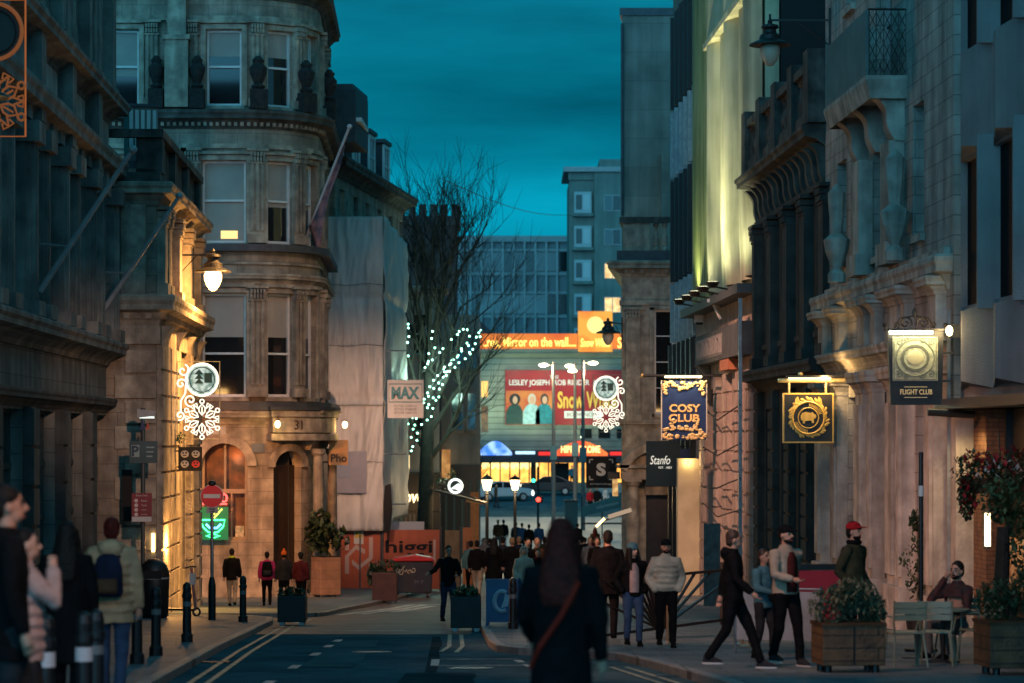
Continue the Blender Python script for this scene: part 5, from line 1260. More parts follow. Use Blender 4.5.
# --- crowd walking to and from the square: label, px, distance, head y, facing, kwargs
CR = [
 ('person in charcoal coat just above the blue board', 503, 92, 537, 174, dict(jacket=CHAR, hem=.6)),
 ('dark-coated person with fair hair between two black coats', 519, 94, 536, 178, dict(hair=('short', HFAIR), jacket=NAVYC)),
 ('person in olive parka beside the maroon scarf walker', 545, 92, 534, 170, dict(jacket=OLIVE, hood='back')),
 ('person in black beanie beyond the auburn-haired woman', 582, 95, 533, 178, dict(hat=('beanie', BK))),
 ('person in grey hoodie near the lamp post by the awning', 484, 104, 536, 180, dict(jacket=GREYC, hood='up')),
 ('person in long navy coat passing the lamp post by the awning', 490, 110, 534, 176, dict(jacket=NAVYC, hem=.5)),
 ('stout person in black beside the glowing strip sign', 585, 108, 531, 182, dict(wide=1.12)),
 ('person in dark red anorak beside the glowing strip sign', 592, 112, 530, 176, dict(jacket=MAROON)),
 ('person in black jacket and khaki trousers walking past orange hoarding end', 477, 88, 537, 170, dict(trousers=KHAKI)),
 ('person in dark teal coat walking beside khaki-trousered walker', 471, 90, 541, 178, dict(jacket=TEALC)),
 ('dark-haired woman in long black coat walking away past the blue board', 494, 86, 538, 176, dict(hair=('long', HDARK), hem=.5)),
 ('fair-haired person in black coat between the blue board and the black planter', 512, 84, 532, 178, dict(hair=('short', HFAIR), hem=.6)),
 ('person in cream hooded top walking up behind the blue board', 524, 62, 547, 6, dict(jacket=CREAMC, hood='up', trousers=DENIM, hem=.8)),
 ('dark-haired walker with pale face just behind cream hood', 528, 76, 538, 8, dict(skin=SKIN2)),
 ('walker in brown coat with fair hair close to the auburn-haired woman', 537, 78, 537, 10, dict(jacket=BROWNC, hair=('short', HFAIR))),
 ('short walker in maroon scarf half hidden by the auburn-haired woman', 538, 64, 549, 4, dict(scarf=MAROON)),
 ('couple half in rust jacket and grey trousers heading onto the square', 498, 141, 515, 178, dict(jacket=BROWNC, trousers=GREYC, hair=('short', HFAIR))),
 ('couple half in black jacket and pale trousers heading onto the square', 503.5, 141.5, 515, 182, dict(trousers=WHITEC)),
 ('walker in navy coat, one of the far group below the traffic lights', 516, 138, 519, 176, dict(jacket=NAVYC)),
 ('walker in blue anorak, one of the far group below the traffic lights', 522, 136, 518, 184, dict(jacket=BLUEC)),
 ('tall walker in black, one of the far group below the traffic lights', 529, 134, 515, 180, dict()),
 ('walker in blue jacket and grey trousers beneath the red signal', 539, 136, 515, 180, dict(jacket=BLUEC, trousers=GREYC)),
 ('dark walker whose head shows above the auburn-haired woman', 554, 133, 513, 178, dict(hair=('short', HBROWN))),
 ('maroon-coated walker whose head shows above the auburn-haired woman', 560, 132, 515, 182, dict(jacket=MAROON)),
 ('person in black jacket and tan trousers crossing beside tall lamp columns', 577.5, 136, 519, 160, dict(trousers=KHAKI)),
 ('auburn-haired person beyond the glowing strip sign', 595, 128, 518, 170, dict(hair=('long', HRED), jacket=BROWNC)),
 ('walker in grey coat near the portal carrying a white bag', 590, 88, 531, 12, dict(jacket=GREYC, hair=('short', HFAIR))),
 ('walker in black with round white badge on jacket near the portal', 597, 84, 531, 4, dict(hair=('short', HBROWN))),
 ('fair-haired walker close to the stone portal', 607, 86, 529, 8, dict(hair=('long', HFAIR), jacket=CHAR)),
 ('person standing beside the silver car by the theatre', 496, 181, 480, 90, dict(jacket=BROWNC, trousers=CHAR)),
 ('person in pale blue shirt outside the theatre foyer', 572, 212, 471, 0, dict(jacket=TEALC, pav=False)),
 ('person in red top by the teal hoarding on the square', 590, 176, 484, 20, dict(jacket=REDC)),
 ('person in black by the teal hoarding on the square', 597, 176, 483, -20, dict()),
 ('walker in white top by the teal hoarding on the square', 606, 178, 485, 40, dict(jacket=WHITEC)),
]
for lb, px, d, yh, fc, kw in CR:
    kw = dict(kw); kw.pop('pav', None)
    t_ = person(lb, px, d, None if d > 100 else yh, fc, pav=(d < 125 and px > 480), h=(1.66 + .13 * ((px * 7) % 10) / 10) if d > 100 else None, stride=.15, detail=0, group='people walking to and from the square', lead=1 if int(px) % 2 else -1, **kw)
    if 'badge' in lb: MB().tube([(.13 * math.cos(a * .524), -.185, 1.22 + .13 * math.sin(a * .524)) for a in range(12)], .022, 6, closed=True).build('badge', WHITEC, t_)
    if 'white bag' in lb: MB().loft([(.3, -.05, .55, .16, .06), (.3, -.05, .9, .13, .04)], 12).build('bag', WHITEC, t_)
# ================================================================ street furniture, signs, plants
NEONW = emis('festive_white', (1.0, .92, .72), 1.5)
FROST = emis('festive_disc', (.75, .92, .82), .75, (.10, .28, .24), 9)
def spiral(cx, cz, r0, r1, a0, turns, n=26, y=0):
    return [(cx + (r0 + (r1 - r0) * i / n) * math.cos(a0 + turns * 6.283 * i / n), y, cz + (r0 + (r1 - r0) * i / n) * math.sin(a0 + turns * 6.283 * i / n)) for i in range(n + 1)]
def festive(label, px, py, d, hpx, lit=True, flip=1, frame=None):
    p = W(px, py, d); s = hpx * d / FPX / 2.0          # local design is 2.0 high, origin at its top centre
    t = thing('festive_decoration', label, 'street decoration', tuple(p), 0, 'festive street decorations' if lit else None)
    m_ = NEONW if lit else emis('copper_rope', (1.0, .30, .09), .16)
    r = .025 * s
    S = lambda pts: [(x * s * flip, y * s, z * s) for x, y, z in pts]
    MB().tube(S([(.42 * math.cos(a * .2094) , 0, -.44 + .42 * math.sin(a * .2094)) for a in range(30)]), r * 1.3, 7, True).build('ring', m_, t)
    MB().tube(S([(.33 * math.cos(a * .2094), .02, -.44 + .33 * math.sin(a * .2094)) for a in range(30)]), r * .6, 6, True).build('ring', mat('ring_dark', (.02, .03, .03), None, .5), t)
    dm = MB(); n = 30; vs = [(0, .04 * s, -.44 * s)] + [(.40 * math.cos(a * .2094) * s, .04 * s, (-.44 + .40 * math.sin(a * .2094)) * s) for a in range(n)]
    dm.add(vs + [(x, y + .02 * s, z) for x, y, z in vs], [(0, 1 + a, 1 + (a + 1) % n) for a in range(n)] + [(n + 1, n + 2 + (a + 1) % n, n + 2 + a) for a in range(n)] + [(1 + a, n + 2 + a, n + 2 + (a + 1) % n, 1 + (a + 1) % n) for a in range(n)])
    dm.build('disc', FROST if lit else mat('unlit_disc', (.06, .07, .065), None, .5), t)
    if lit:                              # silver-green fir and rosette print
        q = MB()
        for i in range(3): q.prism([(-.20 * s, (-.30 - .12 * i) * s), (.04 * s, (-.30 - .12 * i) * s), (-.08 * s, (-.16 - .12 * i) * s)], .015 * s, .03 * s)
        q.box(.06 * s, .26 * s, .015 * s, .03 * s, -.52 * s, -.26 * s)
        q.build('print', mat('print_green', (.03, .10, .09), None, .5), t)
    sn = MB()
    for k in range(6):
        a = k * math.pi / 3 + math.pi / 2; ca, sa = math.cos(a), math.sin(a); c = (0, -1.48)
        def Q(u, v): return (c[0] + u * ca - v * sa, 0, c[1] + u * sa + v * ca)
        sn.tube(S([Q(.11, 0), Q(.2, .075), Q(.3, .085), Q(.40, 0), Q(.3, -.085), Q(.2, -.075)]), r * .8, 6, True)
        sn.tube(S([(Q(.47, 0)[0] + .055 * math.cos(b * .785), 0, Q(.47, 0)[2] + .055 * math.sin(b * .785)) for b in range(8)]), r * .8, 6, True)
        sn.tube(S([Q(.15, 0), Q(.33, 0)]), r * .7, 6)
        sn.tube(S([Q(.22, .19), Q(.38, .22), Q(.42, .14), Q(.33, .12)]), r * .7, 6); sn.tube(S([Q(.22, -.19), Q(.38, -.22), Q(.42, -.14), Q(.33, -.12)]), r * .7, 6)
    sn.build('snowflake', m_, t)
    sc_ = MB()
    sc_.tube(S(spiral(-.50, -.2, .02, .17, 0, 1.2)), r, 6); sc_.tube(S(spiral(-.55, -.55, .02, .14, 1.5, -1.2)), r, 6); sc_.tube(S(spiral(-.30, -.98, .02, .17, 3, 1.3)), r, 6); sc_.tube(S(spiral(-.58, -1.38, .02, .13, 0, -1.3)), r, 6)
    sc_.tube(S([(-.36, 0, -.15), (-.42, 0, -.5), (-.44, 0, -.8), (-.56, 0, -1.0), (-.56, 0, -1.3)]), r, 6)
    sc_.build('scrollwork', m_, t)
    fm = frame or mat('deco_frame', (.30, .28, .22), None, .4, metal=.4)
    MB().tube(S([(-.66, .05, .04), (.46, .05, .04), (.46, .05, -2.0), (-.66, .05, -2.0)]), .016 * s, 6, True).build('frame', fm, t)
    MB().tube(S([(-.66, .05, -.1), (-1.0, .05, -.1)]), .016 * s, 6).tube(S([(-.66, .05, -1.8), (-1.0, .05, -1.8)]), .016 * s, 6).build('bracket', fm, t)
    return t
festive('glowing snowflake and scroll light fixed to the lamp-lit pavilion', 202, 363, 66.0, 76)
festive('glowing snowflake and scroll light on the corner of the portal building', 606, 376, 104.8, 56, True, -1)
t = festive('dim copper-coloured snowflake light cut by the photo edge on the bank', -6, 2, 40.8, 134, False, 1, emis('copper_frame', (1.0, .27, .07), .30))

# ---- hanging street lamp on the pavilion, matching lantern opposite
def street_lantern(label, wall, lamp, on, m_):
    wall, lamp = Vector(wall), Vector(lamp); t = thing('street_lamp', label, 'street lamp', tuple(wall)); v = lamp - wall
    MB().bar((0, 0, -.75), (0, 0, .28), .06).bar((0, 0, 0), (v.x, v.y, 0), .045).tube([(0, 0, -.6), (v.x * .3, v.y * .3, -.28), (v.x * .55, v.y * .55, -.02)], .016, 6).tube([(v.x, v.y, .14), (v.x, v.y, -.2)], .03, 6).build('bracket', IRON, t)
    c = (v.x, v.y, v.z)
    MB().lathe([(.02, .62), (.06, .55), (.05, .5), (.19, .46), (.21, .40), (.14, .36), (.16, .28), (.24, .22), (.26, .12), (.47, .03), (.49, -.01), (.40, .0)], 20, c).build('hood', IRON, t, smooth=False)
    MB().lathe([(.20, .0), (.235, -.08), (.23, -.2), (.17, -.36), (.08, -.48), (.01, -.5)], 16, c).build('lamp_glass', m_, t, smooth=True)
    return t
lp = W(213, 272, 68.0); wl = W(176, 262, 68.0); wl.x = X2(68.0) - .02; wl.z = lp.z + .45
street_lantern('black bracket street lamp glowing amber on the lamp-lit pavilion', wl, lp, True, emis('amber_globe', (1.0, .60, .20), 14))
rp = W(770, 45, 59.8); wr_ = W(829, 20, 59.8); wr_.x = XR(59.8) - .02; wr_.z = rp.z + .58
street_lantern('large unlit black bracket lantern high above the balustraded roof', wr_, rp, False, mat('frosted_glass', (.55, .52, .42), (.45, .42, .33), .4, 3))
rp = W(608, 333, 104.0); wr_ = rp.copy(); wr_.x = 4.55; wr_.y = 105.9; wr_.z = rp.z + .45
street_lantern('small black bracket lantern at the corner below the portal building cornice', wr_, rp, False, MATS['frosted_glass'])

# ---- projecting and hanging signs
def sign_bar(t, x0, x1, z, m_=BLACK, r=.035): return MB().tube([(x0, .0, z), (x1, .0, z)], r, 8).build('bar', m_, t)
# cosy club
p = W(684, 381, 81.0); sx = 44 * 81 / FPX; sz = 59 * 81 / FPX
t = thing('hanging_sign', 'navy hanging club sign with gilt scrollwork and gold capitals', 'hanging sign', tuple(p))
bd = MB().box(-sx / 2, sx / 2, -.06, .06, -sz, 0).build('board', NAVY, t)
MB().box(-sx / 2 - .03, -sx / 2 - .001, -.07, .07, -sz, .02).box(sx / 2 + .001, sx / 2 + .03, -.07, .07, -sz, .02).build('edge', mat('pale_edge', (.5, .48, .4), None, .4), t)
GL = mat('sign_gilt', (.85, .60, .24), (.65, .42, .13), .4, 22, .2)
letters('COSY', t, GL, .02, -.085, -.86, w=.98, h=.25, bold=.03); letters('CLUB', t, GL, .0, -.085, -1.17, w=.98, h=.25, bold=.03)
def carving(pts, seed, m_, par, nm, y=-.09, r=.07):
    rr = random.Random(seed); mb = MB()
    for x0, z0, w, h, n in pts:
        for i in range(n):
            a = rr.uniform(-.5, .5); b_ = rr.uniform(-.5, .5); q = r * rr.uniform(.5, 1.1)
            mb.ell((x0 + w * a, y - .02 * rr.random(), z0 + h * b_), q, .03, q * rr.uniform(.5, .9), 8, 5)
    return mb.build(nm, m_, par, smooth=True)
GLP = mat('gilt_carving', (.80, .66, .36), (.5, .32, .1), .45, 18, .3)
carving([(0, -.1, 1.36, .16, 46), (-.58, -.27, .14, .34, 12), (.58, -.27, .14, .34, 12), (0, -.22, .3, .14, 8)], 2, GLP, t, 'top_scrollwork')
carving([(0, -1.76, 1.38, .14, 44), (0, -1.5, .8, .12, 22), (-.36, -1.38, .14, .34, 14), (.36, -1.38, .14, .34, 14), (-.55, -1.6, .2, .2, 10), (.55, -1.6, .2, .2, 10)], 5, GLP, t, 'animal_scrollwork')
sign_bar(t, -1.3, 1.25, .17, BLACK, .04); MB().tube([(-.62, -.12, .13), (.55, -.12, .13)], .03, 8).build('strip_light', emis('strip_warm', (1.0, .72, .34), 9), t)
MB().tube([(-1.3, 0, .17), (-1.36, 0, .17)], .07, 8).build('finial', GOLD, t)
for x in (-.45, .4): MB().tube([(x, 0, .17), (x, 0, 0)], .025, 6).build('hanger', BLACK, t)
# stanfords
p = W(663, 441, 90.0)
t = thing('projecting_sign', 'dark square shop sign with white handwritten lettering beside stone portal', 'hanging sign', tuple(p)); k = 90 / FPX
MB().box(-17 * k, 17 * k, -.06, .06, -45 * k, 0).build('board', mat('sign_blackgreen', (.012, .02, .02), None, .45), t)
WL = emis('sign_white', (1.0, .93, .78), .9)
letters('Stanfo', t, WL, -3 * k, -.08, -19 * k, w=20 * k, h=8.5 * k, shear=.25, bold=-.004); letters('EST.  1853', t, WL, 2 * k, -.08, -26.5 * k, w=13 * k, h=2 * k)
MB().box(16.9 * k, 27 * k, -.05, .05, -27 * k, -8 * k).build('side_panel', NAVY, t); MB().tube([(17 * k, 0, -5 * k), (30 * k, 0, -5 * k)], .03, 6).build('bracket', BLACK, t)
MB().box(16 * k, 21 * k, -.12, -.02, -105 * k, -27 * k).build('post', mat('post_blue', (.05, .07, .10), None, .5), t)
# S sign
p = W(601, 457, 108.0); k = 108 / FPX
t = thing('projecting_sign', 'black square sign with pale S inside corner brackets by the portal', 'hanging sign', tuple(p))
MB().box(-15 * k, 15 * k, -.06, .06, -31 * k, 0).build('board', BLACKM, t); WM = mat('sign_offwhite', (.62, .60, .55), None, .5)
letters('S', t, WM, 0, -.08, -12.5 * k, w=9.5 * k, h=13 * k, bold=.05); letters('screenology', t, WM, 0, -.08, -27 * k, w=22 * k, h=2.4 * k, bold=.01)
mb = MB()
for sx_ in (-1, 1):
    for z0, dz in ((-2, -1), (-23, 1)): mb.box(sx_ * 12 * k, sx_ * 11 * k, -.08, -.06, z0 * k, (z0 + dz * 4) * k); mb.box(sx_ * 12 * k, sx_ * 8 * k, -.08, -.06, z0 * k, (z0 + dz) * k)
mb.build('corner_bracket', WM, t); MB().tube([(14 * k, 0, -6 * k), (19 * k, 0, -6 * k)], .04, 6).build('bracket', BLACK, t)
# animal sign
p = W(808, 393, 57.2); k = 57.2 / FPX
t = thing('hanging_sign', 'square black sign with gold wreath round a grazing animal under brass bar', 'hanging sign', tuple(p))
MB().box(-24 * k, 24 * k, -.05, .05, -49 * k, -1 * k).build('board', mat('sign_brownblack', (.035, .028, .02), (.025, .02, .015), .4, 3), t)
GS = mat('sign_gold', (.80, .50, .12), (.6, .34, .07), .4, 14)
MB().box(-25.5 * k, 25.5 * k, -.06, .06, -1.5 * k, 0).box(-25.5 * k, 25.5 * k, -.06, .06, -50 * k, -48.5 * k).box(-25.5 * k, -24 * k, -.06, .06, -48.5 * k, -1.5 * k).box(24 * k, 25.5 * k, -.06, .06, -48.5 * k, -1.5 * k).build('frame', GS, t)
c0 = (0, -25 * k)
ci = lambda r: [(r * k * math.cos(a * .196), -.065, c0[1] + r * k * math.sin(a * .196)) for a in range(32)]
MB().tube(ci(16), .028, 6, True).build('ring', GS, t); MB().tube(ci(10.2), .014, 6, True).build('ring', GS, t)
mb = MB()                               # wreath leaves and sprigs
rr = random.Random(4)
for i in range(44):
    a = i * .1428 + rr.uniform(-.05, .05); r_ = 17.5 + rr.uniform(-1.2, 2.4); M = Matrix.Rotation(-a + .8, 3, 'Y')
    mb.ell((r_ * k * math.cos(a), -.07, c0[1] + r_ * k * math.sin(a)), .032, .012, .06, 7, 5, M)
for s in (-1, 1): mb.prism([(s * 8 * k, -9 * k), (s * 14 * k, -12 * k), (s * 13 * k, -6 * k), (s * 10.5 * k, -3.5 * k)], -.075, -.055)
mb.build('wreath', GS, t, smooth=False)
mb = MB()                               # small raised strokes round the ring (worn lettering)
for i in range(22):
    a = .35 + i * .114 if i < 11 else 3.5 + (i - 11) * .114; M = Matrix.Translation((13.1 * k * math.cos(a), -.062, c0[1] + 13.1 * k * math.sin(a))) @ Matrix.Rotation(-a, 4, 'Y'); mb.mbox(M, .075, .015, .02)
mb.build('lettering', GS, t)
mb = MB(); mb.prism([(x * k, c0[1] + z * k) for x, z in ((-7.5, -2), (-7.8, 2), (-6, 5), (-2, 6), (2, 5), (4.5, 6), (5.2, 4.5), (7.8, 3), (7.5, 0), (5.5, -1), (5.5, -5), (3.5, -5), (3.2, -2.5), (-3, -2.8), (-3.5, -5.5), (-5.5, -5.5), (-5.5, -2.5))], -.075, -.055); mb.build('animal_emblem', GS, t)
BRASS = mat('brass_bar', (.72, .58, .30), (.5, .38, .17), .35, 12, metal=.5)
MB().tube([(-30 * k, 0, 12.5 * k), (40 * k, 0, 12.5 * k)], .052, 10).build('bar', BRASS, t); MB().box(-22 * k, 38 * k, -.06, .06, 15 * k, 17.5 * k).build('lamp_cover', BLACK, t)
MB().ell((-8 * k, 0, 19 * k), .06, .03, .05, 8, 5).build('finial', BRASS, t)
for x in (-19, 18): MB().tube([(x * k, 0, 12 * k), (x * k, 0, 0)], .026, 8).build('hanger', BRASS, t)
MB().box(-20 * k, 22 * k, -.14, -.08, 14 * k, 15 * k).build('strip_light', MATS['strip_warm'], t)
# flight club
p = W(914.5, 331, 45.5); k = 45.5 / FPX
t = thing('hanging_sign', 'black hanging pub sign with lit etched glass panel and iron crest', 'hanging sign', tuple(p))
mb = MB(); mb.prism([(-27.5 * k, 0), (28.5 * k, 0), (27 * k, -74 * k), (-24 * k, -74 * k)], -.07, .07); mb.build('board', BLACK, t)
ETCH = mat('etched_panel', (.38, .38, .26), (.22, .23, .16), .5, 14, .2)
pn = MB().box(-22.5 * k, 22.5 * k, -.085, -.071, -50 * k, -6 * k).build('etched_glass', ETCH, t)
EL = mat('etch_line', (.40, .37, .22), None, .5); ED = mat('etch_dark', (.13, .14, .10), None, .5)
mb = MB(); z0 = -27 * k
for r_ in (19, 13.5, 12): mb.tube([(r_ * k * math.cos(a * .196), -.09, z0 + r_ * k * .96 * math.sin(a * .196)) for a in range(32)], .012, 5, True)
for sx_ in (-1, 1):
    for sz_ in (-1, 1): mb.tube([(x, y - .09, z) for x, y, z in spiral(sx_ * 16 * k, z0 + sz_ * 16 * k, .01, .07, 0, 1.4)], .010, 5); mb.tube([(x, y - .09, z) for x, y, z in spiral(sx_ * 8 * k, z0 + sz_ * 18 * k, .01, .05, 2, 1.4)], .010, 5)
mb.tube([(-21 * k, -.088, -7.5 * k), (21 * k, -.088, -7.5 * k), (21 * k, -.088, -48.5 * k), (-21 * k, -.088, -48.5 * k)], .012, 5, True)
mb.build('etching', ED, pn); MB().ell((0, -.09, z0), 8.5 * k, .012, 7.5 * k, 12, 7).build('emblem', EL, pn)
GLt = mat('flight_gold', (.75, .62, .34), None, .4)
letters('FLIGHT CLUB', t, GLt, 1 * k, -.09, -61 * k, w=32 * k, h=5.2 * k, bold=.012)
MB().box(-11 * k, 12 * k, -.085, -.07, -56.3 * k, -55.7 * k).box(-11 * k, 12 * k, -.085, -.07, -66.8 * k, -66.2 * k).build('rule', GLt, t)
MB().box(-28 * k, 29 * k, -.16, .06, 0, 2.0 * k).build('lamp_cover', BLACK, t); MB().tube([(-26 * k, -.12, -1.2 * k), (17 * k, -.12, -1.2 * k)], .038, 8).build('strip_light', emis('strip_cool', (1.0, .92, .62), 16), t)
mb = MB()
for s in (-1, 1): mb.tube([(x, 0, z) for x, y, z in spiral(s * 9 * k, 8 * k, .02, .12, 1.57 if s > 0 else 1.57, s * 1.3)], .016, 6); mb.tube([(s * 20 * k, 0, 3 * k), (s * 14 * k, 0, 13 * k), (0, 0, 15 * k)], .016, 6); mb.tube([(x, 0, z) for x, y, z in spiral(s * 18 * k, 6 * k, .01, .06, 0, s * 1.2)], .014, 6)
mb.ell((0, 0, 18 * k), .04, .02, .09, 8, 6); mb.ell((-30 * k, 0, 6 * k), .04, .04, .04, 8, 6); mb.ell((31 * k, 0, 6 * k), .04, .04, .04, 8, 6); mb.tube([(-30 * k, 0, 0), (-30 * k, 0, 6 * k)], .015, 6); mb.tube([(31 * k, 0, 0), (31 * k, 0, 6 * k)], .015, 6); mb.build('iron_crest', IRON, t)
for z in (-22, -50): MB().bar((28 * k, 0, z * k), (38 * k, 0, z * k), .04).build('bracket', IRON, t)
# pho sign, MAX board, lightbox, round sign
p = W(339, 440, 86.4); k = 86.4 / FPX
t = thing('projecting_sign', 'plain amber-coloured square sign for the noodle shop above the hoarding', 'hanging sign', tuple(p))
MB().box(-10 * k, 9 * k, -.05, .05, -25 * k, 0).build('board', mat('pho_board', (.62, .36, .16), (.55, .30, .12), .6, 2), t); letters('Pho', t, mat('pho_letter', (.06, .03, .02), None, .5), 0, -.07, -18 * k, w=16 * k, h=8 * k, bold=.02); MB().tube([(-11 * k, 0, -22 * k), (-20 * k, 0, -22 * k)], .03, 6).build('bracket', BLACK, t)  # amber is set in the board's base colour
p = W(405.5, 380, 96.0); k = 96 / FPX
t = thing('contractor_board', 'white square board with teal capitals fixed to the sheeted scaffold', 'sign board', tuple(p))
MB().box(-18 * k, 18 * k, -.03, .03, -38 * k, 0).build('board', mat('board_white', (.62, .60, .57), (.55, .53, .5), .5, 3), t); TL = mat('board_teal', (.03, .22, .25), None, .5)
letters('MAX', t, TL, 0, -.045, -13 * k, w=28 * k, h=12.5 * k, bold=.05); MB().tube([(-16.5 * k, -.04, -4 * k), (16.5 * k, -.04, -4 * k), (16.5 * k, -.04, -22 * k), (-16.5 * k, -.04, -22 * k)], .018, 4, True).build('border', TL, t)
for i, s_ in enumerate(('01752 330912', '07792 998878', '07538 184133')): letters(s_, t, mat('board_grey', (.16, .15, .15), None, .6), 0, -.04, (-26 - 3.4 * i) * k, w=22 * k, h=2.3 * k)
p = W(404.5, 455, 113); k = 113 / FPX
t = thing('lightbox_sign', 'small glowing cream lightbox with red marks on black pub corner', 'sign', tuple(p))
MB().box(-6.5 * k, 5 * k, -.12, .12, -14 * k, 0).build('case', emis('lightbox', (1.0, .72, .32), 1.5), t); mb = MB()
for i in range(2): mb.box((-4 + i * 4.5) * k, (-1.5 + i * 4.5) * k, -.14, -.121, -10.5 * k, -7.5 * k)
mb.build('mark', mat('mark_red', (.5, .06, .02), None, .5), t); MB().box(-7 * k, 5.5 * k, -.14, .14, .01, 2.5 * k).build('cap', BLACK, t); MB().tube([(-6.2 * k, 0, -14 * k), (-6.2 * k, 0, -38 * k)], .05, 6).build('strip_light', MATS['lightbox'], t)
p = W(455.5, 486, 116); k = 116 / FPX
t = thing('round_sign', 'round glowing white ring sign with bird shape on dark bracket', 'sign', tuple(p))
MB().tube([(6.6 * k * math.cos(a * .26), 0, 6.6 * k * math.sin(a * .26)) for a in range(24)], .05, 8, True).build('ring', emis('ring_white', (.9, 1.0, .92), 2.2), t)
MB().loft([(0, 0, 0, .01, .01)] * 2, 4); MB().prism([(6 * k * math.cos(a * .26), 6 * k * math.sin(a * .26)) for a in range(24)], .02, .06).build('disc', mat('disc_green', (.012, .03, .028), None, .4), t)
MB().prism([(-5.5 * k, -3 * k), (0, -3 * k), (4.5 * k, -5 * k), (5.5 * k, -.5 * k), (3 * k, 2.6 * k), (0, .8 * k), (-3 * k, -1.6 * k)], -.03, .01).build('bird_emblem', MATS['ring_white'], t)
MB().bar((-18 * k, .1, 2 * k), (20 * k, .1, -13 * k), .12).build('bracket', IRON, t)
t = thing('awning', 'sloping awning with orange underside in front of the terrace shop', 'awning', tuple(W(462, 496, 116)))
MB().prism([(-1.2, .3), (1.1, -.28), (1.1, -.36), (-1.2, .2)], -1.2, 1.0).build('canopy', mat('awning_cloth', (.03, .03, .032), None, .8), t); MB().prism([(.2, -.14), (1.02, -.33), (1.02, -.37), (.2, -.24)], -1.25, -1.0).build('valance', mat('awning_orange', (.50, .24, .08), None, .7), t)  # orange is set in the valance's base colour
t = thing('pub_festoon', 'bunch of dark greenery and pale flowers hung over the pub corner', 'decoration', tuple(W(446, 484, 117)))

def leaf_cloud(mb, pts, n, size, rr, flat=.3):
    for i in range(n):
        c, r_ = pts[rr.randrange(len(pts))]
        while True:
            v = Vector((rr.uniform(-1, 1), rr.uniform(-1, 1), rr.uniform(-1, 1)))
            if v.length < 1: break
        p_ = Vector(c) + Vector((v.x * r_[0], v.y * r_[1], v.z * r_[2])); s = size * rr.uniform(.6, 1.4)
        M = Matrix.Rotation(rr.uniform(0, 6.3), 3, 'Z') @ Matrix.Rotation(rr.uniform(-1.2, 1.2), 3, 'X')
        q = [M @ Vector(w) * s for w in ((-.35, 0, 0), (0, -.7, .08), (.35, 0, 0), (0, .8, .1))]
        mb.add([p_ + w for w in q], [(0, 1, 2, 3)])
LEAF = mat('leaf_dark', (.045, .075, .028), (.02, .038, .014), .6, 6); LEAFG = mat('leaf_grey', (.14, .15, .085), (.07, .085, .045), .7, 9); LEAFM = mat('leaf_mid', (.06, .11, .04), (.025, .055, .02), .6, 6)
PETR = mat('petal_red', (.42, .02, .025), (.3, .015, .02), .6, 8); PETW = mat('petal_white', (.62, .55, .50), None, .6)
rr = random.Random(21)
mb = MB(); leaf_cloud(mb, [((-.25, 0, .15), (.3, .3, .35)), ((.25, 0, .2), (.25, .25, .5))], 160, .13, rr); mb.build('foliage', LEAF, t)
mb = MB(); leaf_cloud(mb, [((-.1, -.2, .0), (.25, .1, .3))], 26, .12, rr); mb.build('flower', PETW, t)

# ---- left-hand posts and signs
b0 = W(143, 600, 60.5); b0.z = gz(60.5) + PAV; k = b0.y / FPX
t = thing('sign_post', 'tall grey post with blue parking plates and hooded light', 'sign post', tuple(b0)); H = W(143, 408, b0.y).z - b0.z
Z = lambda py: W(0, py, b0.y).z - b0.z
MB().tube([(0, 0, 0), (0, 0, H)], .055, 10).build('pole', mat('post_grey', (.03, .045, .05), None, .5), t)
pl = MB().box(-13 * k, 15 * k, -.1, -.06, Z(463), Z(441)).build('plate', mat('plate_teal', (.03, .075, .085), (.02, .05, .06), .4, 3), t)
MB().box(-11 * k, -3 * k, -.106, -.101, Z(457), Z(445)).build('plate_symbol', mat('plate_pale', (.22, .30, .30), None, .5), pl); letters('P', pl, mat('plate_blue', (.01, .04, .07), None, .5), -7 * k, -.115, Z(451), h=.25, bold=.03)
mb = MB()
for i in range(3): mb.box(4 * k, (12 - i) * k, -.106, -.101, Z(448 + i * 4.5), Z(446.6 + i * 4.5))
mb.build('plate_text', MATS['plate_pale'], pl)
MB().prism([(-5 * k, Z(418)), (12 * k, Z(416)), (13 * k, Z(411)), (-5 * k, Z(409))], -.14, .1).build('light_hood', GREYP, t); MB().box(-3 * k, 11 * k, -.1, .06, Z(417) - .03, Z(416.6)).build('light_strip', emis('hood_lamp', (.85, 1.0, .9), 1.5), t)
MB().prism([(3 * k, Z(430)), (7 * k, Z(428)), (5 * k, Z(422))], -.09, -.06).build('pennant', mat('pennant_red', (.5, .05, .02), None, .5), t); MB().prism([(-3 * k, Z(430)), (3 * k, Z(430)), (0, Z(419))], -.085, -.056).build('pennant', NAVY, t)
rd = MB().box(-10.5 * k, 9.5 * k, -.12, -.09, Z(522), Z(493)).build('red_board', mat('board_red', (.20, .012, .018), (.15, .01, .014), .5, 3), t)
MB().box(-10.3 * k, 9.3 * k, -.125, -.121, Z(521.5), Z(516.5)).build('white_strip', mat('strip_board', (.45, .45, .44), None, .5), rd)
for i in range(4): MB().lathe([(1.9 * k, 0), (1.9 * k, .01)], 12).build('symbol', mat('board_sym', (.55, .45, .42), None, .5), rd, loc=(-6 * k, -.125, Z(500.5 + i * 4.6)), rot=0).rotation_euler = (math.pi / 2, 0, 0)
for i, s_ in enumerate(('Buses', 'Taxis', 'Cycles', 'Loading')): letters(s_, rd, MATS['board_sym'], 1.8 * k, -.128, Z(500.5 + i * 4.6), h=1.8 * k)
letters('Restricted', rd, MATS['board_sym'], -.5 * k, -.128, Z(495.3), h=1.9 * k)
b1 = G(127, 602)
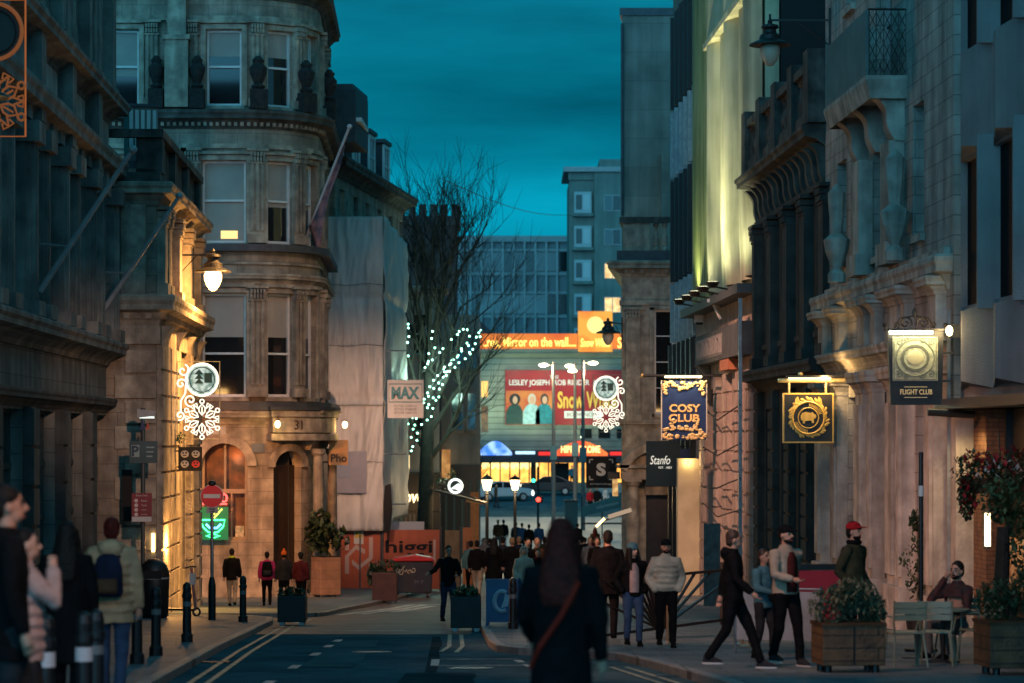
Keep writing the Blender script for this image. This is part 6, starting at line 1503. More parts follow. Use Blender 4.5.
t = thing('notice_board', 'tall narrow black board fixed to the pavilion wall behind the grey post', 'sign', tuple(W(127, 521, 62.3))); MB().box(-.12, .12, -.1, .1, 0, 1.25).build('board', BLACKM, t)
# dotted black sign
p = W(190.5, 447, 66.0); k = 66.0 / FPX
t = thing('projecting_sign', 'black square sign with four round faces, one red, on the pavilion', 'hanging sign', tuple(p))
MB().box(-12 * k, 11.5 * k, -.05, .05, -24 * k, 0).build('board', BLACKM, t)
for i in range(4):
    MB().ell(((-5.5 + 11 * (i % 2)) * k, -.055, (-7 - 10 * (i // 2)) * k), 4.2 * k, .012, 3.7 * k, 14, 6).build('face_disc', mat('disc_red', (.5, .03, .03), None, .5) if i == 3 else mat('disc_grey', (.36, .34, .32), None, .5), t)
    mb = MB(); x, z = (-5.5 + 11 * (i % 2)) * k, (-7 - 10 * (i // 2)) * k
    for q in (-1, 1): mb.box(x + q * 1.5 * k - .02, x + q * 1.5 * k + .02, -.075, -.06, z + .01, z + .05)
    mb.box(x - .04, x + .04, -.075, -.06, z - .05, z - .025); mb.build('printed_mark', BLACKM, t)
for z in (-4, -20): MB().tube([(-12 * k, 0, z * k), (-19 * k, 0, z * k)], .02, 6).build('bracket', BLACK, t)
t = thing('trailing_plant', 'small trailing green plant on the pavilion wall above the black sign', 'plant', tuple(W(181, 440, 66))); mb = MB(); leaf_cloud(mb, [((0, 0, .05), (.12, .1, .16))], 60, .07, rr); mb.build('foliage', LEAFM, t)
# no entry
b0 = G(212, 620); k = b0.y / FPX; Z = lambda py: W(0, py, b0.y).z - b0.z
t = thing('no_entry_sign', 'round red no entry sign on slim pole before the lit shop window', 'road sign', tuple(b0))
MB().tube([(0, 0, 0), (0, 0, Z(484))], .04, 10).build('pole', STEEL, t); MB().tube([(0, 0, 0), (0, 0, Z(585))], .085, 12).tube([(0, 0, Z(585)), (0, 0, Z(577))], [.085, .05], 12).build('base', BLACK, t)
def disc(r_, y0, y1, c, n=28): return [(r_ * math.cos(a * 6.2832 / n) + c[0], r_ * math.sin(a * 6.2832 / n) + c[1]) for a in range(n)]
MB().prism(disc(11 * k, 0, 0, (.4 * k, Z(496))), -.10, -.08).build('disc', mat('sign_red', (.45, .012, .012), None, .35, emit=(.45, .01, .01), estr=.12), t)
MB().prism(disc(11.6 * k, 0, 0, (.4 * k, Z(496))), -.079, -.06).build('rim', mat('rim_white', (.6, .55, .5), None, .4), t)
MB().box(-8 * k, 8.8 * k, -.106, -.101, Z(498), Z(494)).build('bar', MATS['rim_white'], t); MB().ell((.4 * k, -.05, Z(483.5)), .09, .09, .07).build('top_light', BLACK, t)
MB().box(-5 * k, 6.5 * k, -.10, -.08, Z(513), Z(507)).build('plate', GREYP, t); letters('Except', t, BLACKM, .7 * k, -.11, Z(508.8), h=1.9 * k); letters('cycles', t, BLACKM, .7 * k, -.11, Z(511.4), h=1.9 * k)
# neon sign in the shop window
p = W(213, 540, 83.6); k = 83.6 / FPX
t = thing('neon_sign', 'green neon noodle bowl and red neon letters hung inside shop window', 'neon sign', tuple(p)); NG = emis('neon_green', (.05, 1.0, .25), 5); NR = emis('neon_red', (1.0, .06, .05), 5); NB = emis('neon_blue', (.15, .5, 1.0), 3); NYL = emis('neon_yellow', (1.0, .85, .12), 3)
MB().box(-14 * k, 15 * k, .05, .08, 0, 33 * k).build('backing', mat('neon_backing', (.01, .06, .025), None, .3, emit=(0, .25, .08), estr=.35), t)
MB().tube([(x * k, 0, z * k) for x, z in ((-12, 20), (12, 20), (10, 13), (5, 8), (0, 7), (-5, 8), (-10, 13))], .028, 7, True).tube([(x * k, 0, z * k) for x, z in ((-7, 4), (0, 2), (7, 4), (0, 6))], .026, 7, True).build('bowl_tube', NG, t)
MB().tube([(x * k, -.02, z * k) for x, z in ((-7, 16), (-3, 12), (4, 12), (8, 16))], .04, 7).build('broth_tube', NB, t); MB().tube([(1 * k, 0, 22 * k), (9 * k, 0, 31 * k)], .028, 6).tube([(-2 * k, 0, 22 * k), (5 * k, 0, 32 * k)], .028, 6).build('chopstick_tube', NYL, t)
MB().tube([(x * k, 0, z * k) for x, z in ((-12, 45), (-12, 37), (-6, 40), (-5, 37), (-1, 42), (3, 38), (8, 38))], .03, 6).tube([(11 * k + 3 * k * math.cos(a * .785), 0, 42 * k + 4 * k * math.sin(a * .785)) for a in range(8)], .034, 6, True).tube([(-12 * k, 0, 36 * k), (14 * k, 0, 36 * k)], .03, 6).build('letter_tube', NR, t)

# ---- bollards
def bollard(label, px, py, white=False, first=[]):
    p = G(px, py)
    if not first:
        t = thing('bollard', label, 'bollard', tuple(p), 0, 'black bollards along the kerb')
        MB().lathe([(.10, 0), (.10, .12), (.075, .15), (.07, .72), (.085, .74), (.085, .8), (.07, .82), (.075, .9), (.06, .97), (.02, 1.0)], 14).build('post', BLACK, t, smooth=False)
        MB().lathe([(.073, .60), (.0735, .68)], 14).build('band', mat('worn_band', (.16, .16, .16), None, .5), t); first.append(t); return t
    t = copy_tree(first[0]); t.location = p; t['label'] = label
    if white:
        for c in t.children:
            if c.name.startswith('band'): c.data = c.data.copy(); c.data.materials[0] = mat('white_band', (.6, .58, .6), None, .4); c.scale = (1.04, 1.04, 1.5); c.location.z = -.32
    return t
bollard('black bollard standing just behind the woman in the long dark clothes', 137, 664)
bollard('black bollard on the kerb in front of the black litter bin', 156, 656); bollard('black bollard beside the parked scooter', 187, 642)
bollard('black bollard nearest the person with the lime collar', 243, 622)
bollard('white-banded bollard next to the rose puffer coat', 46, 740, True); bollard('white-banded bollard between the black-clad figure and the sand parka', 84, 730, True); bollard('plain bollard touching the sand parka', 96, 722); bollard('lone black bollard in front of the blue board', 513, 629)
# litter bin, scooter
p = G(154, 618); t = thing('litter_bin', 'black arch-topped litter bin by the pavilion corner', 'litter bin', tuple(p))
MB().loft([(0, 0, 0, .28, .22), (0, 0, .06, .33, .26), (0, 0, 1.0, .36, .28), (0, 0, 1.22, .30, .24), (0, 0, 1.36, .12, .1)], 18).build('body', BLACK, t, smooth=True); MB().box(-.2, .2, -.31, -.24, .92, 1.1).build('opening', BLACKM, t); MB().loft([(0, 0, .9, .37, .29), (0, 0, .94, .37, .29)], 18).build('rim', GREYP, t)
p = G(181, 616); t = thing('e_scooter', 'pale electric scooter parked upright by a bollard', 'scooter', tuple(p), R(68)); SCM = mat('scooter_pink', (.40, .16, .14), (.3, .1, .1), .4, 5)
MB().box(-.08, .08, -.35, .45, .13, .18).build('deck', BLACK, t); MB().tube([(0, -.40, .15), (0, -.34, .6), (0, -.28, 1.15)], .035, 8).build('stem', SCM, t); MB().tube([(-.24, -.26, 1.16), (0, -.28, 1.18), (.24, -.26, 1.16)], .02, 8).build('handlebar', BLACK, t); MB().box(-.06, .06, -.36, -.26, .75, 1.02).build('battery', WHITEP, t)
for y in (-.42, .5): MB().tube([(.0, y + .09 * math.cos(a * .524), .11 + .09 * math.sin(a * .524)) for a in range(12)], .026, 8, True).build('wheel', BLACK, t)

# ---- planters
def planter(label, px, py, w, h, m_, pav=True, d=None, leaf=LEAF, foliage=None, name='planter', rz=0, legs=True):
    p = G(px, py, pav); t = thing(name, label, 'planter', tuple(p), rz); z = .08 if legs else 0
    MB().box(-w / 2, w / 2, -w / 2, w / 2, z, h).build('tub', m_, t, bevel=.015); MB().box(-w / 2 + .04, w / 2 - .04, -w / 2 + .04, w / 2 - .04, h + .002, h + .02).build('soil', mat('soil', (.02, .014, .01), None, .95), t)
    if legs:
        for sx_ in (-1, 1):
            for sy in (-1, 1): MB().box(sx_ * w * .36 - .05, sx_ * w * .36 + .05, sy * w * .36 - .05, sy * w * .36 + .05, 0, z).build('foot', STEEL, t)
    if foliage:
        mb = MB(); leaf_cloud(mb, foliage[0], foliage[1], foliage[2], rr); mb.build('foliage', leaf, t)
    return t
PB = mat('planter_black', (.012, .012, .013), (.008, .008, .008), .55, 4)
planter('square black planter box with low plants by the kerb gap', 292.5, 625, .62, .66, PB, False, foliage=([((0, 0, .72), (.36, .3, .12))], 130, .11))
planter('square black planter box at the roadside next to the blue board', 466, 631, .62, .72, PB, False, foliage=([((0, 0, .78), (.32, .3, .14))], 150, .11), leaf=LEAFM)
planter('tall pale timber planter with spiky dark shrub by the hoarding', 326, 597, .74, 1.32, mat('planter_pale', (.34, .20, .13), (.25, .14, .09), .6, 4, joint=(3, .3, .01, .6)), True, foliage=([((0, 0, 1.9), (.85, .6, .5)), ((-.2, 0, 2.3), (.5, .4, .6))], 420, .22), rz=.5)
planter('brown metal planter with small bush in front of the bin', 385, 603, .78, .98, mat('planter_brown', (.12, .045, .03), (.08, .03, .02), .5, 3), False, foliage=([((0, 0, 1.15), (.5, .4, .25)), ((-.4, 0, .9), (.2, .3, .4))], 260, .13))
# wheeled bin
p = G(415, 604, False); p.y -= 1.2; p = Vector((W(413, 0, 88).x, 88, gz(88))); t = thing('wheeled_bin', 'large dark wheeled bin with red lid covered in white graffiti', 'bin', tuple(p), .05)
MB().prism([(-.62, .18), (.62, .18), (.70, 1.25), (-.70, 1.25)], -.45, .4).build('body', mat('bin_navy', (.018, .02, .035), (.012, .013, .02), .45, 4), t, bevel=.03); MB().prism([(-.76, 1.26), (.76, 1.26), (.66, 1.38), (.1, 1.48), (-.66, 1.38)], -.52, .46).build('lid', REDP, t, bevel=.03)
for x in (-.5, .5):
    for y in (-.36, .3): MB().tube([(x - .03, y, .09), (x + .03, y, .09)], .09, 12).build('wheel', BLACK, t)
mb = MB(); rg_ = random.Random(8)
for i in range(5): mb.tube([(x, y - .475, z) for x, y, z in spiral(-.52 + .13 * i, .98 - .1 * (i % 2), .02, .12, rg_.uniform(0, 6), rg_.choice((-1, 1)) * .8, 12)], .012, 4)
mb.build('graffiti', mat('graffiti', (.55, .52, .42), None, .5), t); letters('M P', t, mat('bin_print', (.10, .11, .16), None, .5), .2, -.47, .55, h=.14)
# ---- site hoarding
HO = mat('hoarding_orange', (.64, .135, .05), (.50, .10, .04), .55, .9, .1, streak=.25)
hd = thing('site_hoarding', 'orange-red builders hoarding with white monogram and black lettering', 'hoarding', (W(340, 0, 97).x, 97, gz(97)))
k = 97 / FPX
pn = MB().box(0, 41 * k, 0, .05, .08, 2.32).build('panel', HO, hd); MB().box(41.6 * k, 100 * k, 0, .05, .08, 2.32).build('panel', HO, hd)
HW = mat('hoarding_white', (.60, .42, .36), None, .55); mb = MB()
for x in (7, 31): mb.box((x - 2) * k, (x + 2) * k, -.02, -.003, .65 if x == 7 else .6, 1.05 if x == 31 else 1.35); mb.box((x - 2) * k, (x + 2) * k, -.02, -.003, 1.55 if x == 7 else 1.25, 2.05)
q = lambda a, c, w: mb.prism([(a[0] * k, a[1]), (c[0] * k, c[1]), (c[0] * k, c[1] + w), (a[0] * k, a[1] + w)], -.022, -.004)
q((6, 1.18), (16, 1.58), .18); q((16, 1.58), (25, 1.4), .18); q((12, 1.02), (19, .8), .18); q((19, .8), (32, 1.2), .18)
mb.build('monogram', HW, hd)
letters('higgi', hd, BLACKM, 69 * k, -.02, 1.62, w=47 * k, h=.62, bold=.02); letters('s', hd, BLACKM, 88 * k, -.02, .9, h=.38, bold=.03)
MB().box(93.4 * k, 95.6 * k, -.02, -.003, 1.1, 1.95).build('white_stripe', HW, hd); MB().box(14 * k, 23.5 * k, -.03, -.004, 1.78, 2.28).build('safety_notice', mat('notice_white', (.6, .6, .55), None, .5), hd); MB().box(15 * k, 22.5 * k, -.036, -.031, 2.02, 2.25).build('warning_panel', mat('notice_yellow', (.65, .45, .05), None, .5), hd)
for x in (0, 41.3, 100.5): MB().box(x * k - .04, x * k + .04, -.05, .09, 0, 2.42).build('post', mat('fence_post', (.05, .035, .03), None, .5), hd)
MB().box(105 * k, 120 * k, .02, .06, .1, 2.3).build('plywood_panel', mat('ply', (.30, .20, .10), (.22, .14, .07), .7, 3), hd)
MB().box(119.5 * k, 121 * k, -.02, .08, 0, 2.42).build('post', MATS['fence_post'], hd)
o = MB().box(123 * k, 133 * k, -.35, -.3, .25, 2.42).build('end_panel', mat('hoarding_bright', (.62, .20, .05), (.55, .16, .04), .5, 1), hd); MB().box(126.3 * k, 129.6 * k, -.36, -.352, .7, 1.9).build('end_print', mat('dark_print', (.16, .04, .02), None, .5), o)
t = thing('banner_sheet', 'pale blue banner lying along the top of the hoarding', 'banner', (W(408, 0, 98).x, 98.0, gz(98) + 2.3)); MB().box(-.68, .62, 0, .05, 0, .32).build('sheet', mat('pale_blue', (.34, .38, .44), None, .6), t)
t = thing('drooping_cloth', 'narrow black cloth strip hanging at the edge of the sheeting', 'cloth', tuple(W(387, 533, 96))); MB().prism([(-.1, 0), (.12, .05), (.20, .9), (.14, 1.85), (-.08, 1.78), (-.14, .9)], -.05, .02).build('strip', BLACKM, t)
# blue board
p = G(502, 626); t = thing('sandwich_board', 'blue sandwich board with pale round emblem at the kerb', 'sign board', tuple(p), -.06); k = p.y / FPX; BLB = mat('board_blue', (.025, .10, .24), (.018, .075, .18), .45, 3)
MB().box(-16 * k, 16 * k, -.03, .03, .08, 47 * k).build('board', BLB, t); MB().bar((-15 * k, .5, 0), (-15 * k, .03, 46 * k), .04).bar((15 * k, .5, 0), (15 * k, .03, 46 * k), .04).build('back_leg', BLB, t)
MB().tube([(7.5 * k * math.cos(a * .33), -.04, 25 * k + 10 * k * math.sin(a * .33)) for a in range(3, 17)], .05, 6).build('emblem', mat('emblem_pale', (.35, .42, .5), None, .5), t); MB().prism([(-1 * k, 18 * k), (6 * k, 20 * k), (8 * k, 30 * k), (3 * k, 33 * k), (2 * k, 26 * k)], -.05, -.031).build('bird_emblem', MATS['emblem_pale'], t)
for x in (-15, 15): MB().box(x * k - .03, x * k + .03, -.03, .03, 0, .078).build('foot', BLB, t)

# ---- terrace: sunburst railing, barriers, planters, chairs
fa, fb = G(600, 641), G(722, 634); v = fb - fa; L = Vector((v.x, v.y)).length
t = thing('terrace_railing', 'black terrace railing with sunburst bars either side of a gap', 'railing', tuple(fa), math.atan2(v.y, v.x)); dzr = v.z
for i, (x0, x1, flip) in enumerate(((0, L * .46, 0), (L * .48, L, 1))):
    w = x1 - x0; mb = MB(); mb.box(x0, x1, -.02, .02, .98, 1.03); mb.box(x0, x1, -.02, .02, .06, .11)
    for xx in (x0, x1): mb.box(xx - .025, xx + .025, -.025, .025, 0, 1.05)
    ox = x0 if flip else x1; sg_ = 1 if flip else -1
    for a in range(1, 8):
        an = R(6 + a * 10); c_, s_ = math.cos(an), math.sin(an); ln = min(w / c_, .92 / s_); mb.bar((ox, 0, .08), (ox + sg_ * ln * c_, 0, .08 + ln * s_), .05, .03)
    mb.build('panel', BLACK, t)
MB().box(L * .475 - .05, L * .475 + .05, -.05, .05, 0, 1.1).build('post', BLACK, t); MB().box(L + .03, L + .12, -.06, .06, 0, 1.15).build('post', BLACK, t)
for i, (px, py) in enumerate(((668, 644), (750, 647), (742, 645))):
    p = G(px, py); t = thing('rope_post', ['short brass queue post behind the cream puffer jacket', 'brass queue post seen between the striding man and his neighbour', 'brass queue post close behind the striding man'][i], 'queue post', tuple(p), 0, 'brass queue posts'); MB().lathe([(.17, 0), (.17, .02), (.03, .05), (.025, .9), (.04, .93), (.03, .97)], 14).build('post', mat('post_brass', (.35, .25, .15), None, .3, metal=.6), t)
p = G(760, 640); t = thing('menu_board', 'tall dark menu board leaning against the dark rusticated wall', 'menu board', tuple(W(712, 606, 62.0))); MB().box(-.2, .2, -.04, .04, 0, 2.0).build('board', mat('menu_dark', (.03, .03, .03), (.09, .09, .085), .5, 6), t)
def barrier(label, px, py, d):
    p = W(px, py, d); p.z = gz(d) + PAV; t = thing('cafe_barrier', label, 'barrier', tuple(p), -.25)
    MB().box(-.62, .62, -.01, .01, .2, .92).build('banner', mat('barrier_white', (.45, .40, .38), (.33, .28, .26), .7, 3), t); MB().tube([(-.64, 0, 0), (-.64, 0, 1.0)], .022, 8).tube([(.64, 0, 0), (.64, 0, 1.0)], .022, 8).tube([(-.64, 0, .96), (.64, 0, .96)], .018, 6).build('frame', STEEL, t)
barrier('white fabric cafe barrier standing behind the man in the black cap', 778, 640, 38); 
t = thing('cafe_barrier', 'bright red cafe barrier panel next to the red-capped man', 'barrier', (W(820, 0, 40.5).x, 40.5, gz(40.5) + PAV), .1); MB().box(-.36, .36, -.015, .015, .35, 1.22).build('banner', mat('barrier_red', (.48, .02, .04), (.4, .015, .03), .6, 3), t); MB().box(-.40, -.37, -.03, .03, 0, 1.3).box(.37, .40, -.03, .03, 0, 1.3).box(-.40, .40, -.03, .03, 1.225, 1.32).build('frame', BLACK, t)
def wood_planter(label, px, py, w, dpt, h, fol, n, sz, lm):
    p = G(px, py); t = thing('wooden_planter', label, 'planter', tuple(p), .12)
    MB().box(-w / 2, w / 2, -dpt / 2, dpt / 2, .1, h).build('tub', WOOD, t, bevel=.012); MB().box(-w / 2 - .012, w / 2 + .012, -dpt / 2 - .012, dpt / 2 + .012, h - .03, h + .012).build('rim', BROWNC, t)
    MB().box(-.012, .012, -dpt / 2 - .004, -dpt / 2 + .01, .11, h - .04).build('joint', BLACKM, t)
    for sx_ in (-1, 1): MB().lathe([(.05, 0), (.05, .1)], 8, (sx_ * w * .38, -dpt * .3, 0)).lathe([(.05, 0), (.05, .1)], 8, (sx_ * w * .38, dpt * .3, 0)).build('castor', BLACK, t)
    mb = MB(); leaf_cloud(mb, fol, n, sz, rr); mb.build('foliage', lm, t); return t
wood_planter('wooden planter on castors overflowing with grey-green shrubs', 848, 672, .80, .62, .62, [((-.22, 0, .82), (.30, .32, .26)), ((.14, 0, .9), (.30, .30, .28)), ((-.05, -.1, .98), (.22, .2, .2)), ((.34, 0, .78), (.16, .2, .2))], 2600, .05, LEAFG)
wood_planter('wooden planter with dark green bushy plants beside seated man', 1021, 674, 1.0, .7, .66, [((-.28, 0, .92), (.3, .32, .26)), ((.15, 0, .98), (.36, .32, .36)), ((.4, .1, 1.3), (.3, .3, .5))], 2600, .05, LEAF)
planter('low tub with leafy shrub beneath the slim dark pole', 872, 622, .7, .5, mat('tub_grey', (.10, .10, .09), None, .7), True, foliage=([((0, 0, .75), (.55, .4, .3)), ((.5, .2, .85), (.4, .3, .25))], 800, .07), leaf=LEAFM)
CH = mat('chair_green', (.20, .235, .17), (.16, .19, .14), .4, 6)
def chair(label, x, d, rz, first=[]):
    p = Vector((x, d, gz(d) + PAV))
    if first: t = copy_tree(first[0]); t.location = p; t.rotation_euler.z = rz; t['label'] = label; return t
    t = thing('cafe_chair', label, 'chair', tuple(p), rz, 'green metal cafe chairs'); first.append(t)
    MB().box(-.21, .21, -.2, .2, .44, .465).build('seat', CH, t, bevel=.008)
    mb = MB()
    for i in range(3): mb.box(-.2, .2, .205 + .012 * i, .22 + .012 * i, .62 + i * .085, .695 + i * .085)
    mb.build('backrest', CH, t)
    for s in (-1, 1):
        MB().tube([(s * .2, .19, .46), (s * .215, .2, .6), (s * .215, .235, .88)], .014, 8).build('back_frame', CH, t)
        MB().tube([(s * .19, -.17, .45), (s * .23, -.23, 0)], .014, 8).build('leg', CH, t); MB().tube([(s * .19, .18, .45), (s * .23, .26, 0)], .014, 8).build('leg', CH, t)
        MB().tube([(s * .21, .22, .66), (s * .25, .05, .67), (s * .24, -.15, .66), (s * .2, -.17, .46)], .012, 8).build('armrest', CH, t)
    return t
chair('green metal cafe chair with its back turned, next to planter', W(905, 0, 33.6).x, 33.6, math.pi + .15); chair('green metal cafe chair half behind its twin, seen from the back', W(937, 0, 33.9).x, 33.9, math.pi - .25); chair('green metal cafe chair under the man in the tartan shirt', W(957, 0, 35.6).x, 35.6, R(-50)); chair('green metal cafe chair with arms by the dark bushy planter', W(980, 0, 34.6).x, 34.6, -1.2)
def table(label, x, d, r_=.36):
    t = thing('cafe_table', label, 'table', (x, d, gz(d) + PAV), 0, 'round cafe tables'); MB().lathe([(r_, .71), (r_, .735)], 24).build('tabletop', CH, t); MB().tube([(0, 0, .03), (0, 0, .71)], .03, 8).build('stem', BLACK, t); MB().lathe([(.24, 0), (.22, .025), (.03, .05)], 16).build('base', BLACK, t); return t
table('round cafe table in front of the man in the tartan shirt', W(943, 0, 34.9).x, 34.9); table('round cafe table behind the two green chairs', W(918, 0, 36.3).x, 36.3)
for i, (px, d, z) in enumerate(((897, 36.3, .74), (936, 34.9, .74))):
    t = thing('bowl', ['white bowl on the table behind the two green chairs', 'white bowl on the table of the man in tartan'][i], 'bowl', (W(px + 8, 0, d).x, d, gz(d) + PAV + z - .003)); MB().lathe([(.05, 0), (.09, .03), (.11, .06)], 14).build('dish', WHITEP, t)
# parasol pole with climbing plant, hanging flowers
p = G(921, 652); t = thing('parasol_pole', 'slim black pole rising out of the cafe terrace', 'pole', tuple(p)); MB().tube([(0, 0, 0), (0, 0, W(0, 452, p.y).z - p.z)], .035, 10).build('pole', BLACK, t); MB().lathe([(.25, 0), (.25, .05), (.05, .08)], 16).build('base', BLACK, t); MB().lathe([(.036, 2.35), (.04, 2.36), (.04, 2.5), (.036, 2.51)], 10).build('collar', WHITEP, t)
p = G(918, 632); t = thing('slim_tree', 'slender leafy young tree growing in a pot behind the black pole', 'tree', tuple(p)); MB().lathe([(.2, 0), (.26, .4)], 14).build('pot', BLACK, t); MB().tube([(0, 0, .3), (.03, 0, 1.2), (0, 0, 2.0)], .02, 6).build('trunk', BROWNC, t)
mb = MB(); leaf_cloud(mb, [((0, 0, .9), (.25, .25, .3)), ((-.1, 0, 1.35), (.3, .25, .35)), ((.1, 0, 1.75), (.22, .22, .35)), ((-.06, 0, 2.1), (.12, .12, .2))], 520, .075, rr); mb.build('crown', LEAF, t)
p = W(995, 478, 41.5); t = thing('flower_basket', 'long hanging basket of red and white flowers above the bar front', 'flower basket', tuple(p))
mb = MB(); leaf_cloud(mb, [((-.3, 0, .1), (.42, .35, .36)), ((.3, 0, .05), (.5, .35, .42)), ((-.45, 0, -.3), (.16, .2, .4)), ((.1, 0, -.4), (.2, .2, .35)), ((.8, 0, .1), (.4, .3, .5))], 2400, .075, rr); mb.build('foliage', LEAF, t)
mb = MB(); leaf_cloud(mb, [((-.25, -.2, .32), (.35, .25, .2)), ((.35, -.2, .3), (.45, .25, .22)), ((-.45, -.1, -.25), (.16, .2, .35))], 240, .085, rr); mb.build('red_flower', PETR, t)
mb = MB(); leaf_cloud(mb, [((-.1, -.25, .2), (.45, .2, .2)), ((.5, -.2, .1), (.4, .2, .3))], 70, .08, rr); mb.build('white_flower', PETW, t); MB().loft([(.1, 0, -.25, .5, .16), (.1, 0, .0, .7, .22)], 16).build('basket', BROWNC, t); MB().tube([(.1, 0, .0), (.1, .2, .75)], .012, 6).build('chain', BLACK, t)
p = G(1001, 648); t = thing('patio_tree', 'dark leafy terrace tree with thick trunk beside the bar doorway', 'tree', tuple(p)); MB().tube([(0, 0, 0), (0, 0, .8), (.04, 0, 1.9)], [.16, .13, .1], 10).build('trunk', mat('bark', (.03, .022, .016), (.015, .011, .008), .9, 9, .5), t)
mb = MB(); leaf_cloud(mb, [((.35, 0, 1.7), (.35, .35, .5)), ((.1, .1, 2.3), (.45, .4, .4)), ((.5, 0, 1.1), (.25, .25, .4))], 1300, .08, rr); mb.build('crown', LEAFM, t)

# ---- flagpoles, flag
def flagpole(label, base, tip, brace, m_=GREYP):
    base, tip = Vector(base), Vector(tip); t = thing('flagpole', label, 'flagpole', tuple(base)); v = tip - base
    MB().tube([(0, 0, 0), v], [.06, .045], 10).build('pole', m_, t); MB().ell(v + v.normalized() * .06, .09, .09, .08, 10, 7).build('finial', m_, t)
    if brace: MB().tube([v * .32, Vector(brace) - base], .03, 6).build('brace', m_, t)
    return t
flagpole('bare grey flagpole angled out from the bank, nearer the street lens', W(40, 291, 49.0) + Vector((-.0, 0, 0)), W(131, 152, 48.6), W(41, 244, 49.4)); flagpole('bare grey flagpole angled out from the bank, beside the pavilion', W(104, 309, 59.2), W(178, 198, 58.8), W(100, 272, 59.5))
bs, tp = W(294, 268, 86.2), W(349, 128, 84.0); t = flagpole('slanting white flagpole on the rounded corner bay', bs, tp, None, mat('pole_pinkwhite', (.45, .40, .40), None, .5))
mb = MB(); v = tp - bs; vs = []; n = 14
for i in range(n + 1):                  # furled flag hanging along the pole
    u = i / n; c = v * (.88 - .58 * u); w_ = .05 + .09 * u + .03 * math.sin(9 * u)
    for j in range(6):
        q = j / 5; vs.append(c + Vector((w_ * (q - .15) * 1.7, .06 * math.sin(q * 9 + u * 4), -.25 * q * u - .42 * u * q - (.28 * q if u > .85 else 0))))
mb.add(vs, [(i * 6 + j, i * 6 + j + 1, i * 6 + 7 + j, i * 6 + 6 + j) for i in range(n) for j in range(5)])
f = thing('flag', 'furled dark flag with red and white patch drooping from slanting flagpole', 'flag', tuple(bs)); o = mb.build('cloth', mat('flag_cloth', (.03, .05, .085), (.30, .17, .18), .8, 2.6), f, smooth=True); o.modifiers.new('t', 'SOLIDIFY').thickness = .02
t = thing('cable', 'thin overhead cable strung across the sky', 'cable', tuple(W(440, 178, 100))); a, c = W(440, 178, 100), W(572, 215, 175); MB().tube([(c - a) * (i / 8) + Vector((0, 0, -.5 * math.sin(math.pi * i / 8))) for i in range(9)], .016, 5).build('wire', BLACKM, t)

# ---- lamp columns, signals, vehicles on the square
def post_lamp(label, px, py, d):
    p = W(px, py, d); p.z = gz(d) + (PAV if d < 118 else 0); h = W(px, py, d).z - p.z; t = thing('lamp_post', label, 'street lamp', tuple(p), 0, 'lantern-topped lamp posts')
    MB().lathe([(.16, 0), (.16, .4), (.09, .5), (.07, h - .5), (.12, h - .45), (.06, h - .4), (.09, h - .3)], 12).build('column', BLACK, t); MB().lathe([(.14, h - .3), (.26, h + .18), (.26, h + .2)], 8).build('lantern_glass', emis('lantern_lit', (1.0, .74, .40), 5), t); MB().lathe([(.30, h + .2), (.2, h + .32), (.04, h + .42), (.02, h + .5)], 8).build('lantern_cap', BLACK, t); return t
post_lamp('black lamp post with lit lantern beside the awning', 487, 484, 118); post_lamp('black lamp post with lit lantern by the silver car', 515, 484, 128)
def tall_lamp(label, px, d, ytop, heads):
    z0 = gz(d); zt = W(0, ytop, d).z; t = thing('lamp_column', label, 'street lamp', (W(px, 0, d).x, d, z0), 0, 'tall lamp columns'); h = zt - z0
    MB().tube([(0, 0, 0), (0, 0, h * .3), (0, 0, h)], [.15, .13, .09], 10).build('column', mat('column_grey', (.10, .098, .09), (.075, .07, .065), .5, 3), t); MB().box(-.22, .22, -.2, .2, h * .40, h * .40 + .9).build('control_box', mat('box_teal', (.06, .13, .14), None, .5), t)
    for hx, hy in heads:
        v = W(hx, hy, d) - Vector((W(px, 0, d).x, d, z0)); MB().tube([(0, 0, v.z), (v.x, 0, v.z + .05)], .05, 6).build('arm', MATS['column_grey'], t); MB().ell((v.x, 0, v.z), .32, .2, .12, 12, 6).build('lamp_head', emis('lamp_head_lit', (1.0, .90, .60), 7), t)
tall_lamp('tall pale lamp column with one glowing head, on the banner centre', 553.5, 165, 362, [(543.5, 365)]); tall_lamp('slender pale lamp column with two glowing heads', 575, 170, 362, [(569.5, 366), (572.5, 371)]); tall_lamp('thick pale lamp column carrying one high glowing head', 583, 160, 360, [(593, 363)])
p = W(538, 0, 150); t = thing('traffic_light', 'black traffic signal with green above and red repeater on its pole', 'traffic light', (p.x, 150, gz(150))); zt = W(0, 470, 150).z - gz(150)
MB().tube([(0, 0, 0), (0, 0, zt + .2)], .07, 10).build('pole', BLACK, t); MB().box(-.42, -.12, -.15, .12, zt - .9, zt + .45).build('signal_head', BLACK, t); MB().box(-.02, .3, -.13, .1, W(0, 503, 150).z - gz(150), W(0, 496, 150).z - gz(150)).build('signal_head', BLACK, t)
MB().ell((-.27, -.17, zt - .62), .11, .05, .11).build('green_lens', emis('signal_green', (.05, 1.0, .55), 4), t); MB().ell((-.27, -.17, zt + .22), .10, .05, .10).build('lens', BLACKM, t); MB().ell((.02, -.15, W(0, 499.5, 150).z - gz(150)), .14, .05, .14).build('red_lens', emis('signal_red', (1.0, .05, .03), 5), t); MB().ell((-.3, -.17, zt - 1.35), .09, .05, .16).build('white_lens', emis('signal_white', (.9, 1, .95), 2), t)
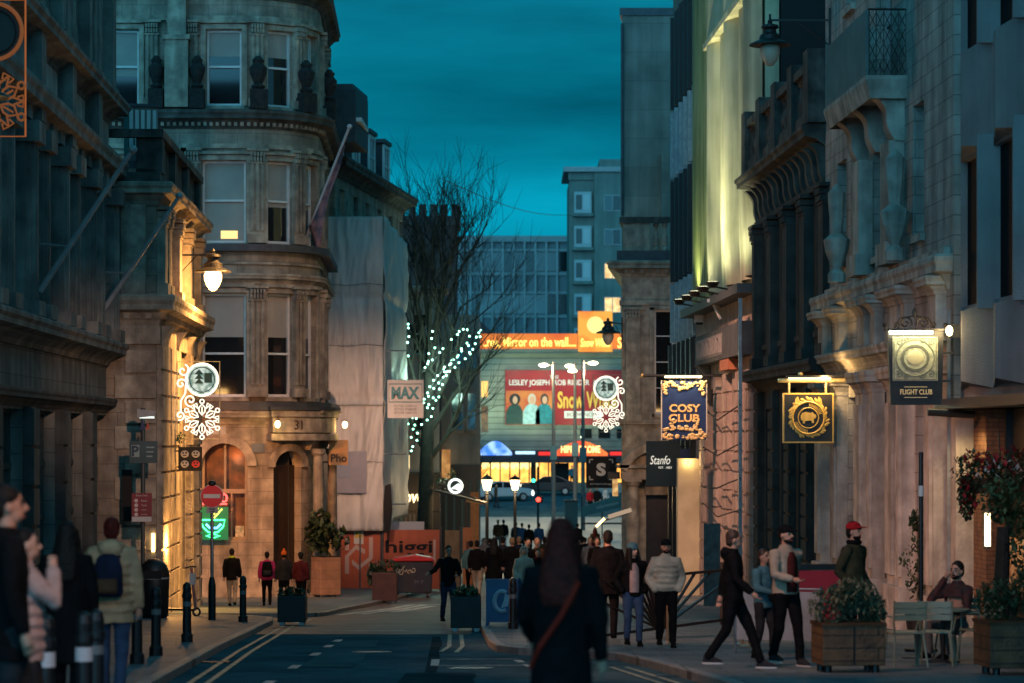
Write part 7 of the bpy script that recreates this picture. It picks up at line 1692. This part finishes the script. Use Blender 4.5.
def car(label, px, d, rz, m_, L=4.2):
    p = W(px, 0, d); t = thing('parked_car', label, 'car', (p.x, d, gz(d) + .01), rz)
    pr = [(-2.1, .35), (-2.08, .75), (-1.9, .92), (-1.0, 1.0), (-.35, 1.42), (.75, 1.45), (1.55, 1.12), (2.02, 1.0), (2.1, .7), (2.08, .3)]
    MB().prism(pr, -.85, .85).build('body', m_, t, bevel=.08); gl = MB(); gl.prism([(-.9, 1.0), (-.32, 1.37), (.18, 1.39), (.18, 1.0)], -.87, .87); gl.prism([(.26, 1.0), (.26, 1.39), (.72, 1.39), (1.35, 1.08), (1.35, 1.0)], -.87, .87); gl.build('window', GLASS, t)
    MB().prism([(-1.02, 1.02), (-.40, 1.405), (-.36, 1.40), (-.96, 1.01)], -.7, .7).build('windscreen', GLASS, t)
    for x in (-1.3, 1.3):
        for y in (-.86, .86): w = MB().tube([(x, y - .09, .32), (x, y + .09, .32)], .32, 16).build('wheel', BLACKM, t); MB().tube([(x, y - .1, .32), (x, y + .1, .32)], .19, 12).build('rim', STEEL, w)
    for y in (-.6, .6): MB().ell((-2.07, y, .72), .06, .17, .1).build('headlight', emis('headlight', (1.0, .9, .65), 2.5), t); MB().ell((2.07, y, .8), .05, .15, .09).build('tail_light', emis('tail_light', (.8, .02, .01), .8), t)
    return t
car('silver car with lit headlights turned side-on before the theatre', 503, 188, math.pi + .25, mat('silver_paint', (.42, .43, .44), None, .3, metal=.5)); car('dark car half hidden behind the tall columns', 548, 196, 0, mat('dark_car', (.02, .02, .024), None, .25))
p = W(596, 505, 152); t = thing('site_barrier', 'teal printed barrier fence rising across the square near the portal', 'barrier', (W(592, 0, 152).x, 152, gz(152))); TB = mat('barrier_teal', (.03, .16, .16), (.022, .11, .115), .5, 1)
MB().prism([(-.6, 1.35), (1.9, 1.95), (1.9, 2.75), (-.6, 1.95)], -.05, .05).build('banner', TB, t); letters('information', t, mat('barrier_text', (.40, .48, .46), None, .5), .9, -.08, 2.05, w=1.3, h=.2).rotation_euler = (0, -.235, 0)
for x in (-.6, .6, 1.9): MB().tube([(x, 0, 0), (x, 0, 2.6)], .04, 6).build('post', BLACK, t)
MB().box(-.6, 1.9, -.06, .06, .9, 1.0).build('rail', BLACK, t)
t = thing('utility_cabinet', 'dark green utility cabinet at the foot of the tall columns', 'cabinet', (W(572, 0, 158).x, 158, gz(158))); MB().box(-.45, .35, -.3, .3, .0, 1.9).build('case', mat('cabinet_green', (.02, .055, .055), None, .5), t); MB().box(-.5, .4, -.34, .34, 1.9, 2.0).build('lid', BLACK, t)
t = thing('low_wall', 'low pale wall along the theatre forecourt', 'wall', (W(545, 0, 200).x, 200, gz(200))); MB().box(-1.5, 4, -.2, .2, 0, .75).build('wall', mat('forecourt_wall', (.33, .27, .20), (.25, .2, .15), .8, 2), t)
t = thing('strip_sign', 'slanting glowing strip sign at the foot of the portal building', 'sign', tuple(W(607, 520, 100))); MB().bar((-.2, 0, -.05), (.95, 0, .32), .07).build('board', mat('strip_dark', (.05, .04, .03), None, .5), t); MB().bar((-.42, -.05, -.25), (-.1, -.05, .06), .085).build('tube', emis('strip_gold', (1.0, .62, .2), 8), t); MB().bar((.05, -.05, .12), (.95, -.05, .40), .16).build('face', emis('strip_face', (1.0, .75, .5), .35), t)
t = thing('lantern_sign', 'small lit box lantern on the portal corner', 'sign', tuple(W(615, 490, 105.6))); MB().box(-.1, .12, -.1, .1, -.25, .45).build('case', emis('lantern_box', (1.0, .65, .25), .8, (.5, .25, .08), 6), t); MB().box(-.3, .2, -.15, .12, .46, .75).build('cap', IRON, t)
for i, (px, py, d, s, m_) in enumerate(((697, 315, 86.5, .55, 'WHITE'), (656, 538, 70, .4, 'x'))):
    if m_ == 'x': continue
    p = W(px, py, d); t = thing('alarm_box', 'pale grey-green alarm box on the cream building flank', 'alarm box', (XR(d) - .02, d, p.z)); MB().box(-.3, .0, -.12, .12, -.25, .25).build('case', WHITEP, t); MB().box(-.27, -.03, -.1, .1, -.33, -.252).build('foot', BLACK, t)
p = W(726, 308, 80); t = thing('wall_bracket_light', 'pale bracket spotlight above the worn lintel lettering', 'wall light', (XR(80) - .5, 80, p.z)); MB().tube([(.3, 0, -.35), (.05, 0, .18)], .05, 8).build('arm', WHITEP, t); MB().box(-.12, .35, -.1, .1, .18, .30).build('hood', WHITEP, t); MB().ell((.18, 0, .06), .1, .08, .08).build('lamp_glass', MATS['frosted_glass'], t)
p = W(838, 415, 58); t = thing('security_camera', 'small dome security camera on the pale pilaster', 'camera', (XR(58) - .42, 58, p.z)); MB().box(-.05, .2, -.05, .05, .05, .1).build('mount', GREYP, t); MB().ell((-.02, 0, 0), .09, .09, .09).build('dome', mat('dome_blue', (.03, .05, .06), None, .2), t)

# ---- bare winter tree with fairy lights
BARK = mat('tree_bark', (.028, .024, .02), (.014, .012, .01), .9, 5, .4)
tb = Vector((W(424, 0, 117).x, 117, gz(117))); tree = thing('bare_tree', 'large bare winter tree with upswept twigs wrapped in white lights', 'tree', tuple(tb))
tk = MB(); cr = MB(); rt = random.Random(5); LIMBS = []
def branch(p, dvec, L, r0, lev, mbx):
    pts = [p]; rs = [r0]; n = 5 if lev < 3 else 3; d_ = dvec.normalized()
    for i in range(n):
        d_ = (d_ + Vector((rt.uniform(-1, 1), rt.uniform(-1, 1), rt.uniform(-.5, 1))) * (.16 if lev < 3 else .12) + Vector((0, 0, .06))).normalized(); p = p + d_ * L / n; pts.append(p); rs.append(r0 * (1 - .62 * (i + 1) / n))
    mbx.tube(pts, rs, 7 if lev < 2 else (5 if lev < 3 else 3))
    if lev == 1: LIMBS.append(pts)
    if lev >= 4: return
    kids = (3, 5, 6, 5, 4)[lev]
    for i in range(kids):
        u = rt.uniform(.35, 1.0) if i else 1.0; j = min(n - 1, int(u * n)); q = pts[j].lerp(pts[j + 1], min(1, u * n - j)); dd = (pts[j + 1] - pts[j]).normalized()
        sp = (.75, .7, .6, .5, .45)[lev]; dv = (dd + Vector((rt.gauss(0, sp), rt.gauss(0, sp), rt.gauss(.25, .3)))).normalized()
        if dv.z < -.05: dv.z *= -.4
        branch(q, dv, L * rt.uniform(.5, .72), max(.011, rs[j] * .6), lev + 1, cr)
pts = [Vector((0, 0, 0)), Vector((.05, 0, 2.5)), Vector((.12, 0, 5.0)), Vector((.2, 0, 7.8)), Vector((.3, 0, 10.8))]
tk.tube(pts, [.42, .36, .32, .27, .18], 12); tk.build('trunk', BARK, tree, smooth=True)
for z, dv, L in ((5.0, (.62, -.2, .75), 4.0), (5.4, (-.45, .2, .85), 4.0), (6.2, (.55, .3, .8), 4.2), (6.6, (-.3, -.3, .95), 4.4), (7.0, (.45, -.4, .9), 4.8), (7.6, (.35, .2, .9), 4.6), (8.0, (-.3, .3, 1), 4.6), (8.6, (.05, -.3, 1), 4.8), (9.0, (.35, -.2, 1), 4.6), (9.3, (-.25, -.2, .9), 4.4), (9.6, (.2, .2, 1), 4.4), (10, (-.05, 0, 1), 4.4), (9.7, (.3, 0, .95), 4.2)):
    u = z / 10 * 4; j = min(3, int(u)); branch(pts[j].lerp(pts[j + 1], u - j), Vector(dv), L, .13, 1, cr)
cr.build('crown', BARK, tree)
BULB = emis('fairy_bulb', (.36, 1.0, .70), 12)
bm_ = MB().ell((0, 0, 0), .040, .040, .040, 8, 6).mesh('bulb'); bm_.materials.append(BULB)
STR = [[(508, 392), (515, 392)], ]
runs = [[(398, 448), (404, 432), (410, 420), (422, 404), (432, 390), (446, 374), (458, 364), (470, 355), (483, 328)], [(412, 440), (416, 420), (424, 400), (436, 378), (446, 366), (460, 352), (470, 338), (466, 322)], [(407, 320), (409, 335), (406, 349), (405, 357), (416, 356)], [(432, 330), (430, 338), (438, 344), (430, 352), (427, 366), (421, 372)], [(424, 412), (432, 400), (438, 392), (444, 378), (456, 352), (474, 352)], [(400, 470), (410, 455), (416, 440), (420, 428), (430, 418), (440, 392)], [(464, 326), (458, 334), (452, 340), (447, 346), (441, 352), (434, 358), (428, 364), (424, 372)], [(482, 330), (476, 336), (470, 343), (464, 347), (459, 353), (453, 360), (447, 366), (441, 374)]]
names = ['long lower string of white bulbs climbing from pub sign to outer twig', 'string of white bulbs along the middle limb of the bare tree', 'short string of white bulbs by the scaffold edge', 'short string of white bulbs hanging beside the trunk', 'string of white bulbs crossing between two limbs', 'string of white bulbs dangling below the white board', 'string of white bulbs on the upper outer limb', 'string of white bulbs on the lowest outer limb']
for ri, run in enumerate(runs):
    d = 115.6 - .2 * ri; P3 = [W(x, y, d) for x, y in run]; t = thing('string_lights', names[ri], 'string lights', tuple(P3[0]), 0, 'fairy lights in the bare tree')
    MB().tube([p - P3[0] for p in P3], .02, 5).build('wire', BLACKM, t)
    tot = 0; step = .21 if ri > 5 else .27
    for a, c in zip(P3, P3[1:]):
        L = (c - a).length; n = max(1, int(L / step))
        for i in range(n):
            b_ = bpy.data.objects.new('bulb', bm_); COL.objects.link(b_); b_.parent = t; b_.location = a.lerp(c, (i + rt.random() * .6) / n) - P3[0] + Vector((rt.uniform(-.06, .06), -.05, rt.uniform(-.06, .06)))
# second, thinner tree between the shops and the theatre
t = thing('bare_tree', 'thin bare tree with drooping twigs in front of the theatre flank', 'tree', (W(461, 0, 140).x, 140, gz(140))); tk = MB(); cr = MB(); LIMBS = []
tk.tube([(0, 0, 0), (.05, 0, 2.5), (-.1, 0, 5.5)], [.2, .16, .08], 9); tk.build('trunk', BARK, t, smooth=True)
for z, dv, L in ((2.6, (.35, .2, .8), 2.0), (3.2, (-.6, 0, .7), 2.2), (4.0, (.2, -.3, .9), 2.0), (4.8, (-.3, .2, .9), 2.2), (5.3, (.0, 0, 1), 2.2)): branch(Vector((0, 0, z)), Vector(dv), L, .07, 2, cr)
cr.build('crown', BARK, t)
# ================================================================ sky and lights
w = bpy.data.worlds.new('World'); SC.world = w; w.use_nodes = True
N = w.node_tree.nodes; L = w.node_tree.links; bg = N['Background']
sky = N.new('ShaderNodeTexSky'); sky.sky_type = 'NISHITA'; sky.sun_disc = False; sky.sun_elevation = R(2.0); sky.sun_rotation = R(200); sky.air_density = 1.0; sky.dust_density = .6; sky.ozone_density = 3
bw = N.new('ShaderNodeRGBToBW'); L.new(sky.outputs['Color'], bw.inputs['Color'])
tint = N.new('ShaderNodeMixRGB'); tint.blend_type = 'MULTIPLY'; tint.inputs['Fac'].default_value = 1; L.new(bw.outputs['Val'], tint.inputs['Color1']); tint.inputs['Color2'].default_value = (.002, .585, .90, 1)
tc = N.new('ShaderNodeTexCoord'); mp = N.new('ShaderNodeMapping'); mp.inputs['Scale'].default_value = (1.5, 1.5, 9); L.new(tc.outputs['Generated'], mp.inputs['Vector'])
nz = N.new('ShaderNodeTexNoise'); nz.inputs['Scale'].default_value = 2.2; nz.inputs['Detail'].default_value = 6; nz.inputs['Roughness'].default_value = .55; L.new(mp.outputs['Vector'], nz.inputs['Vector'])
rp = N.new('ShaderNodeValToRGB'); rp.color_ramp.elements[0].position = .38; rp.color_ramp.elements[1].position = .65; rp.color_ramp.elements[0].color = (.58, .60, .63, 1); rp.color_ramp.elements[1].color = (1.5, 1.45, 1.4, 1); L.new(nz.outputs['Fac'], rp.inputs['Fac'])
cl = N.new('ShaderNodeMixRGB'); cl.blend_type = 'MULTIPLY'; cl.inputs['Fac'].default_value = 1; 
sz = N.new('ShaderNodeSeparateXYZ'); L.new(tc.outputs['Generated'], sz.inputs['Vector'])
bz = N.new('ShaderNodeValToRGB'); el = bz.color_ramp.elements; el[0].position = .0; el[0].color = (1.0, 1.0, 1.0, 1); el[1].position = .19; el[1].color = (.82, .82, .84, 1)
for po, vv in ((.07, 1.15), (.092, 1.55), (.108, 1.05), (.13, .80)):
    e_ = el.new(po); e_.color = (vv, vv, vv, 1)
L.new(sz.outputs['Z'], bz.inputs['Fac'])
bm2 = N.new('ShaderNodeMixRGB'); bm2.blend_type = 'MULTIPLY'; bm2.inputs['Fac'].default_value = 1; L.new(tint.outputs['Color'], bm2.inputs['Color1']); L.new(bz.outputs['Color'], bm2.inputs['Color2'])
L.new(bm2.outputs['Color'], cl.inputs['Color1']); L.new(rp.outputs['Color'], cl.inputs['Color2']); 
sx = N.new('ShaderNodeSeparateXYZ'); L.new(tc.outputs['Generated'], sx.inputs['Vector'])
zr = N.new('ShaderNodeValToRGB'); zr.color_ramp.elements[0].position = .14; zr.color_ramp.elements[1].position = .7; zr.color_ramp.elements[0].color = (1, 1, 1, 1); zr.color_ramp.elements[1].color = (ZEN * 10, ZEN, ZEN * 1.0, 1); L.new(sx.outputs['Z'], zr.inputs['Fac'])
zm = N.new('ShaderNodeMixRGB'); zm.blend_type = 'MULTIPLY'; zm.inputs['Fac'].default_value = 1; L.new(cl.outputs['Color'], zm.inputs['Color1']); L.new(zr.outputs['Color'], zm.inputs['Color2']); 
yb = N.new('ShaderNodeMath'); yb.operation = 'MULTIPLY_ADD'; yb.inputs[1].default_value = -1.0; yb.inputs[2].default_value = 0; L.new(sx.outputs['Y'], yb.inputs[0])
yr = N.new('ShaderNodeValToRGB'); yr.color_ramp.elements[0].position = .05; yr.color_ramp.elements[1].position = .8; yr.color_ramp.elements[0].color = (0, 0, 0, 1); yr.color_ramp.elements[1].color = (1, 1, 1, 1); L.new(yb.outputs[0], yr.inputs['Fac'])
ge = N.new('ShaderNodeMixRGB'); ge.blend_type = 'ADD'; L.new(yr.outputs['Color'], ge.inputs['Fac']); L.new(zm.outputs['Color'], ge.inputs['Color1'])
gm = N.new('ShaderNodeMixRGB'); gm.blend_type = 'MULTIPLY'; gm.inputs['Fac'].default_value = 1; L.new(bw.outputs['Val'], gm.inputs['Color1']); gm.inputs['Color2'].default_value = (GLOW * .20, GLOW * .70, GLOW * 1.08, 1); L.new(gm.outputs['Color'], ge.inputs['Color2'])
L.new(ge.outputs['Color'], bg.inputs['Color'])
bg.inputs['Strength'].default_value = SKY_STRENGTH
def lamp(kind, name, loc, power, col, size=.1, aim=None, spot=None, blend=.5):
    d = bpy.data.lights.new(name, kind); d.energy = power; d.color = col
    if kind != 'SUN': d.shadow_soft_size = size
    o = bpy.data.objects.new(name, d); COL.objects.link(o); o.location = loc
    if aim is not None: o.rotation_euler = (Vector(aim) - Vector(loc)).to_track_quat('-Z', 'Y').to_euler()
    if spot: d.spot_size = R(spot); d.spot_blend = blend
    return o
s = lamp('SUN', 'sun', (0, -20, 60), .03, (1.0, .85, .7)); s.data.angle = R(20); s.rotation_euler = (R(70), 0, R(-20))
AMB = (1.0, .46, .12); WARM = (1.0, .62, .32); ROSY = (1.0, .43, .27)
lampz = W(213, 272, 68.0)
lamp('POINT', 'street_lamp_light', (lampz.x, 68.0, lampz.z - .62), 380 * K_AMB, AMB, .12)
q = W(153.5, 545, 62.2); lamp('POINT', 'pavilion_tube_light', (q.x + .25, q.y + 1.4, q.z), 200 * K_AMB, AMB, .1); lamp('SPOT', 'sheet_fill_light', (-5.3, 87.2, 1.7), 1500 * K_AMB, (1.0, .54, .34), .12, (-5.6, 96.5, 1.5), 60, 1.0)  # sheet beam is added to brighten the scaffold sheeting, no fitting
# added lamps, hidden or out of frame, put in to warm the facades
def added_lantern(label, wall, lampp):
    return street_lantern(label, wall, lampp, True, MATS['amber_globe'])
added_lantern('added unseen bracket lamp round the rear of the lamp-lit pavilion', (-10.6, 74.15, 3.9), (-10.6, 75.1, 3.4)); lamp('SPOT', 'rear_fill_light', (-10.6, 75.2, 2.8), 3000 * K_AMB, (1.0, .35, .08), .2, (-9.6, 88, -4.5), 78, 1.0)
added_lantern('added unseen bracket lamp on the bank front, out past the frame', (XL(36) + .02, 36, 6.9), (XL(36) + 1.0, 36, 6.4)); lamp('SPOT', 'bank_fill_light', (XL(36) + 1.2, 36, 5.8), 2600 * K_ROSE, ROSY, .3, (7.9, 50.5, -2.4), 42, 1.0)
added_lantern('added unseen bracket lamp on the glass strip building end', (6.5, 97.05, 3.4), (6.5, 97.9, 2.9)); lamp('SPOT', 'end_fill_light', (6.3, 98.0, 2.4), 420 * K_AMB, (1.0, .5, .25), .2, (5.2, 106, .5), 130, .8)

def added_catenary(label, d, x, z, power, col, aim, cone, bl=.7):  # added wire lamps above the frame, there to light the street
    t = thing('added_catenary_lamp', label, 'street lamp', (x, d, z)); MB().tube([(XL(d) - x, 0, 1.2), (0, 0, .35), (XR(d) - x, 0, 1.2)], .012, 5).build('span_wire', BLACKM, t)
    MB().lathe([(.34, 0), (.36, .03), (.12, .22), (.04, .36)], 16).build('hood', IRON, t); MB().lathe([(.26, -.05), (.28, .0)], 14).build('lamp_glass', MATS['amber_globe'], t)
    l_ = lamp('SPOT', 'catenary_fill_light', (x, d, z - .15), power, col, .25, aim, cone, bl); l_.data.specular_factor = .25
added_catenary('added unseen lamp hung on a wire high over the road by the pavilion', 68.0, -1.5, 13.9, 6500 * K_CAT, (1.0, .43, .20), (-3.2, 86, -4.5), 78, 1.0)
added_catenary('added unseen lamp hung on a wire over the road before the club building', 28.0, -.5, 7.1, 1900 * K_CAT, (1.0, .42, .24), (4.8, 37.5, -1.0), 64, .8)
added_catenary('added unseen lamp hung on a wire over the road before the flagpoled bank', 13.0, -.5, 5.2, 950 * K_CAT, (1.0, .42, .20), (-4.0, 22.5, -.5), 48, .7)
lamp('SPOT', 'catenary_fill_light', (-.5, 28.3, 6.9), 12000 * K_CAT, (1.0, .55, .36), .25, (-9.3, 62.5, 1.2), 15, 1.0)  # added beam to lift the pavilion front, no fitting of its own
lamp('SPOT', 'catenary_fill_light', (-1.5, 68.2, 13.7), 38000 * K_CAT, AMB, .25, (-9.6, 68, .4), 40, 1.0)  # added beam that gilds the pavilion's street wall
lamp('SPOT', 'catenary_fill_light', (-1.4, 68.2, 13.7), 16000 * K_CAT, (1.0, .50, .33), .25, (6.9, 80, -1.0), 40, 1.0)  # added beam for the floodlit building's ground floor
lamp('POINT', 'door_lamp_light_a', (CX + 1.6, 84.0, 2.0), 7, (1.0, .62, .22), .08)
# door canopy lamps
b = CORN['b']
for sx_, nm in ((door[0] - .15, 'round glowing wall lamp at the inner end of the door canopy'), (S2 + .1, 'star-bright wall lamp at the street end of the door canopy')):
    q = map3(sx_, -.85, 0); t = thing('wall_light', nm, 'wall light', (b.e.location.x + q[0], b.e.location.y + q[1], 2.05)); MB().ell((0, 0, 0), .09, .09, .12).build('bulb', LAMPW, t, smooth=True); MB().box(-.04, .04, .0, .35, .12, .17).build('arm', BLACK, t); lamp('POINT', 'door_lamp_light', (b.e.location.x + q[0], b.e.location.y + q[1] - .16, 1.97), 11, (1.0, .66, .25), .1)
lamp('POINT', 'shop_window_light', (-9.05, 84.4, .9), 7, (1.0, .42, .2), .1)
for i, q in enumerate(FLOODPTS): lamp('SPOT', 'floodlight_beam', (q[0], q[1], q[2] + .05), 330 * K_FLOOD, (1.0, .98, .60), .35, (q[0] + .95, q[1], q[2] + 7), 120, .7)
lamp('SPOT', 'floodlight_beam', (XR(80) - 1.2, 80, 6.2), 2600 * K_FLOOD, (1.0, .98, .60), .35, (XR(80) + .3, 80, 15), 95, 1.0)  # added wash for the upper wall, no separate floodlight
lamp('SPOT', 'floodlight_beam', (XR(87) - 1.0, 87, 6.2), 330 * K_FLOOD, (.95, 1.0, .42), .12, (XR(87), 87, 12), 110, .7)
def strip(name, loc, sx_, sy, power, col, aim):
    d = bpy.data.lights.new(name, 'AREA'); d.shape = 'RECTANGLE'; d.size = sx_; d.size_y = sy; d.energy = power; d.color = col; o = bpy.data.objects.new(name, d); COL.objects.link(o); o.location = loc; o.rotation_euler = (Vector(aim) - Vector(loc)).to_track_quat('-Z', 'Y').to_euler(); return o
p = W(912, 333, 45.5); strip('club_sign_light', (p.x, p.y - .26, p.z - .02), .8, .05, 5.5, (1.0, .86, .5), (p.x, p.y + .05, p.z - .8))
p = W(684, 378, 81); strip('cosy_sign_light', (p.x, p.y - .45, p.z + .1), 1.2, .05, 16, (1.0, .78, .42), (p.x, p.y, p.z - 1.0))
p = W(808, 380, 57.2); strip('animal_sign_light', (p.x, p.y - .35, p.z - .05), 1.0, .05, 9, (1.0, .70, .34), (p.x, p.y, p.z - .8)); lamp('POINT', 'animal_bar_light', (XR(57.2) - .55, 57.0, W(0, 377, 57).z), 26, (1.0, .60, .22), .05)
p = W(951, 331, 45.2); lamp('POINT', 'pier_bulb_light', (p.x - .1, p.y - .14, p.z), 16, (1.0, .72, .32), .05)
p = W(962, 414, 45.0); lamp('SPOT', 'ledge_spot_light', (p.x - .2, p.y - .5, p.z - .15), 60, (1.0, .66, .28), .06, (p.x + .2, p.y + .2, p.z - 2.0), 120, .6); p = W(984, 520, 43.4); lamp('POINT', 'tube_light', (p.x - .3, p.y - .1, p.z), 7, WARM, .08)
lamp('POINT', 'doorway_light', (XR(86.6) - .55, 86.4, .8), 60, (1.0, .72, .30), .15)
for x in (3.0, 6.0, 9.0): lamp('SPOT', 'banner_light', (-4 + x + 1.0, 221.0, 8.2), 900 * K_TH, (1.0, .86, .62), .2, (-4 + x + 1.5, 224.8, 4.6), 110, .8)
for x in (1.5, 5.5, 10): lamp('SPOT', 'theatre_wash_light', (-4 + x, 221.0, 1.6), 1500 * K_TH, (.75, 1.0, .62), .2, (-4 + x, 225, 7), 120, .8)  # added wash beams, no fittings modelled
for px, d in ((543.5, 165), (571, 170), (593, 160)): lamp('POINT', 'square_lamp_light', tuple(W(px, 369, d)), 3600 * K_TH, (1.0, .80, .50), .3)
for px, d in ((487, 118), (515, 128)): lamp('POINT', 'lantern_light', tuple(W(px, 489, d) + Vector((0, -.4, 0))), 200, (1.0, .68, .34), .2)
lamp('POINT', 'pub_light', (-4.6, 119.4, -1.6), 60, (1.0, .55, .22), .2)
lamp('POINT', 'tree_glow_light', tuple(W(440, 380, 115)), 420, (.55, 1.0, .75), .6)

# ================================================================ camera
cd = bpy.data.cameras.new('camera'); cam = bpy.data.objects.new('camera', cd); COL.objects.link(cam); SC.camera = cam
cam.location = (0, 0, HC); cam.rotation_euler = (R(90), 0, 0); cd.sensor_width = 36; cd.lens = 36 * FPX / 1024; cd.shift_y = (HY - 341.5) / 1024; cd.clip_start = .5; cd.clip_end = 6000
cd.dof.use_dof = True; cd.dof.focus_distance = 58; cd.dof.aperture_fstop = (cd.lens / 1000) / APERTURE
v = SC.view_settings; v.view_transform = 'Standard'; v.look = 'None'; v.exposure = EXPO; v.gamma = 1; v.use_curve_mapping = False
SC.cycles.max_bounces = 6; SC.cycles.diffuse_bounces = 3; SC.cycles.glossy_bounces = 2; SC.cycles.transmission_bounces = 2; SC.cycles.sample_clamp_indirect = 3; SC.cycles.caustics_reflective = False; SC.cycles.caustics_refractive = False; SC.cycles.use_denoising = True
SC.render.engine = 'CYCLES'
